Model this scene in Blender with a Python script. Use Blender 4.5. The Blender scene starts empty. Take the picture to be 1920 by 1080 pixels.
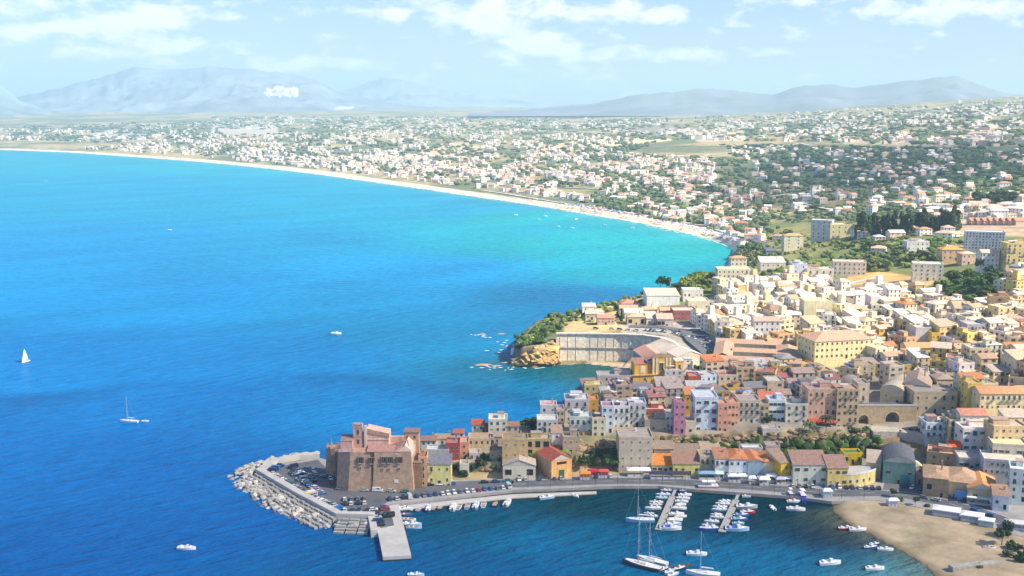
import bpy, math, random
import numpy as np
from mathutils import Vector, Matrix
rnd = random.Random(11)
S = bpy.context.scene
COL = S.collection
R = math.radians
# ------------------------------------------------------------------ camera, sky, sun, exposure
F = 2100.0; CAMZ = 181.0; PITCH = math.atan(345.0 / F)
cd = bpy.data.cameras.new('camera'); cam = bpy.data.objects.new('camera', cd); COL.objects.link(cam)
cam.location = (0, 0, CAMZ); cam.rotation_euler = (math.pi / 2 - PITCH, 0, 0)
cd.sensor_width = 36.0; cd.lens = 36.0 * F / 1920.0; cd.clip_start = 1.0; cd.clip_end = 90000.0
S.camera = cam
S.view_settings.view_transform = 'Standard'; S.view_settings.look = 'None'
S.view_settings.gamma = 1.0; S.view_settings.use_curve_mapping = False
S.view_settings.exposure = 1.02
SUN_AZ = R(110)          # clockwise from the view direction (+Y) towards +X
SUN_EL = R(42)
W = bpy.data.worlds.new('World'); S.world = W; W.use_nodes = True
nt = W.node_tree; nt.nodes.clear()
def wn(t, **k):
    n = nt.nodes.new(t)
    for a, b in k.items(): setattr(n, a, b)
    return n
out = wn('ShaderNodeOutputWorld'); bg = wn('ShaderNodeBackground'); bg.inputs[1].default_value = 0.09
sky = wn('ShaderNodeTexSky', sky_type='NISHITA'); sky.sun_disc = False
sky.sun_elevation = SUN_EL; sky.sun_rotation = SUN_AZ; sky.altitude = 100; sky.air_density = 1.0; sky.dust_density = 0.6; sky.ozone_density = 2.0
tc = wn('ShaderNodeTexCoord'); mp = wn('ShaderNodeMapping'); mp.inputs['Scale'].default_value = (6.5, 6.5, 15.0); mp.inputs['Location'].default_value = (1.35, 0.4, 0.2)
nz = wn('ShaderNodeTexNoise'); nz.inputs['Scale'].default_value = 4.0; nz.inputs['Detail'].default_value = 9; nz.inputs['Roughness'].default_value = 0.6; nz.inputs['Distortion'].default_value = 0.25
cr = wn('ShaderNodeValToRGB'); cr.color_ramp.elements[0].position = 0.56; cr.color_ramp.elements[0].color = (0.0,) * 3 + (1,); cr.color_ramp.elements[1].position = 0.73; cr.color_ramp.elements[1].color = (0.93,) * 3 + (1,)
mx = wn('ShaderNodeMixRGB'); mx.inputs[2].default_value = (7.0, 6.9, 7.1, 1); tint = wn('ShaderNodeMixRGB', blend_type='MULTIPLY'); tint.inputs[0].default_value = 1.0; tint.inputs[2].default_value = (.72, .78, .98, 1)
L = nt.links.new
L(tc.outputs['Generated'], mp.inputs[0]); L(mp.outputs[0], nz.inputs[0]); 
msk = None
for (px_, py_, hw, hh) in ((100, 14, 100, 18), (150, 48, 130, 26), (290, 44, 105, 28), (40, 66, 80, 30), (270, 92, 130, 32), (345, 122, 70, 12), (425, 40, 60, 10), (560, 124, 75, 14), (665, 123, 70, 12), (728, 28, 50, 26), (885, 30, 115, 52), (1000, 90, 160, 30), (1500, 4, 80, 14), (1640, 28, 90, 24), (1225, 36, 80, 20), (1790, 22, 90, 26), (1290, 100, 120, 20), (1080, 30, 90, 16)):
    a_ = (px_ - 960) / F; e_ = (195 - py_) / F; n_ = math.sqrt(1 + a_ * a_ + e_ * e_)
    s1 = wn('ShaderNodeVectorMath', operation='SUBTRACT'); s1.inputs[1].default_value = (a_ / n_, 1 / n_, e_ / n_); s2 = wn('ShaderNodeVectorMath', operation='MULTIPLY'); s2.inputs[1].default_value = (F / hw, 1, F / hh); s3 = wn('ShaderNodeVectorMath', operation='LENGTH'); s4 = wn('ShaderNodeMapRange'); s4.inputs[1].default_value = 0; s4.inputs[2].default_value = 1.5; s4.inputs[3].default_value = 1; s4.inputs[4].default_value = 0
    L(tc.outputs['Generated'], s1.inputs[0]); L(s1.outputs[0], s2.inputs[0]); L(s2.outputs[0], s3.inputs[0]); L(s3.outputs['Value'], s4.inputs[0])
    if msk is None: msk = s4.outputs[0]
    else: m_ = wn('ShaderNodeMath', operation='MAXIMUM'); L(msk, m_.inputs[0]); L(s4.outputs[0], m_.inputs[1]); msk = m_.outputs[0]
ma = wn('ShaderNodeMath', operation='MULTIPLY_ADD'); ma.inputs[1].default_value = 0.24; L(msk, ma.inputs[0]); L(nz.outputs[0], ma.inputs[2]); L(ma.outputs[0], cr.inputs[0]); L(cr.outputs[0], mx.inputs[0])
L(sky.outputs[0], tint.inputs[1]); L(tint.outputs[0], mx.inputs[1]); L(mx.outputs[0], bg.inputs[0]); L(bg.outputs[0], out.inputs[0])
sl = bpy.data.lights.new('sun', 'SUN'); sl.energy = 5.0; sl.angle = R(0.53); sl.color = (1.0, 0.88, 0.68)
so = bpy.data.objects.new('sun', sl); COL.objects.link(so)
sd = Vector((math.sin(SUN_AZ) * math.cos(SUN_EL), math.cos(SUN_AZ) * math.cos(SUN_EL), math.sin(SUN_EL)))
so.rotation_euler = sd.to_track_quat('Z', 'Y').to_euler(); so.location = sd * 1000
S.cycles.volume_bounces = 1; S.cycles.max_bounces = 4; S.cycles.diffuse_bounces = 2; S.cycles.glossy_bounces = 2
S.cycles.use_denoising = True

# ------------------------------------------------------------------ picture ray -> place
CP, SP = math.cos(PITCH), math.sin(PITCH)
def rdir(px, py):
    a = (np.asarray(px, float) - 960) / F; b = (540 - np.asarray(py, float)) / F
    return a, CP + b * SP, -SP + b * CP
def at(px, py, z=0.0):
    a, dy, dz = rdir(px, py); t = (z - CAMZ) / dz
    return float(a * t), float(dy * t)
def atd(px, d, py=None):
    # point on the picture column px at depth d (py near the horizon)
    return ((px - 960) / F * d * 1.01, d)

# ------------------------------------------------------------------ coast and terrain
COAST = [(-900, 277, 40), (-200, 279, 40), (0, 281, 40), (130, 286, 35), (260, 295, 30), (380, 304, 30), (500, 316, 30), (600, 328, 30), (700, 342, 28), (800, 356, 25), (900, 371, 25),
         (1000, 385, 25), (1100, 402, 25), (1200, 419, 22), (1280, 437, 20), (1340, 452, 18), (1368, 462, 14), (1373, 474, 10), (1372, 492, 8), (1366, 525, 10), (1346, 550, 12), (1300, 571, 14), (1240, 588, 14), (1200, 591, 14), (1100, 600, 14),
         (1060, 610, 14), (1015, 622, 12), (985, 633, 10), (966, 652, 8), (960, 684, 7), (1000, 690, 6), (1045, 685, 5), (1100, 683, 5), (1165, 690, 12), (1172, 706, 14), (1120, 740, 12), (1070, 790, 10), (1000, 822, 8),
         (900, 838, 7), (780, 852, 6), (600, 862, 3), (560, 862, 3), (515, 872, 3), (500, 885, 3), (560, 925, 3), (640, 965, 3), (700, 968, 3), (716, 1040, 3), (768, 1036, 3), (748, 948, 3), (800, 942, 3), (960, 930, 3), (1118, 924, 3),
         (1150, 917, 3), (1300, 924, 3), (1480, 937, 3), (1560, 945, 6), (1560, 960, 25), (1590, 985, 28), (1625, 1000, 28), (1680, 1030, 28), (1735, 1062, 28), (1760, 1095, 28), (1780, 1150, 28), (1800, 1300, 28), (2300, 1700, 28)]
cxy = [at(p[0], p[1], 0) for p in COAST]; cw = [p[2] for p in COAST]
POLY = np.array(cxy + [(6000, 400), (40000, 3000), (40000, 60000), (-40000, 60000), (-40000, 4900)])
PW = np.array(cw + [28, 40, 40, 40, 40.])
def inside(P, x, y):
    r = np.zeros(x.shape, bool); n = len(P)
    for i in range(n):
        x1, y1 = P[i]; x2, y2 = P[(i + 1) % n]
        c = ((y1 > y) != (y2 > y))
        if abs(y2 - y1) < 1e-9: continue
        r ^= c & (x < (x2 - x1) * (y - y1) / (y2 - y1) + x1)
    return r
def sdist(P, x, y, Wt=None, close=True):
    best = np.full(x.shape, 1e18); w = np.zeros(x.shape); n = len(P)
    for i in range(n if close else n - 1):
        x1, y1 = P[i]; x2, y2 = P[(i + 1) % n]; dx, dy = x2 - x1, y2 - y1
        t = np.clip(((x - x1) * dx + (y - y1) * dy) / (dx * dx + dy * dy + 1e-9), 0, 1)
        d = (x - x1 - t * dx) ** 2 + (y - y1 - t * dy) ** 2
        m = d < best; best = np.where(m, d, best)
        if Wt is not None: w = np.where(m, Wt[i] * (1 - t) + Wt[(i + 1) % n] * t, w)
    return np.sqrt(best), w
CT = [(1900, 960, 3), (1900, 900, 6), (1900, 850, 13), (1900, 800, 21), (1900, 740, 29), (1900, 660, 37), (1900, 600, 43), (1900, 540, 49), (1900, 480, 55), (1900, 430, 59), (1900, 400, 61), (1900, 350, 66), (1900, 310, 76),
      (1700, 900, 4), (1700, 850, 9), (1700, 800, 15), (1700, 760, 20), (1700, 700, 26), (1700, 640, 32), (1700, 580, 36), (1700, 530, 39), (1700, 480, 44), (1700, 430, 50), (1700, 400, 50), (1700, 350, 50), (1700, 300, 66),
      (1500, 850, 9), (1500, 795, 16), (1500, 740, 19), (1500, 680, 23), (1500, 600, 28), (1500, 560, 30), (1500, 510, 31), (1500, 455, 24), (1500, 420, 20), (1500, 380, 22), (1500, 340, 34), (1500, 310, 46), (1420, 440, 12), (1440, 490, 22),
      (1300, 810, 14), (1300, 740, 18), (1300, 690, 21), (1300, 640, 22), (1300, 590, 23), (1300, 550, 27), (1360, 510, 28), (1350, 430, 4), (1380, 400, 9), (1340, 350, 22), (1330, 300, 40), (1400, 700, 22), (1400, 640, 24), (1400, 590, 25),
      (1200, 800, 14), (1200, 750, 15), (1200, 715, 15), (1200, 640, 20.5), (1100, 640, 20.5), (1150, 600, 20), (1060, 600, 18), (1000, 630, 14), (1000, 640, 13), (1200, 570, 21), (1120, 585, 15), (1240, 560, 25),
      (1100, 810, 13), (1000, 820, 12), (920, 832, 9), (830, 852, 6), (700, 870, 3),
      (1100, 395, 4), (1100, 360, 9), (1100, 320, 26), (1100, 300, 30), (900, 355, 4), (900, 330, 12), (900, 300, 25), (700, 330, 4), (700, 300, 20), (700, 280, 28), (500, 300, 8), (500, 280, 22), (260, 285, 5), (260, 270, 16), (0, 275, 4), (0, 260, 16), (-300, 262, 14)]
CTD = [(1900, 3000, 105), (1900, 4200, 142), (1900, 6000, 185), (1900, 8000, 235), (1700, 3500, 82), (1700, 5000, 130), (1700, 7000, 170), (1700, 9000, 190), (1500, 3500, 66), (1500, 5000, 95), (1500, 7000, 118), (1500, 10000, 120),
       (1300, 4000, 60), (1300, 6500, 85), (1300, 10000, 95), (1100, 4300, 42), (1100, 6500, 62), (1100, 10000, 90), (700, 5200, 42), (700, 8000, 60), (700, 12000, 100), (300, 6500, 34), (300, 9000, 55), (0, 7500, 34), (0, 11000, 70), (-400, 8000, 34), (-800, 9000, 60),
       (2400, 600, 10), (2400, 800, 60), (2400, 1500, 80), (2400, 3000, 130), (2400, 6000, 220), (2300, 9000, 280), (1500, 22000, 150), (300, 22000, 150), (2400, 22000, 300)]
_c = []
for px, py, z in CT:
    x, y = at(px, py, z); _c.append((x / y, math.log(y), z))
for px, d, z in CTD:
    _c.append(((px - 960) / F * 1.01, math.log(d), z))
_c = np.array(_c); _c[:, 1] *= 0.6
def _k(r2): return 0.5 * r2 * np.log(r2 + 1e-12)
_n = len(_c); _d2 = ((_c[:, None, :2] - _c[None, :, :2]) ** 2).sum(-1)
_A = np.zeros((_n + 3, _n + 3)); _A[:_n, :_n] = _k(_d2) + 1e-4 * np.eye(_n); _A[:_n, _n] = 1; _A[:_n, _n + 1:] = _c[:, :2]; _A[_n:, :_n] = _A[:_n, _n:].T
_w = np.linalg.solve(_A, np.concatenate([_c[:, 2], [0, 0, 0]]))
def base_h(x, y):
    u = x / y; v = np.log(y) * 0.6; r = np.full(x.shape, _w[_n]) + _w[_n + 1] * u + _w[_n + 2] * v
    for i in range(_n): r = r + _w[i] * _k((u - _c[i, 0]) ** 2 + (v - _c[i, 1]) ** 2)
    return r
def ss(t): t = np.clip(t, 0, 1); return t * t * (3 - 2 * t)
LOWP = [(470, 880), (520, 858), (600, 853), (640, 872), (784, 876), (786, 894), (930, 893), (1000, 891), (1090, 884), (1160, 880), (1225, 873), (1300, 869), (1400, 867), (1480, 868), (1560, 864), (1640, 866), (1700, 880), (1760, 895), (1850, 925), (1950, 968), (2100, 1040), (2300, 1200), (2300, 1500), (1000, 1500), (400, 1000), (400, 860)]
LOW = np.array([at(a, b, 2) for a, b in LOWP])
LOW2 = np.array([at(a, b, 20.5) for a, b in ((1038, 624), (1043, 624.5), (1100, 624.5), (1160, 625.5), (1205, 627.5), (1240, 632))] + [at(a, b, 2) for a, b in ((1215, 690), (1185, 704), (1165, 720), (1140, 740), (1000, 760), (1000, 686), (1040, 684))])
def vnoise(x, y, seed=0, octv=4):
    r = 0; amp = 1; tot = 0
    for o in range(octv):
        s = 2.0 ** o; xi = x * s + seed * 17.3 + o * 31.7; yi = y * s + seed * 9.1 + o * 11.9
        x0 = np.floor(xi); y0 = np.floor(yi); fx = ss(xi - x0); fy = ss(yi - y0)
        h = lambda a, b: np.modf(np.abs(np.sin(a * 127.1 + b * 311.7 + seed) * 43758.5453))[0]
        v = (h(x0, y0) * (1 - fx) + h(x0 + 1, y0) * fx) * (1 - fy) + (h(x0, y0 + 1) * (1 - fx) + h(x0 + 1, y0 + 1) * fx) * fy
        r = r + v * amp; tot += amp; amp *= 0.5
    return r / tot
def height(x, y):
    b = np.maximum(base_h(x, y), 2.2)
    far = ss((y - 1500) / 2500.0)
    b = b + far * (vnoise(x / 420, y / 420, 3) - 0.5) * 22 * np.clip((b - 6) / 25, 0, 1) + (vnoise(x / 60, y / 60, 5) - .5) * 2.0 * ss((y - 900) / 500)
    ins = inside(LOW, x, y); dl, _ = sdist(LOW, x, y)
    cl = 15 + 45 * ss((x / y - 0.33) / 0.1) + (vnoise(x / 9, y / 9, 8) - .5) * 10
    b = np.where(ins, 2.0, 2.0 + (b - 2.0) * ss(dl / cl))
    cf = np.where(ins, 0, np.clip(4 * (ss(dl / cl) * (1 - ss(dl / cl))), 0, 1)) * (x / y < .36); b = b + cf * ((vnoise(x / 5, y / 5, 61, 4) - .5) * 5 + (vnoise(x / 1.8, y / 1.8, 62, 2) - .5) * 1.6)
    i2 = inside(LOW2, x, y); d2, _ = sdist(LOW2, x, y); b = np.where(i2, 1.5, np.where(d2 < 1.5, np.minimum(b, 19), b))
    d, w = sdist(POLY, x, y, PW); land = inside(POLY, x, y)
    quay = (w < 3.6)
    k = np.where(quay, ss((d - 3) / 1.5), ss((d + 0.5) / (w * (0.8 + 0.5 * vnoise(x / 12, y / 12, 2)))))
    z = np.where(land, np.where(quay, -2 + (b + 2) * k, b * k), -3.0)
    return np.where((z < 0.05) & land & ~quay, 0.05, z)
us = np.concatenate([np.linspace(-0.95, -0.52, 30, endpoint=False), np.linspace(-0.52, -0.2, 110, endpoint=False), np.linspace(-0.2, 0.52, 330, endpoint=False), np.linspace(0.52, 0.95, 40)])
ds = [330.0]
while ds[-1] < 26000: ds.append(ds[-1] * (1.0038 if ds[-1] < 1150 else 1.0075))
ds = np.array(ds)
GX = us[None, :] * ds[:, None]; GY = np.repeat(ds[:, None], len(us), 1)
GH = height(GX, GY)
def Hat(x, y):
    x = np.asarray(x, float); y = np.asarray(y, float); u = np.clip(x / y, us[0], us[-1]); 
    i = np.clip(np.searchsorted(us, u) - 1, 0, len(us) - 2); j = np.clip(np.searchsorted(ds, y) - 1, 0, len(ds) - 2)
    fu = (u - us[i]) / (us[i + 1] - us[i]); fv = np.clip((y - ds[j]) / (ds[j + 1] - ds[j]), 0, 1)
    return (GH[j, i] * (1 - fu) + GH[j, i + 1] * fu) * (1 - fv) + (GH[j + 1, i] * (1 - fu) + GH[j + 1, i + 1] * fu) * fv
def H(x, y): return float(Hat(x, y))
def hits(px, py):
    px = np.atleast_1d(np.asarray(px, float)); py = np.atleast_1d(np.asarray(py, float)); res = np.zeros((len(px), 3)); ok = np.zeros(len(px), bool)
    a, dy, dz = rdir(px, py); u = a / dy; i = np.clip(np.searchsorted(us, u) - 1, 0, len(us) - 2); fu = (u - us[i]) / (us[i + 1] - us[i])
    for s in range(0, len(px), 4000):
        e = slice(s, s + 4000); col = GH[:, i[e]] * (1 - fu[e]) + GH[:, i[e] + 1] * fu[e]
        rz = CAMZ + ds[:, None] * (dz[e] / dy[e])[None, :]; below = rz < np.maximum(col, 0.0)
        j = below.argmax(0); g = below.any(0) & (j > 0); j = np.clip(j, 1, None); c = np.arange(col.shape[1])
        cc = np.maximum(col, 0.0); d1 = rz[j - 1, c] - cc[j - 1, c]; d2 = rz[j, c] - cc[j, c]; t = d1 / (d1 - d2 + 1e-9)
        Y = ds[j - 1] * (1 - t) + ds[j] * t
        res[e, 0] = u[e] * Y; res[e, 1] = Y; res[e, 2] = CAMZ + Y * (dz[e] / dy[e]); ok[e] = g
    return res, ok
def hit(px, py):
    r, ok = hits([px], [py]); return tuple(r[0])
def topx(x, y, z):
    X = x; Y = y * CP - (z - CAMZ) * SP * 1.0; 
    f = y * CP - (z - CAMZ) * SP; up = y * SP + (z - CAMZ) * CP
    return 960 + F * x / f, 540 - F * up / f

# ------------------------------------------------------------------ materials
def newmat(name, rough=0.8, spec=0.3, metal=0.0):
    m = bpy.data.materials.new(name); m.use_nodes = True; b = m.node_tree.nodes['Principled BSDF']
    b.inputs['Roughness'].default_value = rough; b.inputs['Specular IOR Level'].default_value = spec; b.inputs['Metallic'].default_value = metal
    return m, m.node_tree, b
def nd(t, typ, **k):
    n = t.nodes.new(typ)
    for a, b in k.items():
        if a in n.inputs.keys() if isinstance(a, str) else False: n.inputs[a].default_value = b
        else: setattr(n, a, b)
    return n
def noisy(t, color_out, bsdf, scale=1.0, lo=0.8, hi=1.12, detail=6, coord='Object', stretch=None):
    tc = nd(t, 'ShaderNodeTexCoord'); n = nd(t, 'ShaderNodeTexNoise', Scale=scale, Detail=detail, Roughness=0.65)
    src = tc.outputs[coord]
    if coord == 'World':
        src = None
    if stretch:
        m = nd(t, 'ShaderNodeMapping'); m.inputs['Scale'].default_value = stretch; t.links.new(src, m.inputs[0]); src = m.outputs[0]
    t.links.new(src, n.inputs['Vector'])
    mr = nd(t, 'ShaderNodeMapRange'); mr.inputs[1].default_value = 0.3; mr.inputs[2].default_value = 0.7; mr.inputs[3].default_value = lo; mr.inputs[4].default_value = hi
    t.links.new(n.outputs[0], mr.inputs[0])
    mul = nd(t, 'ShaderNodeVectorMath', operation='MULTIPLY'); t.links.new(color_out, mul.inputs[0])
    cb = nd(t, 'ShaderNodeCombineXYZ')
    for i in range(3): t.links.new(mr.outputs[0], cb.inputs[i])
    t.links.new(cb.outputs[0], mul.inputs[1]); t.links.new(mul.outputs[0], bsdf.inputs['Base Color'])
    return n
_M = {}
def objcol(name, rough=0.8, spec=0.25, scale=0.35, lo=0.82, hi=1.1, bump=0.0, stretch=None, metal=0.0):
    if name in _M: return _M[name]
    m, t, b = newmat(name, rough, spec, metal); oi = nd(t, 'ShaderNodeObjectInfo')
    n = noisy(t, oi.outputs['Color'], b, scale, lo, hi, 6, 'Object', stretch)
    if bump:
        bp = nd(t, 'ShaderNodeBump', Strength=bump, Distance=0.3); t.links.new(n.outputs[0], bp.inputs['Height']); t.links.new(bp.outputs[0], b.inputs['Normal'])
    _M[name] = m; return m
def flat(name, c, rough=0.8, spec=0.25, scale=0.6, lo=0.85, hi=1.12, metal=0.0):
    if name in _M: return _M[name]
    m, t, b = newmat(name, rough, spec, metal); rg = nd(t, 'ShaderNodeRGB'); rg.outputs[0].default_value = (*c, 1)
    noisy(t, rg.outputs[0], b, scale, lo, hi); _M[name] = m; return m
def attrmat(name, rough=0.9, spec=0.15, scale=0.02, lo=0.8, hi=1.15, extra=None):
    m, t, b = newmat(name, rough, spec); a = nd(t, 'ShaderNodeVertexColor', layer_name='col'); noisy(t, a.outputs[0], b, scale, lo, hi, 8); _M[name] = m
    return m
PLASTER = objcol('plaster', 0.9, 0.15, 0.55, 0.66, 1.12, 0.25, (1, 1, 0.3))
STONE = objcol('stone', 0.95, 0.1, 0.5, 0.68, 1.2, 0.6)
TILE = None
def tile_mat():
    m, t, b = newmat('roof_tile', 0.9, 0.1); oi = nd(t, 'ShaderNodeObjectInfo'); n = noisy(t, oi.outputs['Color'], b, 0.9, 0.68, 1.25)
    tc = nd(t, 'ShaderNodeTexCoord'); w = nd(t, 'ShaderNodeTexWave', Scale=0.9, Distortion=0.5); t.links.new(tc.outputs['Object'], w.inputs[0])
    bp = nd(t, 'ShaderNodeBump', Strength=0.5, Distance=0.15); t.links.new(w.outputs[1], bp.inputs['Height']); t.links.new(bp.outputs[0], b.inputs['Normal']); return m
TILE = tile_mat()
PAINT = objcol('paint', 0.55, 0.4, 0.8, 0.92, 1.05)
GLOSS = objcol('glossy_paint', 0.25, 0.5, 0.8, 0.97, 1.03)
GLASS = flat('window_glass', (0.035, 0.05, 0.07), 0.15, 0.5)
FRAME = flat('window_frame', (0.42, 0.4, 0.36), 0.7)
IRON = flat('wrought_iron', (0.06, 0.06, 0.065), 0.6)
RUBBER = flat('rubber', (0.02, 0.02, 0.02), 0.8)
METAL = flat('pale_metal', (0.62, 0.63, 0.64), 0.35, 0.5, metal=0.4)

# ------------------------------------------------------------------ mesh helpers
class MB:
    def __init__(s): s.v = []; s.f = []; s.m = []; s.c = []
    def quad(s, pts, mi=0):
        k = len(s.v); s.v += [tuple(p) for p in pts]; s.f.append(tuple(range(k, k + len(pts)))); s.m.append(mi); return s
    def box(s, x0, x1, y0, y1, z0, z1, mi=0, rot=0.0, o=(0, 0)):
        c, n = math.cos(rot), math.sin(rot); k = len(s.v)
        for z in (z0, z1):
            for x, y in ((x0, y0), (x1, y0), (x1, y1), (x0, y1)): s.v.append((o[0] + x * c - y * n, o[1] + x * n + y * c, z))
        for q in ((3, 2, 1, 0), (4, 5, 6, 7), (0, 1, 5, 4), (1, 2, 6, 5), (2, 3, 7, 6), (3, 0, 4, 7)): s.f.append(tuple(k + i for i in q)); s.m.append(mi)
        return s
    def prism(s, pts, z0, z1, mi=0, top=True, bot=False):
        k = len(s.v); n = len(pts); s.v += [(p[0], p[1], z0) for p in pts] + [(p[0], p[1], z1) for p in pts]
        for i in range(n): j = (i + 1) % n; s.f.append((k + i, k + j, k + n + j, k + n + i)); s.m.append(mi)
        if top: s.f.append(tuple(k + n + i for i in range(n))); s.m.append(mi)
        if bot: s.f.append(tuple(k + n - 1 - i for i in range(n))); s.m.append(mi)
        return s
    def loft(s, rings, mi=0, cap=True):
        k = len(s.v); n = len(rings[0])
        for r in rings: s.v += [tuple(p) for p in r]
        for a in range(len(rings) - 1):
            for i in range(n):
                j = (i + 1) % n; s.f.append((k + a * n + i, k + a * n + j, k + (a + 1) * n + j, k + (a + 1) * n + i)); s.m.append(mi)
        if cap:
            s.f.append(tuple(k + n - 1 - i for i in range(n))); s.m.append(mi); e = k + (len(rings) - 1) * n; s.f.append(tuple(e + i for i in range(n))); s.m.append(mi)
        return s
    def tube(s, p, q, r0, r1=None, n=6, mi=0):
        r1 = r0 if r1 is None else r1; p = Vector(p); q = Vector(q); d = (q - p).normalized(); a = d.orthogonal().normalized(); b = d.cross(a)
        return s.loft([[c + (a * math.cos(t) + b * math.sin(t)) * r for t in [2 * math.pi * i / n for i in range(n)]] for c, r in ((p, r0), (q, r1))], mi)
    def cyl(s, x, y, z0, z1, r0, r1=None, n=16, mi=0): return s.tube((x, y, z0), (x, y, z1), r0, r1, n, mi)
    def mesh(s, name, mats, smooth=False):
        me = bpy.data.meshes.new(name); me.from_pydata(s.v, [], s.f)
        for m in (mats if isinstance(mats, (list, tuple)) else [mats]): me.materials.append(m)
        me.polygons.foreach_set('material_index', s.m)
        if smooth: me.polygons.foreach_set('use_smooth', [True] * len(s.f))
        me.update(); return me
def link(name, me, parent=None, loc=(0, 0, 0), rz=0.0, color=None, scale=None):
    o = bpy.data.objects.new(name, me); COL.objects.link(o); o.location = loc; o.rotation_euler = (0, 0, rz)
    if parent is not None: o.parent = parent
    if color is not None: o.color = (*color, 1)
    if scale is not None: o.scale = scale
    return o
def part(name, mb, mats, parent, loc=(0, 0, 0), rz=0.0, color=None, smooth=False): return link(name, mb.mesh(name, mats, smooth), parent, loc, rz, color)
def empty(name, loc, rz=0.0): return link(name, None, None, loc, rz)
LABELS = []
def tag(o, label=None, cat=None, group=None, kind=None):
    if label: o['label'] = label
    if cat: o['category'] = cat
    if group: o['group'] = group
    if kind: o['kind'] = kind
    return o
def struct(name, mb, mats, color=None, smooth=False): return tag(part(name, mb, mats, None, color=color, smooth=smooth), kind='structure')
def srgb(r, g, b): return tuple(((c / 255) / 12.92 if c < 10.3 else ((c / 255 + 0.055) / 1.055) ** 2.4) for c in (r, g, b))
def npmesh(name, verts, faces, mat, cols=None, smooth=True, nper=4):
    me = bpy.data.meshes.new(name); me.vertices.add(len(verts)); me.vertices.foreach_set('co', verts.astype(np.float32).ravel())
    nf = len(faces); me.loops.add(nf * nper); me.loops.foreach_set('vertex_index', faces.astype(np.int32).ravel()); me.polygons.add(nf)
    me.polygons.foreach_set('loop_start', np.arange(0, nf * nper, nper, dtype=np.int32)); me.polygons.foreach_set('loop_total', np.full(nf, nper, np.int32))
    me.polygons.foreach_set('use_smooth', np.full(nf, smooth)); me.update(calc_edges=True)
    if cols is not None:
        ca = me.color_attributes.new('col', 'FLOAT_COLOR', 'POINT'); ca.data.foreach_set('color', np.concatenate([cols, np.ones((len(cols), 1))], 1).astype(np.float32).ravel())
    me.materials.append(mat); me.validate(); return me
# ------------------------------------------------------------------ ground sheet with vertex colours, some far shade among them
PXg, PYg = topx(GX, GY, np.maximum(GH, 0))
rows, cols_ = GX.shape
ndl = (rows, cols_)
n1 = vnoise(GX / 260, GY / 260, 21); n2 = vnoise(GX / 35, GY / 35, 22); n3 = vnoise(GX / 900, GY / 900, 23)
def C(r, g, b): return np.array([r, g, b])
dry = C(0.50, 0.40, 0.22); green = C(0.13, 0.19, 0.07); olive = C(0.17, 0.19, 0.10); tan = C(0.42, 0.34, 0.24); sand = C(0.78, 0.68, 0.5); rock = C(0.30, 0.21, 0.12); paving = C(0.36, 0.33, 0.29)
gc = np.zeros((rows, cols_, 3))
gc[:] = olive
k = ss((n1 - 0.42) / 0.16)[..., None]; gc = gc * (1 - k) + (dry * 0.9) * k
k = (ss((n2 - 0.5) / 0.2) * 0.7)[..., None]; gc = gc * (1 - k) + green * k
def region(pts, c, soft=4.0, amt=1.0):
    global gc
    P = np.array(pts, float); bb = (PXg > P[:, 0].min() - soft * 3) & (PXg < P[:, 0].max() + soft * 3) & (PYg > P[:, 1].min() - soft * 3) & (PYg < P[:, 1].max() + soft * 3)
    x = PXg[bb]; y = PYg[bb]; ins = inside(P, x, y); d, _ = sdist(P, x, y); k = np.where(ins, 1, np.clip(1 - d / soft, 0, 1)) * amt
    gc[bb] = gc[bb] * (1 - k[:, None]) + np.array(c) * k[:, None]
region([(780, 280), (830, 272), (880, 268), (905, 280), (890, 296), (840, 300)], C(0.62, 0.48, 0.3), 3)
region([(1060, 268), (1120, 262), (1230, 258), (1260, 262), (1200, 270), (1100, 276)], C(0.75, 0.62, 0.38), 2)
region([(1000, 275), (1080, 268), (1090, 285), (1020, 292)], C(0.6, 0.43, 0.27), 3)
region([(1160, 240), (1260, 236), (1270, 250), (1180, 256)], C(0.28, 0.25, 0.22), 3)
region([(1300, 248), (1390, 244), (1400, 262), (1310, 266)], C(0.6, 0.48, 0.3), 3)
region([(1570, 262), (1850, 266), (1850, 276), (1600, 272)], C(0.6, 0.48, 0.32), 3)
region([(1500, 275), (1920, 282), (1920, 340), (1600, 350), (1480, 335), (1420, 300)], C(0.09, 0.13, 0.09), 14, 0.8)  # dark woods and the shade of the clouds put into one ground tone
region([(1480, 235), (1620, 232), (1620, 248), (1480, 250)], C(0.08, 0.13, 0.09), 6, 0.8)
region([(395, 278), (700, 285), (620, 300), (470, 296)], C(0.12, 0.17, 0.1), 5, 0.7)
region([(180, 248), (270, 246), (280, 262), (190, 262)], C(0.4, 0.38, 0.36), 4)
region([(400, 238), (520, 240), (520, 252), (400, 250)], C(0.5, 0.45, 0.4), 4)
region([(1230, 300), (1330, 290), (1350, 330), (1260, 340)], C(0.42, 0.34, 0.18), 8, 0.7)
region([(900, 348), (1040, 352), (1200, 380), (1100, 372), (910, 362)], C(0.3, 0.3, 0.16), 3)
region([(1410, 520), (1430, 430), (1560, 400), (1800, 400), (1920, 410), (1920, 560), (1700, 540), (1600, 520)], C(0.2, 0.24, 0.07), 10, 0.6)
region([(1590, 520), (1650, 510), (1710, 520), (1770, 530), (1760, 545), (1600, 540)], C(0.62, 0.42, 0.17), 4)
region([(1740, 540), (1860, 500), (1880, 560), (1770, 580)], C(0.1, 0.17, 0.05), 6)
region([(1710, 410), (1920, 415), (1920, 442), (1800, 436)], C(0.52, 0.38, 0.26), 4)
region([(1060, 600), (1100, 568), (1210, 550), (1240, 590), (1200, 620), (1060, 622)], C(0.58, 0.44, 0.22), 5)
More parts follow.
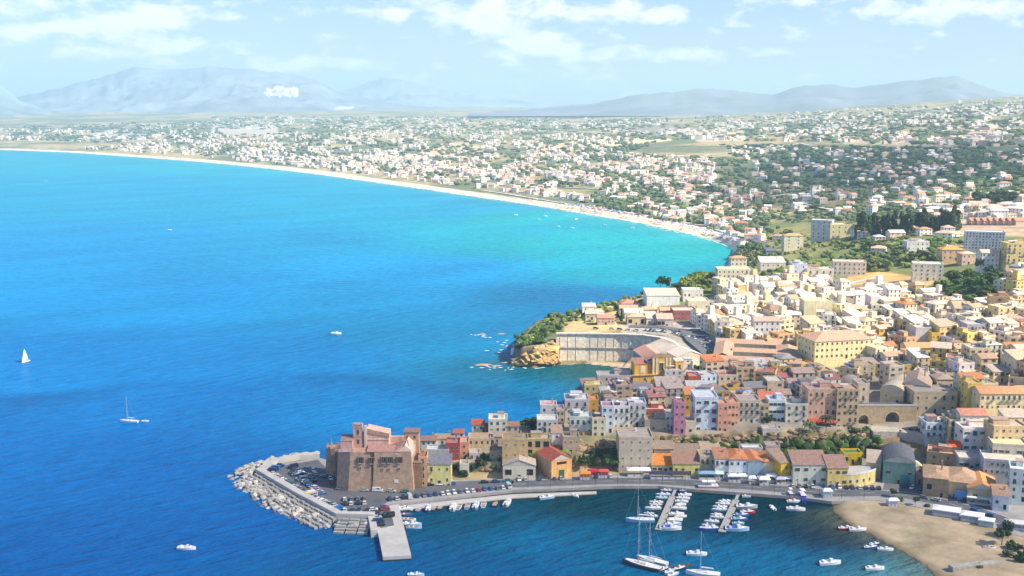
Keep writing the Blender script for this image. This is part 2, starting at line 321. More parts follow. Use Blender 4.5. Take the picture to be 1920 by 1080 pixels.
region([(1230, 545), (1350, 492), (1350, 540), (1260, 565)], C(0.2, 0.26, 0.06), 6)
region([(1490, 625), (1520, 620), (1530, 650), (1495, 655)], C(0.11, 0.2, 0.04), 4)
region([(1310, 640), (1360, 660), (1410, 690), (1380, 690), (1330, 668)], C(0.12, 0.2, 0.05), 3)
# town ground between the houses
region([(1180, 700), (1280, 640), (1300, 600), (1345, 545), (1440, 530), (1600, 545), (1700, 560), (1800, 590), (1940, 590), (1940, 940), (1650, 900), (1500, 800), (1300, 812), (1060, 815), (850, 850), (850, 830), (1050, 760)], paving * 0.9, 6, 0.9)
# cliffs
dx = np.abs(np.gradient(GH, axis=0) / np.gradient(GY, axis=0)); dxx = np.abs(np.gradient(GH, axis=1) / (np.gradient(GX, axis=1) + 1e-9))
slope = np.sqrt(dx ** 2 + dxx ** 2); k = (ss((slope - 0.32) / 0.3) * np.where(GY < 1600, 1, 0))[..., None]
gc = gc * (1 - k) + rock * (0.45 + 1.1 * vnoise(GX / 7, GY / 3 + GH * 1.3, 31, 5))[..., None] * k
vg = (ss((vnoise(GX / 8, GY / 8, 33, 4) - 0.56) / .08) * k[..., 0] * .8)[..., None]; gc = gc * (1 - vg) + C(.07, .10, .03) * vg
region([(1500, 815), (1650, 800), (1650, 862), (1500, 862)], C(0.22, 0.2, 0.1), 5, 0.6)
region([(1500, 838), (1575, 838), (1575, 852), (1500, 852)], C(0.08, 0.16, 0.04), 3)
# sand along the coast
dco, wco = sdist(POLY, GX, GY, PW); lnd = inside(POLY, GX, GY)
bw = np.clip(26 + GY * 0.006, 30, 70)
far_b = (GY > 1350) & (GX / GY > -1)
k = (np.where(far_b & lnd, 1 - ss((dco - bw) / 12), 0))[..., None]; gc = gc * (1 - k) + sand * k
region([(1555, 940), (1660, 925), (1760, 960), (1840, 990), (1930, 1010), (1930, 1120), (1700, 1120), (1640, 1010)], C(0.45, 0.355, 0.235), 3)
sb_ = (GY < 640) & (PXg > 1545) & (PYg > 938); _u = (GX * .55 + GY * .83) / 3.5; _v = (GX * .83 - GY * .55) / 30; gc[sb_] *= (.78 + .42 * vnoise(_u, _v, 77, 4))[sb_][:, None]
k = (np.where((GY < 620) & lnd & (PXg > 1545), 1 - ss((dco - 1.5) / 5), 0))[..., None]; gc = gc * (1 - k) + C(0.24, 0.185, 0.11) * k
region([(1100, 390), (1200, 401), (1300, 422), (1400, 438), (1428, 452), (1370, 464), (1280, 437), (1200, 419), (1100, 402)], sand, 3)
region([(1170, 606), (1290, 606), (1308, 640), (1310, 700), (1275, 700), (1262, 645), (1240, 634), (1180, 628)], C(.40, .37, .33), 4)
region([(1196, 630), (1300, 626), (1312, 700), (1190, 700)], C(.40, .36, .31), 3)
region([(1100, 678), (1180, 683), (1175, 700), (1120, 690)], C(0.5, 0.4, 0.28), 3)
vid = np.arange(rows * cols_).reshape(rows, cols_)
a = vid[:-1, :-1]; b_ = vid[:-1, 1:]; c_ = vid[1:, 1:]; d_ = vid[1:, :-1]
keep = np.maximum.reduce([GH[:-1, :-1], GH[:-1, 1:], GH[1:, 1:], GH[1:, :-1]]) > -1.9
fc = np.stack([a[keep], b_[keep], c_[keep], d_[keep]], 1)
used, inv = np.unique(fc, return_inverse=True); V = np.stack([GX.ravel(), GY.ravel(), GH.ravel()], 1)[used]
gm, gt, gb = newmat('ground_cover', 0.95, 0.1); at_ = nd(gt, 'ShaderNodeVertexColor', layer_name='col')
# two scales of patchiness, fields and scrub, in real metres
n_a = nd(gt, 'ShaderNodeTexNoise', Scale=0.06, Detail=8, Roughness=0.7); n_b = nd(gt, 'ShaderNodeTexVoronoi', Scale=0.011); tcg = nd(gt, 'ShaderNodeTexCoord')
gt.links.new(tcg.outputs['Object'], n_a.inputs['Vector']); gt.links.new(tcg.outputs['Object'], n_b.inputs['Vector'])
mr = nd(gt, 'ShaderNodeMapRange'); mr.inputs[1].default_value = 0.3; mr.inputs[2].default_value = 0.7; mr.inputs[3].default_value = 0.6; mr.inputs[4].default_value = 1.3; gt.links.new(n_a.outputs[0], mr.inputs[0])
hs = nd(gt, 'ShaderNodeMixRGB', blend_type='MULTIPLY'); hs.inputs[0].default_value = 0.04; gt.links.new(at_.outputs[0], hs.inputs[1]); gt.links.new(n_b.outputs['Color'], hs.inputs[2])
vm = nd(gt, 'ShaderNodeVectorMath', operation='SCALE'); gt.links.new(hs.outputs[0], vm.inputs[0]); gt.links.new(mr.outputs[0], vm.inputs['Scale']); gt.links.new(vm.outputs[0], gb.inputs['Base Color'])
bp = nd(gt, 'ShaderNodeBump', Strength=0.5, Distance=0.8); gt.links.new(n_a.outputs[0], bp.inputs['Height']); gt.links.new(bp.outputs[0], gb.inputs['Normal'])
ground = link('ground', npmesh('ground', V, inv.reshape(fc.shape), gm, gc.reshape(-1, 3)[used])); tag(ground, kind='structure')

# ------------------------------------------------------------------ sea, coloured from control points and by distance from the shore
su = np.linspace(-1.6, 0.95, 220); sdp = [60.0]
while sdp[-1] < 9000: sdp.append(sdp[-1] * 1.02)
sdp = np.array(sdp + [14000, 26000]); SX = su[None] * sdp[:, None]; SY = np.repeat(sdp[:, None], len(su), 1); SZ = np.zeros_like(SX)
SC = [(100, 1050, 3, 105, 190), (400, 1000, 3, 105, 188), (300, 900, 5, 118, 205), (100, 850, 5, 125, 212), (300, 760, 8, 138, 225), (100, 680, 8, 150, 236), (310, 700, 10, 148, 233), (500, 680, 10, 150, 232), (300, 560, 8, 165, 244), (100, 480, 8, 172, 248), (310, 450, 8, 175, 248), (500, 450, 8, 178, 246), (300, 360, 8, 186, 248), (300, 330, 8, 190, 248), (100, 300, 20, 196, 246), (400, 322, 15, 196, 246),
      (700, 560, 8, 165, 236), (700, 760, 8, 142, 222), (900, 640, 10, 158, 222), (810, 510, 8, 172, 244), (800, 400, 8, 188, 244), (1000, 430, 8, 198, 240), (1150, 440, 12, 205, 234), (1200, 460, 12, 205, 232), (1260, 462, 60, 212, 226), (1200, 510, 10, 192, 228), (1050, 560, 20, 150, 212), (1000, 410, 20, 204, 238),
      (600, 345, 10, 192, 246), (1060, 705, 60, 130, 150), (1110, 698, 75, 125, 130), (1000, 725, 10, 135, 190), (900, 780, 8, 138, 212), (700, 1060, 3, 100, 168), (900, 1060, 3, 98, 160), (900, 975, 4, 92, 130), (1100, 950, 2, 75, 100), (1000, 1010, 5, 108, 162), (1120, 1010, 5, 100, 150), (1300, 1060, 5, 105, 158), (1300, 965, 4, 75, 98), (1470, 965, 4, 68, 90), (1480, 1050, 4, 108, 160), (1570, 1012, 10, 72, 100), (1640, 1055, 40, 120, 150), (1690, 1070, 95, 140, 155), (1600, 1040, 20, 98, 135)]
SK = np.array([[0.02, 0.792, 0.759], [0.02, 0.73, 0.697], [0.02, 0.749, 0.711], [0.02, 0.76, 0.72], [0.02, 0.751, 0.698], [0.02, 0.503, 0.517], [0.02, 0.528, 0.542], [0.02, 0.475, 0.481], [0.02, 0.541, 0.54], [0.02, 0.533, 0.535], [0.02, 0.522, 0.512], [0.02, 0.501, 0.483], [0.02, 0.509, 0.475], [0.02, 0.485, 0.455], [0.02, 0.49, 0.419], [0.02, 0.569, 0.45], [0.02, 0.523, 0.512], [0.02, 0.85, 0.779], [0.02, 0.5, 0.501], [0.02, 0.557, 0.555], [0.02, 0.522, 0.491], [0.02, 0.534, 0.488], [0.02, 0.547, 0.478], [0.02, 0.591, 0.522], [0.02, 0.527, 0.486], [0.02, 0.574, 0.527], [0.02, 0.474, 0.495], [0.02, 0.548, 0.471], [0.02, 0.508, 0.464], [0.02, 0.469, 0.512], [0.19, 0.378, 0.302], [0.02, 0.621, 0.637], [0.02, 0.895, 0.832], [0.02, 0.825, 0.758], [0.02, 0.701, 0.643], [0.02, 0.662, 0.589], [0.02, 0.65, 0.527], [0.02, 0.901, 0.817], [0.02, 0.779, 0.712], [0.02, 0.87, 0.781], [0.02, 0.599, 0.493], [0.02, 0.519, 0.435], [0.02, 0.8, 0.732], [0.02, 0.117, 0.222], [0.02, 0.773, 0.703], [1.015, 1.147, 1.087], [0.02, 0.468, 0.598]])
sc = np.array([(*at(p[0], p[1], 0), *srgb(*p[2:])) for p in SC]); sc[:, 2:] *= SK; num = 0; den = 0
for r in sc:
    w = 1.0 / (((SX - r[0]) / (0.12 * SY + 20)) ** 2 + ((np.log(SY) - math.log(r[1])) / 0.12) ** 2 + 0.05) ** 2
    num = num + w[..., None] * r[2:]; den = den + w
sc_ = num / den[..., None] 
ds_, ws_ = sdist(POLY, SX, SY, PW); 
k = np.where((ws_ > 16) & (SY > 1250), np.exp(-ds_ / (10 + SY * 0.007)), 0)[..., None] * 0.6; sc_ = sc_ * (1 - k) + np.array(srgb(90, 165, 165)) * k
k = np.where((ws_ > 10) & (SY < 620) & (SX > 100), np.exp(-ds_ / 9), 0)[..., None] * 0.75; sc_ = sc_ * (1 - k) + np.array(srgb(96, 100, 74)) * k
pt = ss((vnoise(SX / 150 + 3, SY / 110, 41) - 0.56) / 0.1) * np.exp(-((ds_ - 90) / 90) ** 2) * np.where(SY > 1100, 1, 0); k = pt[..., None] * 0.5; sc_ = sc_ * (1 - k) + np.array(srgb(0, 120, 168)) * k
vid = np.arange(SX.size).reshape(SX.shape); fc = np.stack([vid[:-1, :-1], vid[:-1, 1:], vid[1:, 1:], vid[1:, :-1]], -1).reshape(-1, 4)
sm, st, sb = newmat('sea_water', 0.3, 0.012); sa = nd(st, 'ShaderNodeVertexColor', layer_name='col'); stc = nd(st, 'ShaderNodeTexCoord')
smp = nd(st, 'ShaderNodeMapping'); smp.inputs['Scale'].default_value = (0.42, 1.0, 1); sm0 = nd(st, 'ShaderNodeMapping'); sm0.inputs['Rotation'].default_value = (0, 0, R(-30)); st.links.new(stc.outputs['Object'], sm0.inputs[0]); st.links.new(sm0.outputs[0], smp.inputs[0])
w1 = nd(st, 'ShaderNodeTexNoise', Scale=0.15, Detail=5, Roughness=0.62); w2 = nd(st, 'ShaderNodeTexNoise', Scale=0.012, Detail=4); w3 = nd(st, 'ShaderNodeTexWave', Scale=0.05, Distortion=14.0, Detail=3); w3.bands_direction = 'Y'
for w in (w1, w2, w3): st.links.new(smp.outputs[0], w.inputs['Vector'])
ad = nd(st, 'ShaderNodeMath', operation='MULTIPLY_ADD'); ad.inputs[1].default_value = 0.08; st.links.new(w3.outputs[1], ad.inputs[0]); st.links.new(w1.outputs[0], ad.inputs[2])
bp = nd(st, 'ShaderNodeBump', Strength=1.0, Distance=4.5); st.links.new(ad.outputs[0], bp.inputs['Height']); st.links.new(bp.outputs[0], sb.inputs['Normal'])
mr = nd(st, 'ShaderNodeMapRange'); mr.inputs[1].default_value = 0.35; mr.inputs[2].default_value = 0.65; mr.inputs[3].default_value = 0.8; mr.inputs[4].default_value = 1.2; wa = nd(st, 'ShaderNodeMath', operation='ADD'); wb = nd(st, 'ShaderNodeMath', operation='MULTIPLY'); wb.inputs[1].default_value = .5; st.links.new(w2.outputs[0], wa.inputs[0]); st.links.new(w1.outputs[0], wa.inputs[1]); st.links.new(wa.outputs[0], wb.inputs[0]); st.links.new(wb.outputs[0], mr.inputs[0])  # ripple light and shade put into the water colour, with broad random tone
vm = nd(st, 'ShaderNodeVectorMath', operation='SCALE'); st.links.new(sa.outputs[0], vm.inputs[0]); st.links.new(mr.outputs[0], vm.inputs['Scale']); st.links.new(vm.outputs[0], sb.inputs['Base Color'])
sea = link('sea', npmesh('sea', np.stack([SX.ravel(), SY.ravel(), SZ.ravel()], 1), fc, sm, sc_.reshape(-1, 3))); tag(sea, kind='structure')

# ------------------------------------------------------------------ mountains
hm = attrmat('mountain_slope', 0.95, 0.05, 0.0015, 0.7, 1.25)
def hills(outline, D, T, basez, col, seed, patches=(), n=220, m=40):
    px = np.linspace(outline[0][0], outline[-1][0], n); py = np.interp(px, [o[0] for o in outline], [o[1] for o in outline])
    rid = (vnoise(px / 14.0, px * 0, seed, 4) - 0.5) * 4.5; zr = np.maximum(CAMZ + (195 - py - rid) / F * D, basez + 5)
    v = np.linspace(-1, 0.6, m); X = ((px - 960) / F * D * 1.005)[None] * (1 + v[:, None] * T / D); Y = np.repeat((D + v * T)[:, None], n, 1)
    pr = np.clip(1 - np.abs(v) ** 1.15, 0, 1)[:, None]; rg = vnoise(X / 1500, Y / 1500, seed + 1, 5)
    rg2 = vnoise(X / 420, Y / 700, seed + 4, 4); Z = basez + (zr - basez)[None] * pr * (1 - (0.8 * np.abs(2 * rg - 1) + .5 * np.abs(2 * rg2 - 1) + 0.1) * np.clip(np.abs(v[:, None]) * 3, 0, 1) * 1.0)
    Z = np.where(np.abs(v[:, None]) < 1e-6, zr[None], Z)
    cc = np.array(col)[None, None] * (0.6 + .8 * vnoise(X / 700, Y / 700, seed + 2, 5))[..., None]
    PX, PY = topx(X, Y, Z)
    for (x0, x1, y0, y1) in patches:
        kk = ((PX > x0 + (PY - y0)*-.6) & (PX < x1) & (PY > y0) & (PY < y1) & (vnoise(PX / 7, PY / 4, 7, 3) > .36))[..., None]; cc = np.where(kk, np.array([0.75, 0.7, 0.66]), cc)
    vid = np.arange(n * m).reshape(m, n); fc = np.stack([vid[:-1, :-1], vid[:-1, 1:], vid[1:, 1:], vid[1:, :-1]], -1).reshape(-1, 4)
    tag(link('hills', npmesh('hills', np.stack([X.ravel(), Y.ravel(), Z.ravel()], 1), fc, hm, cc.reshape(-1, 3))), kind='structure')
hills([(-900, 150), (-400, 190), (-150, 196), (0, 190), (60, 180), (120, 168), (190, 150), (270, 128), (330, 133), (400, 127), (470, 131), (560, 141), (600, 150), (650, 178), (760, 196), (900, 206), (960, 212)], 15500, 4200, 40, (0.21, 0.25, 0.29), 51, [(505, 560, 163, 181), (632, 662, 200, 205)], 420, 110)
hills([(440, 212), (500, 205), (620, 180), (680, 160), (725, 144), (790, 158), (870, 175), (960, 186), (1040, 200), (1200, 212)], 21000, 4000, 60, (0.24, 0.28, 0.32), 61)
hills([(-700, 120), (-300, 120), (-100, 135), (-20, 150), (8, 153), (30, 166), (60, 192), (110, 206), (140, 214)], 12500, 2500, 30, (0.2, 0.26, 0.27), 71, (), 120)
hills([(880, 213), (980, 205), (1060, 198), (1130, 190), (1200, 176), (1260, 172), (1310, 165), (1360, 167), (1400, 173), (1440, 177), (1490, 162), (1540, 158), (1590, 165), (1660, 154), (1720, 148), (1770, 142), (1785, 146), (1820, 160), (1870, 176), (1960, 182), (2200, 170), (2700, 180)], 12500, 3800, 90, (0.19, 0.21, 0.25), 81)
# ------------------------------------------------------------------ the air
hb = MB().box(-20000, 20000, -200, 29000, -4.0, 760)
hz = bpy.data.materials.new('haze_air'); hz.use_nodes = True; hn = hz.node_tree; hn.nodes.clear(); ho = hn.nodes.new('ShaderNodeOutputMaterial'); pv = hn.nodes.new('ShaderNodeVolumePrincipled')
pv.inputs['Color'].default_value = (0.54, 0.80, 1.0, 1); pv.inputs['Density'].default_value = 8.0e-5; pv.inputs['Anisotropy'].default_value = 0.1; hn.links.new(pv.outputs[0], ho.inputs['Volume'])
tag(part('haze', hb, hz, None), kind='stuff')

# ------------------------------------------------------------------ added thin clouds, unseen above and behind, outlined to shade harbour and far slope
cm_ = bpy.data.materials.new('thin_shade_cloud'); cm_.use_nodes = True; ct_ = cm_.node_tree; ct_.nodes.clear(); co_ = ct_.nodes.new('ShaderNodeOutputMaterial'); cx_ = ct_.nodes.new('ShaderNodeMixShader'); ca_ = ct_.nodes.new('ShaderNodeBsdfTransparent'); cb_ = ct_.nodes.new('ShaderNodeBsdfDiffuse')
cx_.inputs[0].default_value = 0.26; ct_.links.new(ca_.outputs[0], cx_.inputs[1]); ct_.links.new(cb_.outputs[0], cx_.inputs[2]); ct_.links.new(cx_.outputs[0], co_.inputs[0])
def shade_cloud(pts, zc, seed, dens, thick=90):
    off = sd * ((zc - 5) / sd.z); P = np.array([(x + off.x, y + off.y) for x, y in pts]); lo, hi = P.min(0) - 60, P.max(0) + 60; n = 90
    xs, ys = np.meshgrid(np.linspace(lo[0], hi[0], n), np.linspace(lo[1], hi[1], n)); d, _ = sdist(P, xs, ys); d = np.where(inside(P, xs, ys), d, -d) + (vnoise(xs / 130, ys / 130, seed, 4) - .5) * 110
    t = np.sqrt(np.clip(d / 120, 0, 1)) ; top = zc + thick * t * (.5 + vnoise(xs / 70, ys / 70, seed + 1, 4)); bot = zc - thick * .2 * t; vid = np.arange(n * n).reshape(n, n)
    k = (np.minimum.reduce([d[:-1, :-1], d[:-1, 1:], d[1:, 1:], d[1:, :-1]]) > 0); q1 = np.stack([vid[:-1, :-1][k], vid[:-1, 1:][k], vid[1:, 1:][k], vid[1:, :-1][k]], 1); q2 = q1[:, ::-1] + n * n
    V = np.concatenate([np.stack([xs.ravel(), ys.ravel(), top.ravel()], 1), np.stack([xs.ravel(), ys.ravel(), bot.ravel()], 1)]); tag(link('shade_cloud', npmesh('shade_cloud', V, np.concatenate([q1, q2]), cm_)), kind='structure')
shade_cloud([at(a, b, 15) for a, b in ((-400, 720), (200, 690), (700, 670), (1060, 700), (1290, 703), (1500, 708), (1620, 722), (1700, 750), (1760, 800), (1790, 850), (1960, 868), (2300, 900))] + [(500, 250), (-500, 150), (-900, 300)], 1350, 5, 0)
shade_cloud([at(a, b, 60) for a, b in ((1300, 318), (1420, 287), (1700, 283), (2000, 284), (2100, 335), (1800, 340), (1600, 352), (1380, 338))], 1400, 15, 0)
# ================================================================== quay, breakwater, roads
def pxy(pts, z): return [at(a, b, z) for a, b in pts]
CONC = flat('concrete', (0.36, 0.35, 0.335), 0.9, 0.15, 0.25, 0.8, 1.15); ASPH = flat('asphalt', (0.13, 0.135, 0.15), 0.9, 0.2, 0.12, 0.8, 1.2)
PALEC = flat('pale_concrete', (0.52, 0.50, 0.47), 0.9, 0.15, 0.2, 0.82, 1.12); MARK = flat('road_marking', (0.7, 0.7, 0.68), 0.8)
from mathutils.geometry import tessellate_polygon
def slab(name, pts, z, mat, low=-3.0):
    m = MB(); P = pts
    A = sum(P[i][0] * P[(i + 1) % len(P)][1] - P[(i + 1) % len(P)][0] * P[i][1] for i in range(len(P)))
    if A < 0: P = P[::-1]
    for t in tessellate_polygon([[Vector((x, y, 0)) for x, y in P]]): 
        a, b, c = (P[i] for i in t)
        if (b[0] - a[0]) * (c[1] - a[1]) - (b[1] - a[1]) * (c[0] - a[0]) < 0: b, c = c, b
        m.quad([(*a, z), (*b, z), (*c, z)])
    if low is not None: m.prism(P, .75, z, 0, top=False); m.prism(P, low, .75, 1, top=False)
    return struct(name, m, [mat, flat('algae_band', (.05, .055, .04), .7)])
QZ = 2.15
quay_px = [(598, 858), (520, 871), (502, 884), (632, 965), (700, 969), (702, 951), (730, 946), (960, 919), (1062, 915), (1150, 911), (1235, 911), (1300, 917), (1480, 930), (1560, 940), (1640, 938), (1700, 946), (1800, 968), (1880, 995), (1960, 1020),
           (1990, 985), (1900, 938), (1830, 915), (1760, 897), (1700, 890), (1640, 885), (1560, 886), (1480, 884), (1400, 884), (1300, 886), (1225, 886), (1160, 888), (1090, 892), (1000, 896), (930, 899), (786, 900), (784, 880), (640, 870)]
slab('quay', pxy(quay_px, QZ), QZ, CONC)
def strip(name, line, w, mat, z=None, drape=0.0, step=6.0, marks=False):
    P = [Vector((*p[:2], 0)) for p in line]; Q = []
    for i in range(len(P) - 1):
        n = max(1, int((P[i + 1] - P[i]).length / step)); Q += [P[i].lerp(P[i + 1], k / n) for k in range(n)]
    Q.append(P[-1]); m = MB(); prev = None; q2 = []
    for i, p in enumerate(Q):
        d = (Q[min(i + 1, len(Q) - 1)] - Q[max(i - 1, 0)]).normalized(); s = Vector((-d.y, d.x, 0)) * w / 2
        zz = z if z is not None else max(H(p.x + e * s.x, p.y + e * s.y) for e in (-1, -.5, 0, .5, 1)) + drape
        cur = ((p + s).x, (p + s).y, zz), ((p - s).x, (p - s).y, zz); q2.append((p, d, zz))
        if prev: m.quad([prev[1], cur[1], cur[0], prev[0]])
        prev = cur
    r = struct(name, m, mat)
    if marks:
        k = MB()
        for i in range(0, len(q2) - 1):
            p, d, zz = q2[i]; p2, d2, zz2 = q2[i + 1]; s = Vector((-d.y, d.x, 0)) * 0.09
            if i % 2 == 0: k.quad([(p.x - s.x, p.y - s.y, zz + .008), (p2.x - s.x, p2.y - s.y, zz2 + .008), (p2.x + s.x, p2.y + s.y, zz2 + .008), (p.x + s.x, p.y + s.y, zz + .008)])
        struct('road_marking', k, MARK)
    return r
# car park and harbour road
slab('asphalt_lot', pxy([(596, 862), (524, 874), (512, 884), (640, 956), (698, 958), (740, 934), (960, 910), (965, 899), (786, 905), (640, 905)], QZ), QZ + .006, ASPH, None)
strip('road', pxy([(960, 908), (1062, 904.5), (1150, 901.5), (1235, 902), (1300, 906), (1400, 912), (1480, 918), (1560, 925), (1640, 924), (1700, 929), (1780, 944), (1860, 968), (1930, 995)], QZ), 9, ASPH, QZ + .006, marks=True)
slab('asphalt_lot', pxy([(1660, 900), (1735, 905), (1800, 925), (1880, 950), (1860, 957), (1790, 938), (1700, 922), (1655, 918)], QZ), QZ + .012, ASPH, None)
# sea wall walk on the breakwater
def wall_line(name, label, cat, line, w, z0, z1, mat, color=None, group=None, cap=0):
    m = MB(); P = [Vector((*p, 0)) for p in line]; L_ = []; R_ = []
    for i, p in enumerate(P):
        d = (P[min(i + 1, len(P) - 1)] - P[max(i - 1, 0)]).normalized(); s = Vector((-d.y, d.x, 0)) * w / 2; L_.append(p + s); R_.append(p - s)
    for i in range(len(P) - 1):
        c = [R_[i], R_[i + 1], L_[i + 1], L_[i]]; k = len(m.v); m.v += [(q.x, q.y, z0) for q in c] + [(q.x, q.y, z1) for q in c]
        for q in ((4, 5, 6, 7), (0, 1, 5, 4), (2, 3, 7, 6)): m.f.append(tuple(k + t for t in q)); m.m.append(0)
        if i == 0: m.f.append((k + 3, k, k + 4, k + 7)); m.m.append(0)
        if i == len(P) - 2: m.f.append((k + 1, k + 2, k + 6, k + 5)); m.m.append(0)
    o = part(name, m, mat, None, color=color); tag(o, label, cat, group); return o
bw_in = [(560, 860), (518, 868), (498, 879), (486, 886), (506, 899), (560, 930), (634, 967.5), (700, 968.5)]
wall_line('breakwater_wall', 'long pale concrete sea wall bending round the castle car park', 'sea wall', pxy([(598, 853.5)] + bw_in[:0] + [(560, 857), (516, 866), (486, 883), (560, 926), (636, 966), (702, 967)], 3), 3.6, -3, 4.3, PALEC)
st_ = MB(); ln = [Vector((*p, 0)) for p in pxy([(484, 889), (560, 934), (634, 974), (700, 976)], 2.0)]
# stepped concrete blocks outside the wall, one row after another
for row in range(5):
    for i in range(len(ln) - 1):
        p, q = ln[i], ln[i + 1]; d = (q - p); Ln = d.length; d.normalize(); nrm = Vector((d.y, -d.x, 0)); nb = int(Ln / 4.2)
        for k in range(nb):
            c = p + d * ((k + .5) * Ln / nb) + nrm * (1.5 + row * 2.3); a = math.atan2(d.y, d.x)
            st_.box(-Ln / nb / 2 + .45, Ln / nb / 2 - .45, -.82, .82, -3, 2.9 - row * 0.5 + rnd.uniform(-.25, .2), 0, a + rnd.uniform(-.05, .05), (c.x, c.y))
tag(part('block_apron', st_, CONC, None), 'rows of square concrete blocks stepping down outside the sea wall', 'breakwater')
# boulders
def boulder(seed):
    r = random.Random(seed); import bmesh; bm = bmesh.new(); bmesh.ops.create_icosphere(bm, subdivisions=1, radius=1.0)
    for v in bm.verts: v.co = Vector((v.co.x * r.uniform(.75, 1.25), v.co.y * r.uniform(.7, 1.1), v.co.z * r.uniform(.55, .95)))
    me = bpy.data.meshes.new('boulder'); bm.to_mesh(me); bm.free(); me.materials.append(ROCK); return me
ROCK = objcol('rock', 0.95, 0.1, 0.7, 0.72, 1.2, 0.5)
BO = [boulder(i) for i in range(7)]
edge = pxy([(600, 848), (556, 850), (505, 860), (455, 873), (418, 893), (440, 915), (490, 951), (545, 974), (600, 990), (660, 996), (706, 996)], 0); inner = pxy([(598, 852), (556, 855), (510, 864), (478, 880), (472, 890), (486, 905), (515, 928), (560, 953), (608, 974), (660, 983), (706, 984)], 1.5)
bs = []; 
for i in range(len(edge) - 1):
    (ax, ay), (bx, by) = edge[i], edge[i + 1]; (cx, cy), (dx_, dy_) = inner[i], inner[i + 1]; area = (math.hypot(bx - ax, by - ay) + math.hypot(dx_ - cx, dy_ - cy)) / 2 * (math.hypot(cx - ax, cy - ay) + math.hypot(dx_ - bx, dy_ - by)) / 2
    for k in range(int(area / 4.3)):
        u_, v_ = rnd.random(), rnd.random() ** 0.9; x = (ax * (1 - u_) + bx * u_) * (1 - v_) + (cx * (1 - u_) + dx_ * u_) * v_; y = (ay * (1 - u_) + by * u_) * (1 - v_) + (cy * (1 - u_) + dy_ * u_) * v_
        bs.append((y, x, v_, rnd.choice([rnd.uniform(.7, 1.3), rnd.uniform(1.1, 2.3)])))
bs.sort()
zone_b = lambda x, y: 'pale boulder in the rock armour along the outer breakwater'
rest = MB()
for i, (y, x, v_, s_) in enumerate(bs):
    z = -0.6 + v_ * 2.6 + rnd.uniform(-.3, .3); g = rnd.uniform(.34, .64) * (.35 if v_ < .1 else 1); c = (g, g * rnd.uniform(.9, .97), g * rnd.uniform(.78, .9))
    if i < 290:
        o = link('boulder', BO[i % 7], None, (x, y, z), rnd.uniform(0, 6.28), c, (s_, s_ * .9, s_ * .85)); o.rotation_euler.x = rnd.uniform(-.5, .5)
        tag(o, 'pale angular boulder piled in the rock armour outside the breakwater', 'boulder', 'boulders of the breakwater armour')
    else:
        me = BO[i % 7]; k = len(rest.v); ca, sa_ = math.cos(i), math.sin(i)
        rest.v += [(x + (v.co.x * ca - v.co.y * sa_) * s_, y + (v.co.x * sa_ + v.co.y * ca) * s_, z + v.co.z * s_ * .85) for v in me.vertices]
        for f in me.polygons: rest.f.append(tuple(k + t for t in f.vertices)); rest.m.append(0)
if rest.v: tag(part('rubble_stones', rest, ROCK, None, color=(.5, .475, .44)), kind='stuff')
# piers
slab('pier', pxy([(706, 985), (702, 968), (733, 947), (747, 945), (771, 1041), (718, 1044)], QZ), QZ - .02, PALEC)
wall_line('mole_wall', 'short thick white wall at the root of the stone pier', 'wall', pxy([(696, 966), (702, 995)], 3), 3, -3, 3.4, PALEC)
slab('asphalt_lot', pxy([(704, 966), (731, 951), (739, 985), (713, 990)], QZ), QZ + .012, ASPH, None)
slab('pier', pxy([(745, 949), (960, 926.5), (1118, 921), (1119, 925), (960, 933.5), (748, 956)], 1.2), 1.2, PALEC)
m = MB(); 
for p, q in (((1267, 917), (1234, 993)), ((1386, 924), (1353, 997))):
    (x0, y0), (x1, y1) = at(*p, .7), at(*q, .7); d = Vector((x1 - x0, y1 - y0, 0)); Ln = d.length; a = math.atan2(d.y, d.x); r = empty('floating_pontoon', (x0, y0, 0), a)
    m = MB().box(10, Ln, -1.5, 1.5, .35, .75); part('deck', m, flat('weathered_planks', (.40, .38, .35), .9), r)
    m = MB().box(-2, 10.4, -.7, .7, .78, .95); part('gangway', m, METAL, r)
    for k in range(7): part('float', MB().box(12 + k * (Ln - 16) / 6, 15 + k * (Ln - 16) / 6, -1.35, 1.35, -.4, .35), CONC, r)
    tag(r, 'grey floating pontoon with boats on both sides, ' + ('left of the two near the tall schooner' if p[0] < 1300 else 'right of the two near the beach'), 'pontoon', 'floating pontoons')
# avenue on the plateau, coast road
def pl(pts): return [hit(a, b)[:2] for a, b in pts]
strip('road', pl([(1440, 515), (1452, 490), (1445, 470), (1425, 455), (1405, 447)]), 12, ASPH, drape=.35)
strip('road', pl([(1296, 620), (1310, 640), (1345, 668), (1385, 690)]), 17, ASPH, drape=.4)
strip('road', pl([(1405, 447), (1330, 425), (1230, 408), (1120, 392), (1000, 372), (900, 357)]), 9, PALEC, drape=.8)
for P_ in ([(1925, 346), (1700, 351), (1500, 361), (1400, 374)], [(900, 347), (1100, 354), (1300, 364), (1400, 374)], [(620, 302), (800, 320), (900, 326), (1050, 330)], [(1000, 287), (1200, 277), (1500, 269), (1850, 277)], [(1600, 400), (1500, 380), (1400, 374), (1330, 395)], [(420, 262), (700, 268), (1000, 287)], [(1250, 345), (1270, 310), (1330, 290), (1500, 269)]): strip('road', pl(P_), 11, PALEC, drape=.9, step=25)
strip('road', pl([(1180, 612), (1240, 614), (1296, 622)]), 9, ASPH, drape=.35)
strip('road', pl([(1650, 520), (1600, 530), (1560, 545)]), 5, PALEC, drape=.3)
strip('road', pl([(1800, 445), (1720, 440), (1650, 442), (1600, 450)]), 6, PALEC, drape=.4)

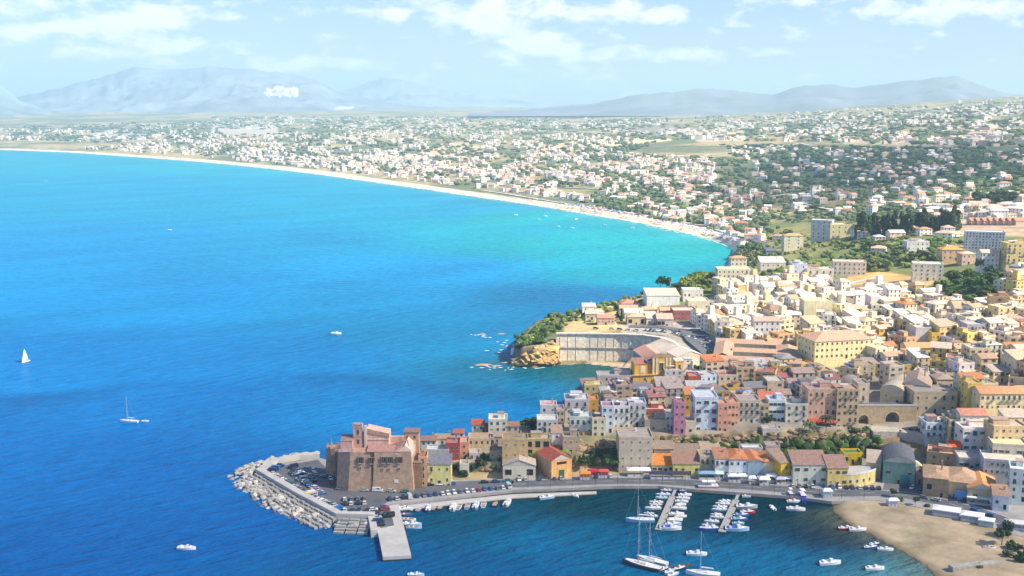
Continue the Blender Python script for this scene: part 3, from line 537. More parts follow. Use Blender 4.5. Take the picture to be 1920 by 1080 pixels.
# ================================================================== building kit
HOUSES = []; OCC = []
def jit(c, r, a=.06): k = 1 + r.uniform(-a, a); return tuple(max(.02, min(.9, v * k + r.uniform(-.015, .015))) for v in c)
DARK = flat('dark_opening', (0.03, 0.028, 0.03), 0.8)
GREENP = flat('green_shutter', (0.06, 0.12, 0.07), 0.7); BROWNP = flat('brown_shutter', (0.16, 0.08, 0.045), 0.7); WHITEP = flat('white_trim', (0.72, 0.71, 0.68), 0.8)
AWN = objcol('awning_cloth', 0.9, 0.1, 1.5, .92, 1.05)
_W = {}
def win_mesh(kind, shut=0):
    key = (kind, shut)
    if key in _W: return _W[key]
    m = MB(); w, h = {'window': (.95, 1.35), 'french': (1.05, 2.15), 'small': (.6, .7), 'door': (1.2, 2.3), 'gate': (2.6, 2.9), 'wide': (1.9, 1.4)}[kind]
    # local: x along the wall, -y outwards, z up from the opening's centre
    m.box(-w / 2, w / 2, -.04, .02, -h / 2, h / 2, 0); t = .1
    for a in ((-w / 2 - t, w / 2 + t, -h / 2 - t, -h / 2), (-w / 2 - t, w / 2 + t, h / 2, h / 2 + t), (-w / 2 - t, -w / 2, -h / 2, h / 2), (w / 2, w / 2 + t, -h / 2, h / 2)): m.box(a[0], a[1], -.1, .02, a[2], a[3], 1)
    if kind != 'door' and kind != 'gate': m.box(-.03, .03, -.06, .02, -h / 2, h / 2, 1)
    if shut and kind in ('window', 'french'):
        for s in (-1, 1): m.box(s * (w / 2 + .3) - .27, s * (w / 2 + .3) + .27, -.13, -.1, -h / 2, h / 2, 2)
    _W[key] = m.mesh('opening', [GLASS if kind not in ('door', 'gate') else DARK, WHITEP if shut == 1 else FRAME, GREENP if shut == 1 else BROWNP]); return _W[key]
def balc_mesh(w):
    key = ('b', w)
    if key in _W: return _W[key]
    m = MB().box(-w / 2, w / 2, -1.0, 0.02, -.14, 0, 0)
    m.box(-w / 2, w / 2, -1.0, -.96, .95, 1.02, 1)
    for s in (-1, 1): m.box(s * w / 2 - .02, s * w / 2 + .02, -1.0, 0, .95, 1.02, 1)
    n = int(w / .16)
    for k in range(n + 1): x = -w / 2 + k * w / n; m.box(x - .015, x + .015, -.99, -.96, 0, .95, 1)
    _W[key] = m.mesh('balcony', [CONC, IRON]); return _W[key]
def roof_part(root, rt, w, d, z, rc, wallc, ov=.35, ridge='x', pitch=.36, mat=None):
    m = MB(); x0, x1, y0, y1 = -w / 2 - ov, w / 2 + ov, -ov, d + ov; t = .22; mat = mat or TILE
    if rt == 'flat':
        m.box(-w / 2 + .25, w / 2 - .25, .25, d - .25, z - .05, z + .05, 0); part('terrace', m, objcol('terrace_tile', .9, .1, .5, .75, 1.15), root, color=rc)
        m = MB()
        for a in ((-w / 2 - .06, w / 2 + .06, -.06, .25), (-w / 2 - .06, w / 2 + .06, d - .25, d + .06), (-w / 2 - .06, -w / 2 + .25, .25, d - .25), (w / 2 - .25, w / 2 + .06, .25, d - .25)): m.box(*a, z - .12, z + .85, 0)
        return part('parapet', m, PLASTER, root, color=tuple(min(1, c * 1.03) for c in wallc))
    if rt == 'gable':
        if ridge == 'x':
            h = (d / 2) * pitch; ym = d / 2
            m.quad([(x0, y0, z - .1), (x1, y0, z - .1), (x1, ym, z + h), (x0, ym, z + h)]); m.quad([(x1, y1, z - .1), (x0, y1, z - .1), (x0, ym, z + h), (x1, ym, z + h)])
            for s, x in ((0, x0 + ov), (1, x1 - ov)):
                q = [(x, 0, z - .1), (x, d, z - .1), (x, ym, z + h - .12)]; m.quad(q if s else q[::-1], 1)
            m.box(x0, x1, y0 - .02, y0 + .1, z - .3, z - .1, 0)
        else:
            h = (w / 2) * pitch
            m.quad([(x0, y1, z - .1), (x0, y0, z - .1), (0, y0, z + h), (0, y1, z + h)]); m.quad([(x1, y0, z - .1), (x1, y1, z - .1), (0, y1, z + h), (0, y0, z + h)])
            for s, y in ((0, 0), (1, d)):
                q = [(-w / 2, y, z - .1), (w / 2, y, z - .1), (0, y, z + h - .12)]; m.quad(q[::-1] if s else q, 1)
    elif rt == 'hip':
        if w >= d:
            h = d / 2 * pitch; e = d / 2; a, b = (x0 + e, d / 2, z + h), (x1 - e, d / 2, z + h)
        else:
            h = w / 2 * pitch; e = w / 2; a, b = (0, y0 + e, z + h), (0, y1 - e, z + h)
        c = [(x0, y0, z - .1), (x1, y0, z - .1), (x1, y1, z - .1), (x0, y1, z - .1)]
        if w >= d: m.quad([c[0], c[1], b, a]); m.quad([c[1], c[2], b]); m.quad([c[2], c[3], a, b]); m.quad([c[3], c[0], a])
        else: m.quad([c[0], c[1], a]); m.quad([c[1], c[2], b, a]); m.quad([c[2], c[3], b]); m.quad([c[3], c[0], a, b])
        m.prism([p[:2] for p in c], z - .3, z - .1, 0, top=False)
    elif rt == 'shed':
        h = d * pitch * .7; m.quad([(x0, y0, z - .05), (x1, y0, z - .05), (x1, y1, z + h), (x0, y1, z + h)])
        m.quad([(x0 + ov, 0, z - .1), (x0 + ov, d, z + h - .15), (x0 + ov, d, z - .1)], 1); m.quad([(x1 - ov, 0, z - .1), (x1 - ov, d, z - .1), (x1 - ov, d, z + h - .15)], 1); m.quad([(x1 - ov, d, z - .1), (x0 + ov, d, z - .1), (x0 + ov, d, z + h - .15), (x1 - ov, d, z + h - .15)], 1)
    elif rt == 'barrel':
        n = 14; h = w * .2; P = [(-w / 2 - .2 + (w + .4) * k / n, z + h * math.sin(math.pi * k / n) ** .8) for k in range(n + 1)]
        for k in range(n): m.quad([(P[k + 1][0], -.2, P[k + 1][1]), (P[k + 1][0], d + .2, P[k + 1][1]), (P[k][0], d + .2, P[k][1]), (P[k][0], -.2, P[k][1])])
        for y in (0, d):
            q = [(p[0], y, p[1] - .15) for p in P]; m.quad(q[::-1] if y == 0 else q, 1)
    return part('roof', m, [mat, PLASTER if False else GABLEM], root, color=rc)
GABLEM = flat('gable_plaster', (.6, .55, .45), .9, .1, .3, .75, 1.1)
def house(x, y, z, w, d, h, yaw, wc, rc, rt='flat', cols=3, rows=2, name='town_house', label='', cat='house', group='houses of the old town', bal=0.0, shut=0, wk='window', mat=None, ridge='x', sides=True, door=True, extra=0, sink=5.0, ov=.35, seed=None, pitch=.36, chim=True, annex=0):
    """x,y,z: middle of the front foot; the front looks down local -y"""
    sat = lambda c, k: tuple(min(.92, max(.02, sum(c) / 3 + (v - sum(c) / 3) * k)) for v in c)
    if wc[2] < wc[0]: wc = sat(wc, 1.17)
    rc = sat(rc, 1.08)
    r = random.Random(seed if seed is not None else int(x * 13 + y * 7)); root = empty(name, (x, y, z), yaw)
    OCC.append((x - math.sin(yaw) * d / 2, y + math.cos(yaw) * d / 2, max(w, d) * .5, w, d, yaw)); mat = mat or PLASTER
    m = MB(); m.prism([(-w / 2, 0), (w / 2, 0), (w / 2, d), (-w / 2, d)], -sink, h, 0)
    if h > 5 and r.random() < .6: m.box(-w / 2 - .07, w / 2 + .07, -.08, .1, h - .35, h - .15, 0)
    part('wall', m, mat, root, color=wc); roof_part(root, rt, w, d, h, rc, wc, ov, ridge, pitch)
    if annex:
        ar = random.Random(int(x * 7 + y * 3)); aw, ad, ah = w * ar.uniform(.35, .6), d * ar.uniform(.35, .6), h + ar.choice([-3, -2.6, 2.4, 2.8, -4.5]); sx = ar.choice([-1, 1]); ax = sx * (w / 2 - (aw / 2 if ah > h else -aw * .25)); ay = ar.uniform(.5, max(.6, d - ad - .5))
        if ah > 2.2:
            m = MB(); m.box(ax - aw / 2, ax + aw / 2, ay, ay + ad, -sink, ah); an = part('annex', m, mat, root, color=jit(wc, ar, .12)); part('annex_roof', MB().box(ax - aw / 2 - .2, ax + aw / 2 + .2, ay - .2, ay + ad + .2, ah + .003, ah + .22), TILE, an, color=jit(rc, ar, .25))
            link('window', win_mesh('window', shut), an, (ax, ay - .02, ah - 1.5))
    fh = h / rows if rows else h
    def face(ox, oy, ang, ww, nc, front):
        for j in range(rows):
            for i in range(nc):
                if r.random() < (.04 if front else .3): continue
                px_ = (i + .5) / nc * ww - ww / 2; zc = j * fh + fh * .52; k = wk; isd = False
                if j == 0 and front and door and i == nc // 2: k = 'door'; isd = True; zc = 1.2
                elif bal and r.random() < bal and j > 0 and fh > 2.6: k = 'french'
                elif fh < 2.3: k = 'small'
                c, s = math.cos(ang), math.sin(ang); lx = ox + px_ * c; ly = oy + px_ * s
                if not isd and k == wk == 'window' and r.random() < .14: k = 'small'
                o = link('door' if isd else 'window', win_mesh(k, shut), root, (lx, ly, zc), ang)
                if not isd: o.scale = (r.uniform(.85, 1.2), 1, r.uniform(.88, 1.12))
                if k == 'french': link('balcony', balc_mesh(1.9), root, (lx, ly, zc - 1.1), ang)
    if rows and cols:
        face(0, 0, 0, w, cols, True)
        if sides:
            gx, gy = x, y; ns = max(1, int(d / 4.0))
            for ang, ox in ((math.pi / 2, w / 2), (-math.pi / 2, -w / 2)):
                a = yaw + ang; nx, ny = math.sin(a), -math.cos(a)
                if nx * (-gx) + ny * (-gy) > 0: face(ox, d / 2, ang, d, ns, False)
    if rt == 'flat' and extra is not None:
        if (extra or r.random() < .45) and w > 6 and d > 6:
            bw_, bd = w * r.uniform(.3, .5), d * r.uniform(.3, .5); bx = r.uniform(-w / 2 + bw_ / 2 + .4, w / 2 - bw_ / 2 - .4); by = r.uniform(d * .35, d - bd - .4)
            part('rooftop_room', MB().box(bx - bw_ / 2, bx + bw_ / 2, by, by + bd, h + .04, h + 2.5), mat, root, color=wc)
            part('room_roof', MB().box(bx - bw_ / 2 - .15, bx + bw_ / 2 + .15, by - .15, by + bd + .15, h + 2.5, h + 2.66), TILE, root, color=rc if r.random() < .5 else (.4, .3, .25))
        if r.random() < .35: part('water_tank', MB().cyl(r.uniform(-w / 3, w / 3), d * .8, h + .04, h + 1.3, .55, .55, 8), PAINT, root, color=r.choice([(.7, .7, .72), (.1, .25, .55), (.35, .35, .36)]))
        if r.random() < .3: part('awning', MB().box(-w * .3, w * .1, d * .25, d * .55, h + 2.1, h + 2.2), AWN, root, color=r.choice([(.8, .8, .8), (.6, .55, .45), (.3, .08, .07), (.1, .2, .45)]))
    elif chim and r.random() < .5 and h > 4:
        part('chimney', MB().box(w * .2, w * .2 + .7, d * .55, d * .55 + .7, h - .2, h + d * .2 + 1.2), PLASTER, root, color=(.5, .42, .34))
    if label: tag(root, label, cat, group)
    else: HOUSES.append((root, wc, rc, rt, rows, w, h, x, y, z))
    root['category'] = cat; root['group'] = group
    return root
def facade(xL, xR, yT, yB, d, z=None):
    xm = (xL + xR) / 2
    if z is None: X, Y, Z = hit(xm, yB)
    else: (X, Y), Z = at(xm, yB, z), z
    dep = Y * CP - (Z - CAMZ) * SP; s = dep / F; return X, Y, Z, (xR - xL) * s, (yB - yT) * s / math.cos(math.atan2(CAMZ - Z, Y)) * 1.0
def hs(xL, xR, yT, yB, d, wc, rc, rt='flat', cols=3, rows=2, yaw=0.0, z=None, **k):
    X, Y, Z, w, h = facade(xL, xR, yT, yB, d, z)
    return house(X, Y, Z, w, d, h, yaw, wc, rc, rt, cols, rows, **k)
# ================================================================== palette
cream = (.70, .60, .42); white = (.80, .78, .73); yellow = (.74, .55, .20); ochre = (.55, .38, .17); salmon = (.74, .44, .29); pink = (.60, .32, .36); crim = (.40, .11, .10); stone = (.43, .34, .23); gblue = (.44, .50, .56)
tanw = (.54, .44, .32); bwhite = (.66, .74, .82); orange = (.78, .40, .14); grey = (.48, .46, .43); pgreen = (.62, .64, .52)
t_or = (.56, .24, .12); t_br = (.32, .20, .145); t_red = (.50, .13, .075); t_gr = (.26, .25, .27); t_pale = (.50, .34, .24); terr = (.44, .36, .31); t_dark = (.15, .13, .15); terr_r = (.44, .2, .15); terr_w = (.66, .63, .6)
# ================================================================== castle
X, Y = at(702, 922, QZ); cs = empty('castle', (X, Y, QZ), 0); tag(cs, 'big brown stone castle with battered walls and pink upper walls beside the car park', 'castle')
def batter(name, foot, z0, z1, inset, mat, color, parent):
    cx = sum(p[0] for p in foot) / len(foot); cy = sum(p[1] for p in foot) / len(foot); top = [(p[0] + (cx - p[0]) / max(abs(cx - p[0]), .01) * inset if abs(cx - p[0]) > inset else p[0], p[1] + (cy - p[1]) / max(abs(cy - p[1]), .01) * inset if abs(cy - p[1]) > inset else p[1]) for p in foot]
    m = MB(); m.loft([[(p[0], p[1], z0) for p in foot], [(p[0], p[1], z1) for p in top]]); return part(name, m, mat, parent, color=color)
CST = (.47, .315, .22)
batter('bastion', [(-18.4, 3.5), (-12.4, .5), (-.6, .5), (-.6, 18), (-17, 20)], -1, 18.6, 1.3, STONE, CST, cs)
batter('bastion', [(-.96, 0), (18.4, 0), (19.0, 22), (-.96, 22)], -1, 18.9, 1.2, STONE, (.48, .33, .22), cs)
part('wall_joint', MB().box(-2.6, .8, 2.0, 6, -1, 18.7), STONE, cs, color=(.33, .24, .16)); batter('bastion', [(-20.5, 19), (-14, 12), (-12, 24), (-20, 30)], -1, 13.5, .6, STONE, (.30, .27, .22), cs)
m = MB(); m.loft([[(-22.6 + r * math.cos(t), 27 + r * math.sin(t), z) for t in [2 * math.pi * i / 14 for i in range(14)]] for r, z in ((4.9, -1), (4.0, 9), (4.0, 12), (4.15, 12.1), (4.15, 13.4))]); rt_ = part('round_tower', m, STONE, cs, color=(.42, .28, .21))
for i in range(9): a = 2 * math.pi * i / 9; part('merlon', MB().box(-.6, .6, -.3, .3, 13.41, 14.4, 0, a + math.pi / 2, (-22.6 + 3.8 * math.cos(a), 27 + 3.8 * math.sin(a))), STONE, rt_, color=(.42, .28, .21))
part('battlement', MB().box(-21, -13.5, 24, 25, 13.45, 15.4), STONE, cs, color=(.38, .30, .2))
PK = (.72, .42, .36)
w_ = part('wing_wall', MB().box(-16.2, -10.6, 6, 13, 18.5, 22.6), PLASTER, cs, color=PK); part('wing_roof', MB().quad([(-16.4, 5.8, 22.7), (-10.5, 5.8, 22.7), (-10.5, 13, 24), (-16.4, 13, 24)]), TILE, cs, color=(.34, .22, .19))
part('terrace', MB().box(-17, -10, 1.8, 6, 18.62, 18.8), STONE, cs, color=(.33, .27, .3))
tw = part('tower', MB().box(-10.6, -6.4, 9, 13.5, 18.5, 29.5), PLASTER, cs, color=(.62, .38, .3))
for a, b in ((-10.8, -9.6), (-9.0, -8.1), (-7.4, -6.2)): part('merlon', MB().box(a, b, 8.8, 9.6, 29.5, 30.5), PLASTER, tw, color=(.64, .40, .31))
part('cornice', MB().box(-10.8, -6.3, 8.85, 13.6, 24.0, 24.25), PLASTER, tw, color=(.5, .32, .26)); part('cornice', MB().box(-10.8, -6.3, 8.85, 13.6, 28.2, 28.45), PLASTER, tw, color=(.5, .32, .26))
for z_ in (21.5, 26.2): link('window', win_mesh('french'), tw, (-8.3, 8.96, z_))
part('stair_wall', MB().box(-6.4, -4.3, 9.6, 13, 18.5, 25.5), PLASTER, cs, color=(.55, .35, .33))
m = MB(); y0, y1 = 9.2, 18
for s, pts in ((0, 0),): 
    a = [(-4.4, y0, 18.4), (6.2, y0, 18.4), (6.2, y1, 18.4), (-4.4, y1, 18.4)]; b = [(-4.4, y0, 27.6), (6.2, y0, 25.2), (6.2, y1, 25.2), (-4.4, y1, 27.6)]; m.loft([a, b])
part('hall_wall', m, PLASTER, cs, color=(.76, .48, .40))
m = MB(); m.quad([(-4.5, 8.9, 27.9), (6.4, 8.9, 25.4), (6.4, 9.25, 25.45), (-4.5, 9.25, 27.95)]); m.quad([(-4.5, 8.9, 25.8), (6.4, 8.9, 23.6), (6.4, 8.9, 25.4), (-4.5, 8.9, 27.9)]); m.quad([(6.4, 8.9, 23.6), (6.4, 9.25, 23.6), (6.4, 9.25, 25.4), (6.4, 8.9, 25.4)])
part('eave_and_sun_band', m, PLASTER, cs, color=(.5, .33, .2)); part('eave_and_sun_band', MB().box(-4.4, 6.3, 8.95, 9.2, 22.3, 22.9), PLASTER, cs, color=(.8, .6, .3)); part('pier', MB().box(-5.4, -4.2, 8.6, 10, 18.5, 29.2), PLASTER, cs, color=(.75, .6, .5))  # yellow band puts the sun on the hall's top edge into colour
m = MB(); m.quad([(-3.5, 1.1, 19.0), (9.5, 1.1, 19.0), (9.5, 9, 20.0), (-3.5, 9, 20.0)]); m.quad([(9.5, 1.1, 19.0), (16.8, 1.1, 19.0), (15.2, 9, 22.4), (9.5, 9, 20.0)]); m.quad([(6.3, 9, 19), (6.3, 9, 20), (15.2, 9, 22.4), (15.2, 9, 19)])
part('roof', m, TILE, cs, color=(.46, .26, .23))
m = MB(); m.loft([[(9.5, 1.0, 18.0), (17.9, 1.3, 16.0), (18, 14, 16), (15, 14, 18)], [(14.2, 2.6, 21.6), (17.2, 2, 19.4), (17.5, 14, 20), (15, 14, 22.6)]]); part('end_wall', m, PLASTER, cs, color=(.62, .5, .42))
part('back_wall', MB().box(6.2, 12.5, 16, 18, 18.4, 21.8), PLASTER, cs, color=(.62, .42, .34))
rt2 = part('tower', MB().box(12.2, 19.4, 20, 27, -1, 22.5), PLASTER, cs, color=(.6, .36, .22)); part('tower_roof', MB().box(11.9, 19.7, 19.7, 27.3, 22.5, 22.9), TILE, rt2, color=(.3, .2, .18))
for x_ in (14.2, 17.4):
    for z_ in (20.4, 15.5): link('window', win_mesh('window'), rt2, (x_, 19.97, z_))
part('side_wall', MB().box(18.0, 22, 5, 19, -1, 12.4), STONE, cs, color=(.3, .2, .12)); part('side_roof', MB().quad([(17.8, 4.8, 12.5), (22.2, 4.8, 12.5), (22.2, 19, 13.6), (17.8, 19, 13.6)]), TILE, cs, color=(.3, .19, .16))
BALS = balc_mesh(1.9)
for px_, py_ in ((676, 862), (697, 863), (720, 861), (731, 861), (749, 861)):
    x_ = (px_ - 702) / 4.02; z_ = (922 - py_) / 3.95 - .2; yy = (1.15 if x_ < -.9 else .9) + (0.4 if x_ < -1 else .1) 
    yy = (z_ - 1) / 19 * 1.25 + (.5 if x_ < -.8 else 0); o = link('window', win_mesh('french', 2), cs, (x_, yy - .12, z_)); o.scale = (1.5, 2.5, 1.3); link('balcony', BALS, cs, (x_, yy, z_ - 1.5))
for px_, py_ in ((718, 880), (730, 880), (749, 879), (676, 878)):
    x_ = (px_ - 702) / 4.02; z_ = (922 - py_) / 3.95; link('window', win_mesh('small', 2), cs, (x_, z_ / 19 * 1.25 - .1 + (.5 if x_ < -1 else 0), z_)).scale = (1.2, 2.5, 1.5)
part('sign_board', MB().box(9.3, 11.3, .15, .3, 4.2, 5.8), WHITEP, cs)
part('flagpole', MB().tube((-24, 27, 13.4), (-24, 27, 18.5), .08), METAL, cs)
# ================================================================== church
X, Y = at(1238, 722, 15); ch = empty('church', (X, Y - 4, 15), 0.16); ch.scale = (1.12, 1.12, 1.16); tag(ch, 'ochre yellow church with tall pilastered front, side niche and small tower', 'church')
OY = (.84, .50, .11); OW = (.90, .78, .52)
part('facade', MB().box(-5.2, 5.2, 0, 1.2, 0, 15.6), PLASTER, ch, color=OY)
m = MB(); P_ = [(-5.4 + 10.8 * k / 12, 15.6 + 1.9 * math.sin(math.pi * k / 12)) for k in range(13)]
m.loft([[(p[0], y_, p[1]) for p in P_] + [(5.4, y_, 15.3), (-5.4, y_, 15.3)] for y_ in (-.25, 1.4)]); part('curved_gable', m, PLASTER, ch, color=(.5, .36, .2))
for x_ in (-4.6, -2.7, 2.7, 4.6): part('pilaster', MB().box(x_ - .42, x_ + .42, -.35, .02, 7, 15.2), PLASTER, ch, color=OW)
part('cornice', MB().box(-16, 12, -.6, .1, 6.4, 7.0), PLASTER, ch, color=(.82, .56, .22)); o = link('window', win_mesh('french'), ch, (0, -.06, 10.6)); o.scale = (1.7, 2, 1.7)
part('window_frame', MB().box(-1.6, 1.6, -.3, -.02, 12.6, 13.1), PLASTER, ch, color=OW)
part('lower_front', MB().box(-15.5, 11.5, .1, 3, 0, 6.4), PLASTER, ch, color=OY)
lw = part('side_wing', MB().box(-14.5, -5.2, 1, 8, 6.4, 12), PLASTER, ch, color=OY); part('niche', MB().box(-11.3, -8.7, .85, 1.02, 7.4, 11), PLASTER, lw, color=OW); part('wing_roof', MB().quad([(-14.8, .7, 12.0), (-5.2, .7, 12.0), (-5.2, 8, 14), (-14.8, 8, 14)]), TILE, lw, color=(.45, .22, .16))
tw = part('bell_tower', MB().box(8, 12.2, .6, 4.8, 0, 12.8), PLASTER, ch, color=OY); part('tower_cap', MB().box(7.7, 12.5, .3, 5.1, 12.8, 13.4), PLASTER, tw, color=OW); link('window', win_mesh('french'), tw, (10.1, .56, 10))
part('parapet', MB().box(5.2, 8, .8, 1.6, 6.4, 8.6), PLASTER, ch, color=OY)
for x_ in (7, -9): link('window', win_mesh('window'), ch, (x_, .06, 4.2))
m = MB().box(-7.5, 4.6, 1.4, 29, 0, 13.6); nv = part('nave', m, PLASTER, ch, color=(.42, .4, .44)); m = MB(); m.quad([(-8, 29, 13.5), (-8, 1.4, 13.5), (-1.4, 1.4, 16.3), (-1.4, 29, 16.3)]); m.quad([(5, 1.4, 13.5), (5, 29, 13.5), (-1.4, 29, 16.3), (-1.4, 1.4, 16.3)]); m.quad([(5, 29, 13.5), (-8, 29, 13.5), (-1.4, 29, 16.3)])
part('nave_roof', m, TILE, ch, color=(.60, .32, .24))
OCC.append((X - 3, Y + 12, 17, 30, 30, 0))
# ================================================================== walls
line = [at(a, b, 20.5) for a, b in ((1043, 626), (1100, 626), (1160, 627), (1205, 629), (1240, 634), (1266, 643), (1284, 657), (1290, 675))]
wl = wall_line('retaining_wall', 'tall pale buttressed sea wall holding up the plateau above the small bay', 'sea wall', line, 2.6, -1, 20.6, STONE, color=(.88, .76, .60))
tot = 0; m2 = MB(); m3 = MB()
for i in range(len(line) - 1):
    p = Vector((*line[i], 0)); q = Vector((*line[i + 1], 0)); d = q - p; L_ = d.length; d.normalize(); n_ = Vector((d.y, -d.x, 0)); a = math.atan2(d.y, d.x); c = (p + q) / 2 + n_ * 1.6
    part('ledge', MB().box(-L_ / 2, L_ / 2, -.2, .5, 10.2, 11.0, 0, a, (c.x, c.y)), STONE, wl, color=(.36, .3, .25)); part('coping', MB().box(-L_ / 2, L_ / 2, -.5, 3.3, 20.6, 21.3, 0, a, (c.x, c.y)), STONE, wl, color=(.62, .58, .52))
    for k in range(int(L_ / 5.6)):
        cc = p + d * (k + .5) * 5.6 + n_ * 1.5; part('buttress', MB().box(-.22, .22, .02, .35, -1, 20.2, 0, a, (cc.x, cc.y)), STONE, wl, color=(.72, .62, .5))
def archwall(name, px, py, z, w, h, dep, arches, color, label, cat, yaw=0.0):
    X, Y = at(px, py, z); r = empty(name, (X, Y, z), yaw); tag(r, label, cat); m = MB(); xs = sorted(set([-w / 2, w / 2] + [a[0] + a[1] * math.cos(math.pi * k / 12) for a in arches for k in range(13)]))
    def low(x):
        for c, rr, sp in arches:
            if abs(x - c) < rr - 1e-6: return sp + math.sqrt(rr * rr - (x - c) ** 2)
        return -3
    for i in range(len(xs) - 1):
        a, b = xs[i], xs[i + 1]; mid = (a + b) / 2; la = low(mid); l0, l1 = (low(a + 1e-4), low(b - 1e-4)) if la > -2 else (-3, -3)
        for y in (0, dep):
            q = [(a, y, l0), (b, y, l1), (b, y, h), (a, y, h)]; m.quad(q if y == 0 else q[::-1])
        m.quad([(a, 0, l0), (a, dep, l0), (b, dep, l1), (b, 0, l1)])
    m.quad([(-w / 2, 0, h), (w / 2, 0, h), (w / 2, dep, h), (-w / 2, dep, h)]); m.quad([(-w / 2, dep, -3), (-w / 2, 0, -3), (-w / 2, 0, h), (-w / 2, dep, h)]); m.quad([(w / 2, 0, -3), (w / 2, dep, -3), (w / 2, dep, h), (w / 2, 0, h)])
    for c, rr, sp in arches:
        for s in (-1, 1): q = [(c + s * rr, 0, -3), (c + s * rr, dep, -3), (c + s * rr, dep, sp), (c + s * rr, 0, sp)]; m.quad(q)
        part('arch_ring', MB().loft([[(c + (rr + k2) * math.cos(math.pi * t / 12), yy, sp + (rr + k2) * math.sin(math.pi * t / 12)) for k2, yy in ((0, -.12), (.5, -.12), (.5, 0), (0, 0))] for t in range(13)]), STONE, r, color=tuple(c_ * 1.25 for c_ in color))
    part('wall', m, STONE, r, color=color); part('parapet', MB().box(-w / 2, w / 2, -.15, .25, h + .01, h + 1.0), PALEC, r); part('roadway', MB().box(-w / 2, w / 2, .3, dep, h + .02, h + .1), ASPH, r); return r
archwall('viaduct', 1662, 803, 12.5, 31, 12.0, 8, [(2.9, 3.6, 5.2), (-12.2, 2.6, 4.6)], (.50, .38, .24), 'tan stone road viaduct with one tall arch and a smaller arch to its left', 'viaduct')
def wallbox(px, py, z, w, h, d, color, label, yaw=0, batt=.8, cat='wall', name='retaining_wall', mat=STONE):
    X, Y = at(px, py, z); m = MB(); m.loft([[(-w / 2, 0, -3), (w / 2, 0, -3), (w / 2, d, -3), (-w / 2, d, -3)], [(-w / 2, batt, h), (w / 2, batt, h), (w / 2, d, h), (-w / 2, d, h)]])
    o = part(name, m, mat, None, (X, Y, z), yaw, color); tag(o, label, cat); return o
wallbox(1664, 847, 4, 15, 10.5, 12, (.46, .42, .36), 'tall plain grey retaining wall below the stone viaduct')
wallbox(1722, 838, 8, 20, 6.5, 6, (.5, .44, .36), 'long tan wall of the ramp climbing right from the viaduct', -.45)
wallbox(1372, 838, 4, 26, 6.5, 6, (.5, .42, .3), 'crumbling tan terrace wall at the foot of the cliff below the white hotel')
wallbox(1330, 826, 8, 17, 4.5, 5, (.46, .40, .33), 'low grey terrace wall directly under the tall white hotel')
wallbox(1435, 838, 4, 15, 7.5, 6, (.52, .45, .38), 'pale patched terrace wall under the pale cream cliff houses')
wallbox(1540, 812, 9, 28, 6, 5, (.46, .36, .24), 'brown rubble wall under the pink restaurant building')
wallbox(1130, 868, 4, 22, 4, 4, (.5, .44, .3), 'pale ruined wall above the parked cars left of the tall tan building')
wallbox(1145, 826, 9, 30, 5.5, 5, (.5, .32, .12), 'long ochre ramp wall with red coping below the cliff houses', .25)
wallbox(885, 884, 3, 28, 4.5, 5, (.44, .34, .2), 'brown stone terrace wall behind the promenade left of the arcaded white house')
# ================================================================== hand-placed buildings
q = dict
hs(802, 846, 871, 910, 9, (.78, .70, .34), (.22, .22, .26), 'shed', 3, 2, z=QZ, bal=.4, name='quay_house', label='pale yellow house with grey lean-to roof beside the castle', chim=False)
hs(800, 842, 846, 880, 8, (.55, .58, .58), (.6, .62, .62), 'flat', 2, 2, z=3, extra=None, label='plain grey house rising behind the pale yellow house next to the castle')
hs(785, 801, 860, 912, 9, (.66, .42, .26), (.3, .2, .17), 'flat', 1, 4, z=QZ, bal=1, label='narrow orange house with stacked white balconies, squeezed against the castle')
hs(943, 1004, 873, 899, 10, (.74, .68, .55), (.5, .44, .36), 'gable', 3, 1, z=QZ, wk='gate', ridge='y', label='white arcaded hall with round gable and big arched doors on the promenade')
hs(942, 990, 826, 882, 9, (.56, .42, .24), (.34, .27, .2), 'flat', 3, 3, z=4, mat=STONE, wk='small', label='roofless tan stone ruin behind the white arcaded hall', extra=None)
hs(958, 984, 852, 872, 4, (.82, .55, .10), (.5, .3, .2), 'shed', 2, 1, z=6, label='small bright yellow house tucked against the tan stone ruin', chim=False)
X, Y = at(1053, 897, QZ); r_ = house(X, Y, QZ, 11, 30, 9.5, .42, (.80, .48, .22), (.46, .13, .10), 'gable', 1, 1, ridge='y', wk='gate', name='warehouse', cat='warehouse', label='orange warehouse with red gabled roof and green gate on the harbour road', sides=False, pitch=.5, chim=False)
part('pediment_window', MB().box(-2.6, 2.6, -.08, 0, 7.2, 8.4), DARK, r_); part('side_pilasters', MB().box(-5.6, -5.5, 2, 28, 0, 8.6), PLASTER, r_, color=(.5, .36, .26)); part('gate', MB().box(-1.4, 1.4, -.15, -.1, 0, 4.4), GREENP, r_)
hs(1160, 1223, 823, 882, 16, (.60, .52, .40), (.42, .36, .32), 'flat', 4, 4, z=3, extra=0, name='apartment_building', cat='apartment building', label='tall unfinished tan building with a grey side wall on the harbour road', wk='small', door=False)
hs(1222, 1264, 872, 887, 8, (.74, .66, .34), (.66, .27, .09), 'shed', 4, 1, z=QZ, wk='wide', label='low pale yellow house with bright orange roof right of the unfinished tan building', chim=False, pitch=.6)
hs(1262, 1312, 870, 892, 9, (.76, .66, .26), (.36, .22, .17), 'shed', 4, 1, z=QZ, label='low yellow house with brown roof and arched windows behind the restaurant tents', chim=False, pitch=.6)
hs(1312, 1340, 858, 891, 10, (.66, .56, .38), (.38, .3, .24), 'flat', 3, 2, z=QZ, bal=.4, label='cream two-storey house between the low yellow house and the white one')
hs(1340, 1366, 860, 897, 10, white, (.45, .22, .14), 'shed', 3, 2, z=QZ, bal=.6, label='white two-storey house with upper balconies on the harbour front')
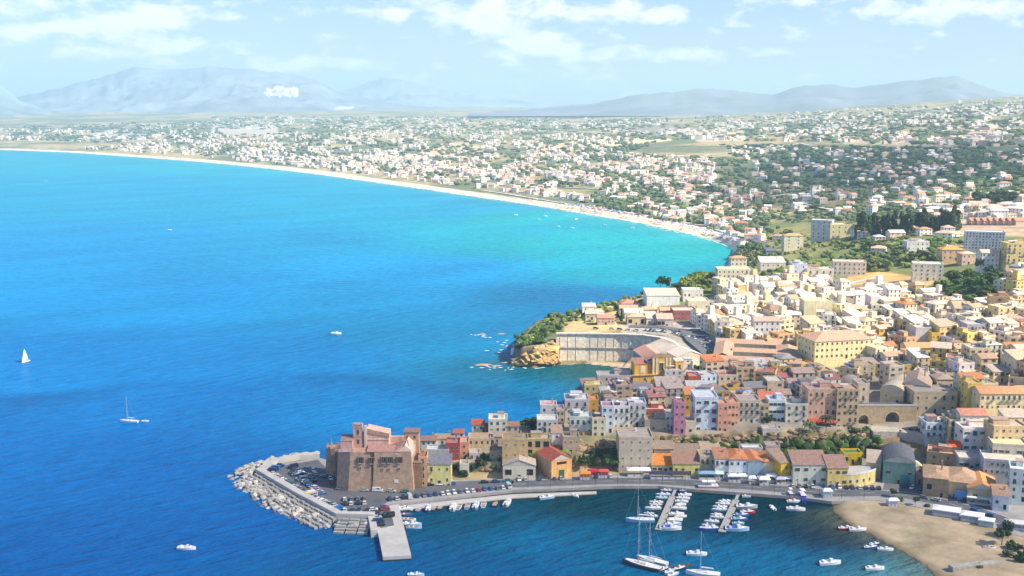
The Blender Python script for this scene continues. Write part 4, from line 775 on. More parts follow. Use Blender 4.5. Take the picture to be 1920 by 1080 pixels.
hs(1366, 1401, 861, 898, 16, (.66, .72, .76), t_or, 'hip', 3, 2, z=QZ, label='pale blue-white house with orange hipped roof on the harbour front', door=False)
hs(1401, 1432, 866, 899, 16, (.33, .43, .52), (.60, .25, .13), 'gable', 1, 1, z=QZ, ridge='y', wk='gate', label='slate blue harbour hall with a single arched gate', chim=False)
hs(1432, 1461, 865, 899, 16, (.74, .60, .40), (.64, .30, .12), 'hip', 1, 1, z=QZ, wk='gate', label='cream harbour hall with a dark arched gate and orange hipped roof')
hs(1461, 1486, 868, 905, 13, (.68, .46, .10), (.36, .25, .2), 'shed', 1, 2, z=QZ, yaw=.35, label='mustard yellow house end beside the long pale house', chim=False)
hs(1486, 1551, 872, 909, 11, (.70, .70, .60), (.36, .23, .19), 'shed', 4, 2, z=QZ, shut=2, name='quay_house', label='long pale house with brown roof and tall shuttered windows by the road', pitch=.5, chim=False)
hs(1551, 1589, 878, 913, 10, (.76, .60, .26), (.36, .23, .19), 'shed', 3, 2, z=QZ, shut=2, name='quay_house', label='yellow house with brown roof adjoining the long pale house', pitch=.5, chim=False)
# curved yellow house with roof terrace
X, Y = at(1616, 913, QZ); r_ = empty('curved_house', (X, Y, QZ), 0); tag(r_, 'curved yellow house with white railing round its roof terrace at the road bend', 'house', 'houses of the old town')
m = MB(); arc = [(-8 + 17 * k / 10, .0 + 7.5 * (k / 10) ** 2.2) for k in range(11)]; m.prism(arc + [(9, 15), (-8, 13)], -1, 5.8); part('wall', m, PLASTER, r_, color=(.80, .66, .28)); m = MB(); m.prism([(a * .97, b + .25) for a, b in arc] + [(8.8, 14.8), (-7.8, 12.8)], 5.7, 5.86); part('terrace', m, PALEC, r_)
for k in range(10): a, b = arc[k], arc[k + 1]; L_ = math.hypot(b[0] - a[0], b[1] - a[1]); part('railing', MB().box(0, L_, -.12, .12, 5.85, 6.9, 0, math.atan2(b[1] - a[1], b[0] - a[0]), a), WHITEP, r_)
for k in (1, 3, 5, 7): a, b = arc[k], arc[k + 1]; link('window', win_mesh('window'), r_, ((a[0] + b[0]) / 2, (a[1] + b[1]) / 2 - .02, 2.6), math.atan2(b[1] - a[1], b[0] - a[0]))
OCC.append((X, Y + 7, 10, 17, 15, 0))
hs(1582, 1616, 852, 870, 7, (.80, .56, .08), (.1, .2, .12), 'flat', 3, 1, z=6, label='small bright yellow house on the green terrace above the curved house', extra=None, wk='french')
hs(1625, 1650, 868, 890, 12, (.60, .54, .36), (.52, .42, .34), 'shed', 1, 1, z=4, yaw=-.3, label='plain cream shed with pale roof left of the green hangar', chim=False)
r_ = hs(1656, 1713, 868, 908, 24, (.22, .36, .30), (.13, .14, .16), 'barrel', 3, 1, z=QZ, yaw=-.28, name='warehouse', cat='warehouse', wk='wide', label='large green hangar with dark barrel roof beside the car park', sides=False)
part('gate', MB().box(1, 5, -.1, .0, 0, 5), flat('teal_gate', (.03, .2, .22), .7), r_)
hs(1716, 1731, 876, 908, 9, (.62, .44, .42), (.6, .5, .34), 'gable', 1, 2, z=QZ, label='narrow pink house end right beside the green hangar', ridge='y', chim=False)
hs(1738, 1788, 852, 878, 12, (.50, .36, .24), (.50, .34, .22), 'flat', 2, 2, z=5, mat=STONE, yaw=-.4, label='ruined brown stone building with missing roof between the hangar and the arched brick shed')
hs(1778, 1800, 838, 862, 6, (.50, .40, .3), (.72, .12, .05), 'shed', 2, 1, z=8, yaw=-.4, label='stone house with a vivid red sloping roof above the ruined building', chim=False)
hs(1731, 1775, 897, 932, 20, (.42, .31, .2), (.42, .29, .2), 'hip', 2, 1, z=QZ, yaw=-.35, mat=STONE, wk='gate', pitch=.25, name='warehouse', cat='warehouse', label='brick shed with dark arched gate and wide brown roof facing the parked cars', sides=False)
hs(1768, 1838, 905, 935, 22, (.66, .52, .32), (.44, .30, .21), 'hip', 4, 1, z=QZ, yaw=-.35, wk='small', name='warehouse', cat='warehouse', label='long cream shed with wide brown hipped roof behind the beach tents', chim=False)
hs(1815, 1868, 918, 944, 22, (.55, .46, .3), (.60, .30, .14), 'gable', 2, 1, z=2.5, yaw=-.3, ridge='y', wk='wide', name='warehouse', cat='warehouse', label='cream shed with two half-round windows and orange roof', pitch=.4, chim=False)
hs(1862, 1890, 930, 955, 9, (.7, .74, .78), (.40, .26, .18), 'shed', 2, 1, z=3, yaw=-.3, label='small pale blue house with brown roof beyond the orange-roofed shed')
hs(1892, 1925, 884, 940, 12, (.70, .78, .76), (.6, .6, .58), 'flat', 2, 4, z=4, yaw=-.35, bal=.3, label='tall pale green-white house at the right edge above the beach tents')
hs(1846, 1925, 866, 893, 14, (.45, .50, .56), (.5, .46, .4), 'flat', 8, 2, z=10, yaw=-.25, name='apartment_building', cat='apartment building', label='long blue-grey building with two rows of windows at the right edge', extra=None)  # blue-grey of the shade lying here put into the wall colour
hs(1798, 1845, 862, 882, 11, (.46, .47, .48), (.5, .47, .43), 'flat', 5, 1, z=8, yaw=-.2, wk='wide', label='grey pillared building with flat roof below the white balconied houses', extra=None)
hs(1862, 1925, 836, 860, 12, (.60, .55, .45), (.62, .5, .3), 'flat', 6, 1, z=15, yaw=-.2, wk='wide', label='cream pergola terrace building stacked above the long blue-grey building', extra=None)
# cliff edge row, left to right
T = [
 (790, 818, 826, 848, 8, white, t_br, 'gable', 3, 2, q(z=6, label='white house with tiled roof and terrace just right of the castle')),
 (816, 852, 822, 838, 8, (.66, .62, .5), (.42, .3, .22), 'gable', 4, 1, q(z=7, label='long low house with a faded tiled roof, second along from the castle')),
 (851, 870, 812, 832, 7, white, (.42, .16, .12), 'gable', 2, 2, q(z=8, label='small white gabled house on the ridge above the crimson house')),
 (836, 862, 834, 872, 9, crim, (.42, .2, .18), 'flat', 3, 3, q(z=5, shut=0, label='dark crimson three-storey house above the promenade')),
 (862, 879, 832, 868, 9, (.74, .40, .26), (.5, .38, .32), 'flat', 1, 3, q(z=5, label='narrow salmon house pressed against the crimson house')),
 (878, 920, 824, 848, 9, (.72, .58, .38), (.45, .34, .26), 'flat', 4, 2, q(z=6, label='cream house with a red terrace awning between the salmon house and the ruin')),
 (880, 900, 852, 874, 7, (.66, .62, .54), (.5, .44, .38), 'flat', 2, 2, q(z=4, label='small grey-white house on the slope under the cream house with the red awning')),
 (862, 879, 872, 890, 6, (.70, .68, .62), (.5, .44, .38), 'flat', 1, 1, q(z=3, label='white arched lodge at the foot of the narrow salmon house', extra=None)),
 (918, 942, 848, 872, 7, (.46, .38, .28), (.4, .33, .27), 'flat', 2, 2, q(z=5, mat=STONE, wk='small', label='dun stone house with small openings left of the roofless ruin')),
 (926, 950, 818, 836, 7, (.60, .50, .38), (.4, .3, .25), 'gable', 2, 1, q(z=9, label='tan tiled cottage below the tall cream tower house')),
 (1004, 1022, 838, 858, 7, (.62, .54, .42), (.5, .42, .36), 'flat', 2, 2, q(z=7, label='pale tan house between the ochre stone building and the red warehouse roof')),
 (1268, 1322, 668, 696, 16, (.78, .68, .52), (.70, .62, .54), 'gable', 2, 1, q(z=18, ridge='y', label='wide pale gabled house beside the avenue behind the ochre church', yaw=.3)),
 (885, 908, 796, 822, 9, (.74, .70, .56), t_red, 'gable', 2, 2, q(z=8, label='pale house with a red gable roof on the sea ridge')),
 (905, 922, 802, 822, 8, (.45, .18, .14), (.4, .16, .12), 'gable', 1, 2, q(z=8, label='brick red house end beside the tall cream tower house')),
 (916, 951, 789, 822, 11, (.78, .76, .64), (.7, .68, .6), 'flat', 3, 3, q(z=9, extra=1, label='tall cream tower house with stepped flat roofs by the sea')),
 (950, 973, 799, 822, 8, (.64, .58, .46), t_br, 'gable', 2, 2, q(z=9, label='grey-cream house with an arched window right of the tall cream tower house')),
 (985, 1032, 826, 856, 9, (.52, .42, .22), (.46, .4, .32), 'flat', 3, 2, q(z=9, wk='gate', mat=STONE, label='ochre stone building with a tall blue door left of the white painted tower')),
 (1007, 1046, 790, 824, 10, (.70, .70, .68), terr_w, 'flat', 4, 3, q(z=11, bal=.5, extra=None, label='pale house with white railed terrace, seaward of the grey block')),
 (1013, 1044, 762, 790, 9, (.80, .78, .80), (.7, .4, .38), 'flat', 2, 2, q(z=13, extra=None, label='white house with thin red trim and a roof mast at the water side')),
 (1043, 1058, 770, 805, 9, (.7, .55, .42), terr, 'flat', 2, 3, q(z=12, label='narrow cream and brown house beside the large grey block')),
 (1034, 1054, 812, 842, 8, (.78, .80, .82), (.42, .3, .22), 'shed', 1, 2, q(z=10, label='slim white house with a green plant on its wall')),
 (1055, 1086, 822, 852, 9, (.48, .40, .3), (.36, .3, .25), 'flat', 3, 2, q(z=9, mat=STONE, wk='small', label='grey-brown ruin right of the slim white house')),
 (1059, 1104, 752, 792, 13, (.62, .60, .60), (.6, .58, .58), 'flat', 3, 3, q(z=13, bal=.7, extra=1, name='apartment_building', cat='apartment building', label='large grey block with balconies and roof terrace at the edge of the small bay')),
 (1104, 1122, 752, 788, 10, (.74, .42, .12), (.6, .28, .14), 'flat', 1, 3, q(z=14, label='narrow orange house beside the large grey block')),
 (1068, 1110, 784, 817, 9, (.66, .72, .66), (.6, .62, .6), 'flat', 4, 2, q(z=12, bal=.5, label='pale green house with balconies below the large grey block')),
 (1110, 1136, 786, 820, 9, (.80, .74, .55), (.38, .22, .18), 'flat', 2, 3, q(z=12, label='pale yellow house with brown terrace on the cliff edge')),
 (1128, 1150, 764, 812, 9, (.64, .72, .84), (.44, .2, .2), 'flat', 2, 4, q(z=13, label='pale blue house rising over the ramp wall')),
 (1150, 1180, 764, 806, 10, (.78, .80, .76), (.5, .3, .34), 'flat', 3, 3, q(z=13, bal=.7, label='white balconied house over the end of the ramp wall')),
 (1178, 1211, 758, 800, 10, (.66, .65, .64), (.6, .58, .6), 'flat', 3, 3, q(z=14, bal=.6, label='grey-white balconied house above the tall unfinished tan building')),
 (1208, 1250, 770, 792, 10, (.50, .14, .13), (.62, .52, .42), 'flat', 4, 2, q(z=15, label='red-fronted house with a cream upper terrace near the cliff edge')),
 (1209, 1251, 790, 818, 8, (.46, .40, .3), (.45, .3, .24), 'flat', 4, 1, q(z=11, mat=STONE, label='dun stone building with round openings under the red-fronted house')),
 (1248, 1264, 778, 806, 8, (.80, .80, .76), (.5, .45, .4), 'flat', 2, 2, q(z=14, label='small white house left of the mauve house')),
 (1263, 1284, 757, 812, 9, (.56, .28, .36), (.4, .2, .22), 'flat', 2, 4, q(z=14, label='tall mauve-pink house on the cliff edge')),
 (1284, 1305, 740, 772, 9, (.80, .52, .10), (.6, .28, .14), 'shed', 2, 2, q(z=18, chim=False, label='yellow-orange house with pale blue side wall behind the white hotel')),
 (1285, 1304, 792, 813, 7, (.70, .64, .5), (.5, .45, .4), 'flat', 1, 1, q(z=13, label='small beige house at the left foot of the white hotel')),
 (1302, 1345, 748, 812, 15, (.70, .78, .88), (.6, .62, .62), 'flat', 3, 4, q(z=12.5, bal=.5, shut=1, extra=None, name='hotel', cat='hotel', label='tall plain white hotel block standing on the cliff edge')),
 (1345, 1364, 760, 812, 10, (.76, .42, .30), (.55, .35, .28), 'flat', 2, 4, q(z=13, label='tall salmon house adjoining the white hotel')),
 (1364, 1384, 757, 800, 10, (.76, .48, .34), (.55, .35, .28), 'flat', 3, 3, q(z=14.5, label='salmon house, right-hand and shorter of the salmon pair')),
 (1384, 1424, 753, 795, 11, (.66, .58, .48), (.42, .34, .32), 'flat', 4, 3, q(z=15, bal=.8, label='beige house crowded with balconies on the cliff edge')),
 (1424, 1470, 749, 770, 12, (.68, .56, .34), (.60, .22, .14), 'gable', 4, 2, q(z=18, label='wide house with a bright red tiled roof behind the pale blue glazed house', pitch=.5)),
 (1440, 1472, 752, 793, 9, (.76, .84, .88), (.6, .64, .66), 'flat', 4, 3, q(z=15, wk='wide', label='pale blue glazed house on the cliff edge')),
 (1424, 1441, 760, 795, 9, (.60, .48, .26), (.44, .35, .3), 'flat', 2, 3, q(z=15, bal=.4, label='ochre house wedged left of the pale blue glazed house')),
 (1472, 1513, 760, 796, 11, (.70, .66, .56), (.55, .5, .45), 'flat', 3, 3, q(z=15, bal=.4, label='pale cream house with a curved base between the blue glazed and pink buildings')),
 (1513, 1566, 733, 797, 13, (.72, .48, .34), (.42, .32, .3), 'flat', 5, 4, q(z=14.5, bal=.35, extra=1, name='apartment_building', cat='apartment building', label='large salmon-pink building with a long red awning over its terrace')),
 (1567, 1608, 733, 806, 12, (.62, .46, .30), (.5, .32, .27), 'flat', 4, 6, q(z=12.5, bal=.3, label='tall tan house with dark red window frames left of the viaduct')),
 (1607, 1628, 722, 772, 11, (.70, .60, .46), (.4, .33, .3), 'flat', 1, 3, q(z=20, bal=.6, label='narrow cream house at the left end of the viaduct')),
 (1592, 1626, 722, 745, 16, (.56, .46, .34), (.44, .36, .31), 'barrel', 2, 1, q(z=21, wk='small', mat=STONE, label='stone hall with a grey rounded vault roof behind the tall tan house')),
 (1650, 1692, 730, 757, 28, (.64, .54, .38), (.60, .50, .38), 'barrel', 2, 1, q(z=22, yaw=-.55, wk='small', mat=STONE, name='church', cat='church', label='big stone church with a long pale vaulted roof behind the viaduct')),
 (1692, 1742, 722, 752, 26, (.50, .42, .32), (.42, .32, .26), 'gable', 3, 2, q(z=23, yaw=-.4, ridge='y', mat=STONE, label='brown gabled stone hall right of the vaulted church', pitch=.5)),
 (1712, 1793, 737, 775, 14, (.56, .46, .32), (.36, .32, .3), 'flat', 5, 2, q(z=20, mat=STONE, bal=.4, name='palazzo', cat='palace', label='wide brown stone palace with banded walls at the right end of the viaduct', extra=None)),
 (1756, 1788, 711, 736, 11, (.74, .60, .44), (.40, .32, .27), 'hip', 3, 1, q(z=26, wk='french', label='cream house with three tall windows above the brown stone palace')),
 (1812, 1838, 721, 765, 12, (.76, .60, .22), (.5, .38, .28), 'flat', 1, 4, q(z=25, label='yellow house wall with three small windows in the sunlit row')),
 (1836, 1925, 738, 772, 13, (.80, .70, .45), (.58, .3, .17), 'gable', 9, 2, q(z=26, bal=.5, label='long sunlit cream terrace with red shutters and balconies', name='apartment_building', cat='apartment building')),
 (1735, 1778, 795, 822, 11, (.66, .76, .80), (.66, .6, .5), 'flat', 4, 2, q(z=13, wk='french', label='pale blue-white building with rows of tall dark openings beside the bushes')),
 (1778, 1802, 790, 832, 11, (.72, .60, .40), (.5, .4, .3), 'flat', 2, 4, q(z=12, bal=.9, label='cream balconied house right of the pale blue-white building')),
 (1800, 1852, 779, 812, 12, (.82, .78, .68), (.50, .24, .18), 'gable', 4, 2, q(z=18, label='white house with a long red roof above the bright white villa')),
 (1804, 1862, 806, 846, 11, (.84, .82, .80), (.6, .5, .42), 'flat', 4, 3, q(z=12, bal=.4, shut=1, extra=1, label='bright white villa with green shutters and pink terrace')),
 (1862, 1925, 802, 828, 12, (.62, .50, .32), (.45, .35, .3), 'flat', 5, 2, q(z=20, label='tan house row at the right edge above the pergola terrace')),
 (1226, 1264, 842, 866, 8, (.44, .36, .27), (.36, .28, .22), 'shed', 3, 1, q(z=4, label='dull brown old house behind the low orange-roofed yellow house', chim=False)),
 (1264, 1312, 846, 868, 7, (.50, .42, .3), (.34, .25, .2), 'shed', 5, 1, q(z=4, wk='small', label='old tan row with arched openings behind the low yellow houses', chim=False)),
 (1314, 1350, 842, 860, 7, (.52, .44, .33), (.46, .36, .27), 'shed', 3, 1, q(z=5, wk='small', label='small tan house behind the cream two-storey harbour house', chim=False)),
 (1392, 1430, 842, 858, 6, (.60, .60, .58), (.66, .68, .68), 'flat', 3, 1, q(z=6, label='low grey-white terrace house above the orange harbour roofs', extra=None)),
 (1436, 1462, 838, 860, 7, (.52, .46, .44), (.42, .34, .3), 'flat', 2, 1, q(z=5, mat=STONE, label='grey-pink stone house above the cream harbour hall', extra=None)),
 (1062, 1086, 838, 862, 7, (.44, .38, .3), (.4, .32, .27), 'shed', 2, 2, q(z=5, mat=STONE, wk='small', label='grey stone house behind the orange warehouse', chim=False)),
 (1430, 1466, 806, 822, 6, (.66, .62, .56), (.5, .44, .38), 'flat', 2, 1, q(z=11, label='pale walled yard building under the pale blue glazed house', extra=None)),
 # upper town landmarks
 (1213, 1274, 554, 578, 26, (.90, .89, .86), (.62, .58, .44), 'shed', 0, 0, q(z=22, name='warehouse', cat='warehouse', label='very large blank white hall with a sloping pale roof on the headland', chim=False, pitch=.1)),
 (1120, 1152, 596, 610, 10, (.55, .42, .34), (.46, .28, .22), 'gable', 5, 1, q(z=20.3, label='long low brown-roofed building on the promenade above the sea wall')),
 (1176, 1210, 594, 611, 12, (.70, .58, .36), (.56, .42, .32), 'hip', 3, 1, q(z=20.3, wk='gate', label='tan hall with hipped roof and big doors on the sea wall promenade')),
 (1212, 1232, 597, 612, 12, (.76, .68, .56), (.62, .5, .42), 'shed', 2, 1, q(z=20.3, label='small pale hall between the tan hall and the grey sheds')),
 (1232, 1262, 598, 614, 16, (.58, .52, .44), (.54, .4, .32), 'gable', 4, 1, q(z=20.5, wk='gate', label='long grey-tan shed with tiled roof at the avenue corner')),
 (1098, 1122, 588, 600, 10, (.66, .58, .46), (.6, .48, .38), 'gable', 3, 1, q(z=19.8, label='tan cottage behind the long low brown-roofed building')),
 (1092, 1116, 574, 586, 10, (.84, .82, .80), (.75, .72, .68), 'gable', 2, 1, q(z=17, label='white house near the seaward edge of the headland')),
 (1162, 1196, 578, 590, 10, (.78, .58, .44), (.60, .36, .26), 'gable', 4, 1, q(z=20.5, label='row of pinkish houses in the middle of the headland')),
 (1200, 1232, 580, 592, 10, (.76, .62, .46), (.62, .40, .28), 'hip', 4, 1, q(z=21, label='peach house row right of the pinkish row on the headland')),
 (1238, 1262, 582, 594, 10, (.72, .54, .36), (.58, .38, .26), 'gable', 3, 1, q(z=21.5, label='ochre cottage below the large blank white hall')),
 (1281, 1318, 545, 562, 12, (.82, .78, .7), (.7, .62, .5), 'flat', 5, 1, q(z=27, label='low white building row beside the sunny grove', extra=None)),
 (1290, 1330, 566, 584, 14, (.84, .78, .58), (.72, .66, .5), 'flat', 4, 1, q(z=25, label='wide cream shed right of the large blank white hall', extra=None)),
 (1262, 1306, 584, 601, 16, (.42, .16, .17), (.62, .56, .44), 'flat', 6, 2, q(z=22, label='dark red building striped with white bands behind the headland wall', extra=None)),
 (1345, 1412, 506, 538, 14, (.82, .76, .58), (.66, .52, .4), 'flat', 8, 4, q(z=28, bal=.3, name='hotel', cat='hotel', label='wide white hotel with a taller middle block on the bluff above the beach', extra=None)),
 (1370, 1400, 484, 506, 10, (.80, .74, .6), (.60, .34, .22), 'hip', 4, 3, q(z=31, label='taller tile-roofed middle block rising behind the wide white hotel')),
 (1426, 1472, 492, 515, 14, (.80, .72, .62), (.76, .72, .68), 'shed', 5, 2, q(z=26, label='pale house with a big white sloping roof on the coast road bend')),
 (1484, 1512, 496, 540, 12, (.62, .66, .78), (.62, .55, .5), 'flat', 2, 5, q(z=29, bal=.4, name='apartment_building', cat='apartment building', label='slim five-storey block with shaded blue side in the middle of town')),  # blue of the shaded side put into the whole wall colour
 (1512, 1562, 506, 542, 13, (.70, .64, .56), (.6, .5, .42), 'flat', 4, 4, q(z=29, bal=.8, name='apartment_building', cat='apartment building', label='balconied apartment block right of the slim five-storey block')),
 (1562, 1622, 492, 524, 13, (.72, .66, .58), (.62, .52, .42), 'flat', 7, 4, q(z=32, yaw=-.2, name='apartment_building', cat='apartment building', label='long four-storey apartment block above the orange dirt field')),
 (1520, 1558, 414, 448, 14, (.60, .62, .62), (.8, .8, .78), 'flat', 4, 5, q(z=33, yaw=-.45, name='apartment_building', cat='apartment building', label='high block with shade-grey walls and white roof at the edge of the pine row', extra=None)),  # grey of the shaded left face put into the wall colour
 (1556, 1602, 422, 448, 14, (.76, .68, .42), (.68, .6, .42), 'flat', 4, 3, q(z=34, name='apartment_building', cat='apartment building', label='plain yellow-cream block adjoining the high block with shade-grey walls', extra=None)),
 (1470, 1506, 442, 466, 12, (.80, .74, .56), (.62, .36, .22), 'hip', 2, 4, q(z=26, name='apartment_building', cat='apartment building', label='cream tower block above the coast road')),
 (1811, 1880, 436, 468, 13, (.62, .67, .76), (.8, .8, .8), 'flat', 12, 6, q(z=58, yaw=-.32, name='apartment_building', cat='apartment building', label='big white slab block with a blue-shaded window front on the right hillside', extra=None)),  # white block given the blue of its shaded front as wall colour
 (1766, 1808, 468, 488, 13, (.64, .48, .3), (.66, .34, .12), 'hip', 4, 2, q(z=50, label='villa with a broad orange hipped roof on the right hillside')),
 (1700, 1742, 454, 470, 12, (.82, .8, .76), (.7, .5, .45), 'flat', 5, 2, q(z=47, label='white villa among the gardens left of the orange-roofed villa')),
 (1840, 1872, 474, 502, 12, (.76, .72, .74), (.62, .46, .38), 'gable', 4, 3, q(z=53, label='white gabled block below the big slab block')),
 (1886, 1925, 458, 498, 13, (.70, .58, .30), (.6, .42, .25), 'flat', 4, 6, q(z=56, bal=.4, name='apartment_building', cat='apartment building', label='tall yellow-brown block at the right edge of the hillside')),
 (1712, 1766, 496, 526, 13, (.80, .78, .70), (.7, .64, .55), 'flat', 5, 4, q(z=42, yaw=-.25, name='apartment_building', cat='apartment building', label='white block standing alone above the yellow meadow')),
 (1522, 1643, 638, 672, 22, (.84, .74, .44), (.58, .36, .26), 'hip', 12, 3, q(z=29, yaw=.22, name='school', cat='school', label='wide sunlit yellow school with tall window bays in the middle of town', chim=False)),
 (1507, 1560, 566, 606, 14, (.82, .74, .50), (.7, .62, .42), 'flat', 0, 0, q(z=30, label='huge blank cream wall block above the school', extra=None)),
 (1632, 1660, 558, 588, 14, (.86, .83, .80), (.7, .66, .6), 'flat', 2, 1, q(z=34, label='blank bright white block left of the hall with the dark arch', extra=None)),
 (1656, 1722, 566, 592, 16, (.80, .72, .56), (.72, .62, .48), 'flat', 1, 1, q(z=34, wk='gate', label='pale hall with one huge dark arched door', extra=None)),
 (1428, 1458, 560, 582, 12, (.84, .82, .76), (.72, .68, .6), 'flat', 0, 0, q(z=27, label='blank white block left of the huge cream wall block', extra=None)),
 (1458, 1504, 554, 578, 12, (.80, .74, .62), (.66, .55, .42), 'flat', 5, 2, q(z=28, label='cream block with small windows between two blank blocks')),
 (1414, 1462, 602, 634, 12, (.80, .78, .76), (.52, .36, .3), 'gable', 5, 3, q(z=25, shut=0, label='white house with many arched windows above the courtyard roofs')),
 (1716, 1746, 616, 646, 12, (.66, .64, .60), (.6, .55, .48), 'flat', 0, 0, q(z=34, label='blank grey-white block beside the small yellow tower house', extra=None)),
 (1746, 1762, 626, 650, 9, (.80, .56, .16), (.6, .4, .2), 'flat', 2, 2, q(z=34, label='small bright yellow tower house in the upper town')),
 (1812, 1846, 610, 634, 12, (.52, .50, .52), (.5, .45, .42), 'flat', 5, 2, q(z=41, bal=.5, label='grey arcaded house among the sunlit roofs on the right')),
 (1700, 1776, 652, 668, 12, (.74, .60, .36), (.62, .34, .18), 'gable', 8, 1, q(z=32, label='long low house with a bright orange tiled roof in the upper town')),
 (1888, 1925, 652, 676, 12, (.66, .50, .34), (.62, .22, .1), 'gable', 4, 2, q(z=37, label='brown house with tall arched windows and red roof at the right edge')),
 (1290, 1312, 708, 742, 10, (.52, .14, .08), (.5, .3, .24), 'flat', 2, 3, q(z=19, label='deep red-orange house beside the ochre church')),
 (1312, 1345, 706, 736, 11, (.66, .74, .86), (.62, .55, .52), 'flat', 3, 3, q(z=20, yaw=.35, label='white house with blue shade put into its walls, right of the deep red-orange house')),  # white walls tinted blue for the shade on the left face
 (1408, 1440, 690, 706, 12, (.72, .76, .84), (.5, .48, .5), 'shed', 3, 2, q(z=23, label='long pale blue-white house among the grey roofs')),
 (1096, 1130, 724, 745, 10, (.78, .62, .30), (.6, .55, .5), 'flat', 3, 2, q(z=14, label='low yellow house closest to the small bay')),
 (1120, 1190, 706, 728, 11, (.62, .58, .52), (.45, .42, .44), 'flat', 6, 2, q(z=14.5, label='long grey-beige house with cluttered roof below the church', extra=1)),
]
for a in T:
    kw = dict(a[10]); hs(*a[:8], cols=a[8], rows=a[9], **kw)
# awning of the pink building, convent court
X, Y = at(1540, 797, 14.5); o = part('awning', MB().quad([(-7.2, -4.2, 2.6), (7.2, -4.2, 2.6), (7.2, -.1, 3.6), (-7.2, -.1, 3.6)]).quad([(-7.2, -4.2, 2.2), (7.2, -4.2, 2.2), (7.2, -4.2, 2.6), (-7.2, -4.2, 2.6)]), AWN, None, (X, Y, 14.5), color=(.5, .1, .08)); tag(o, 'long red awning over the restaurant terrace of the pink building', 'awning')
X, Y, Z = hit(1418, 698); r_ = empty('convent', (X, Y, Z), -.22); tag(r_, 'low convent with brown tiled wings round a green courtyard beside the avenue', 'convent'); W_, D_ = 52, 62; OCC.append((X + 6, Y + 30, 36, W_, D_, 0))
for nm, (x0, x1, y0, y1) in (('wing', (-W_ / 2, W_ / 2, 0, 11)), ('wing', (-W_ / 2, W_ / 2, D_ - 11, D_)), ('wing', (-W_ / 2, -W_ / 2 + 11, 11, D_ - 11)), ('wing', (W_ / 2 - 14, W_ / 2, 11, D_ - 11)), ('wing', (-W_ / 2 + 11, W_ / 2 - 14, 26, 34))):
    w = part('wing', MB().box(x0, x1, y0, y1, -3, 6.5), PLASTER, r_, color=(.56, .48, .36)); m = MB(); e = .4
    if x1 - x0 > y1 - y0: ym = (y0 + y1) / 2; m.quad([(x0 - e, y0 - e, 6.4), (x1 + e, y0 - e, 6.4), (x1 + e, ym, 8.4), (x0 - e, ym, 8.4)]); m.quad([(x1 + e, y1 + e, 6.4), (x0 - e, y1 + e, 6.4), (x0 - e, ym, 8.4), (x1 + e, ym, 8.4)])
    else: xm = (x0 + x1) / 2; m.quad([(x0 - e, y1, 6.4), (x0 - e, y0, 6.4), (xm, y0, 8.4), (xm, y1, 8.4)]); m.quad([(x1 + e, y0, 6.4), (x1 + e, y1, 6.4), (xm, y1, 8.4), (xm, y0, 8.4)])
    part('roof', m, TILE, w, color=(.48, .32, .23))
for i in range(12):
    link('window', win_mesh('window'), r_, (-W_ / 2 + 2.5 + i * 4.2, -.02, 3.5)); 
    if i < 11: link('window', win_mesh('window'), r_, (-W_ / 2 - .02, 4 + i * 5.2, 3.5), -math.pi / 2)
part('court_lawn', MB().box(-W_ / 2 + 11, W_ / 2 - 14, 34, D_ - 11, -2, .6), flat('lawn', (.08, .16, .04), .95), r_)
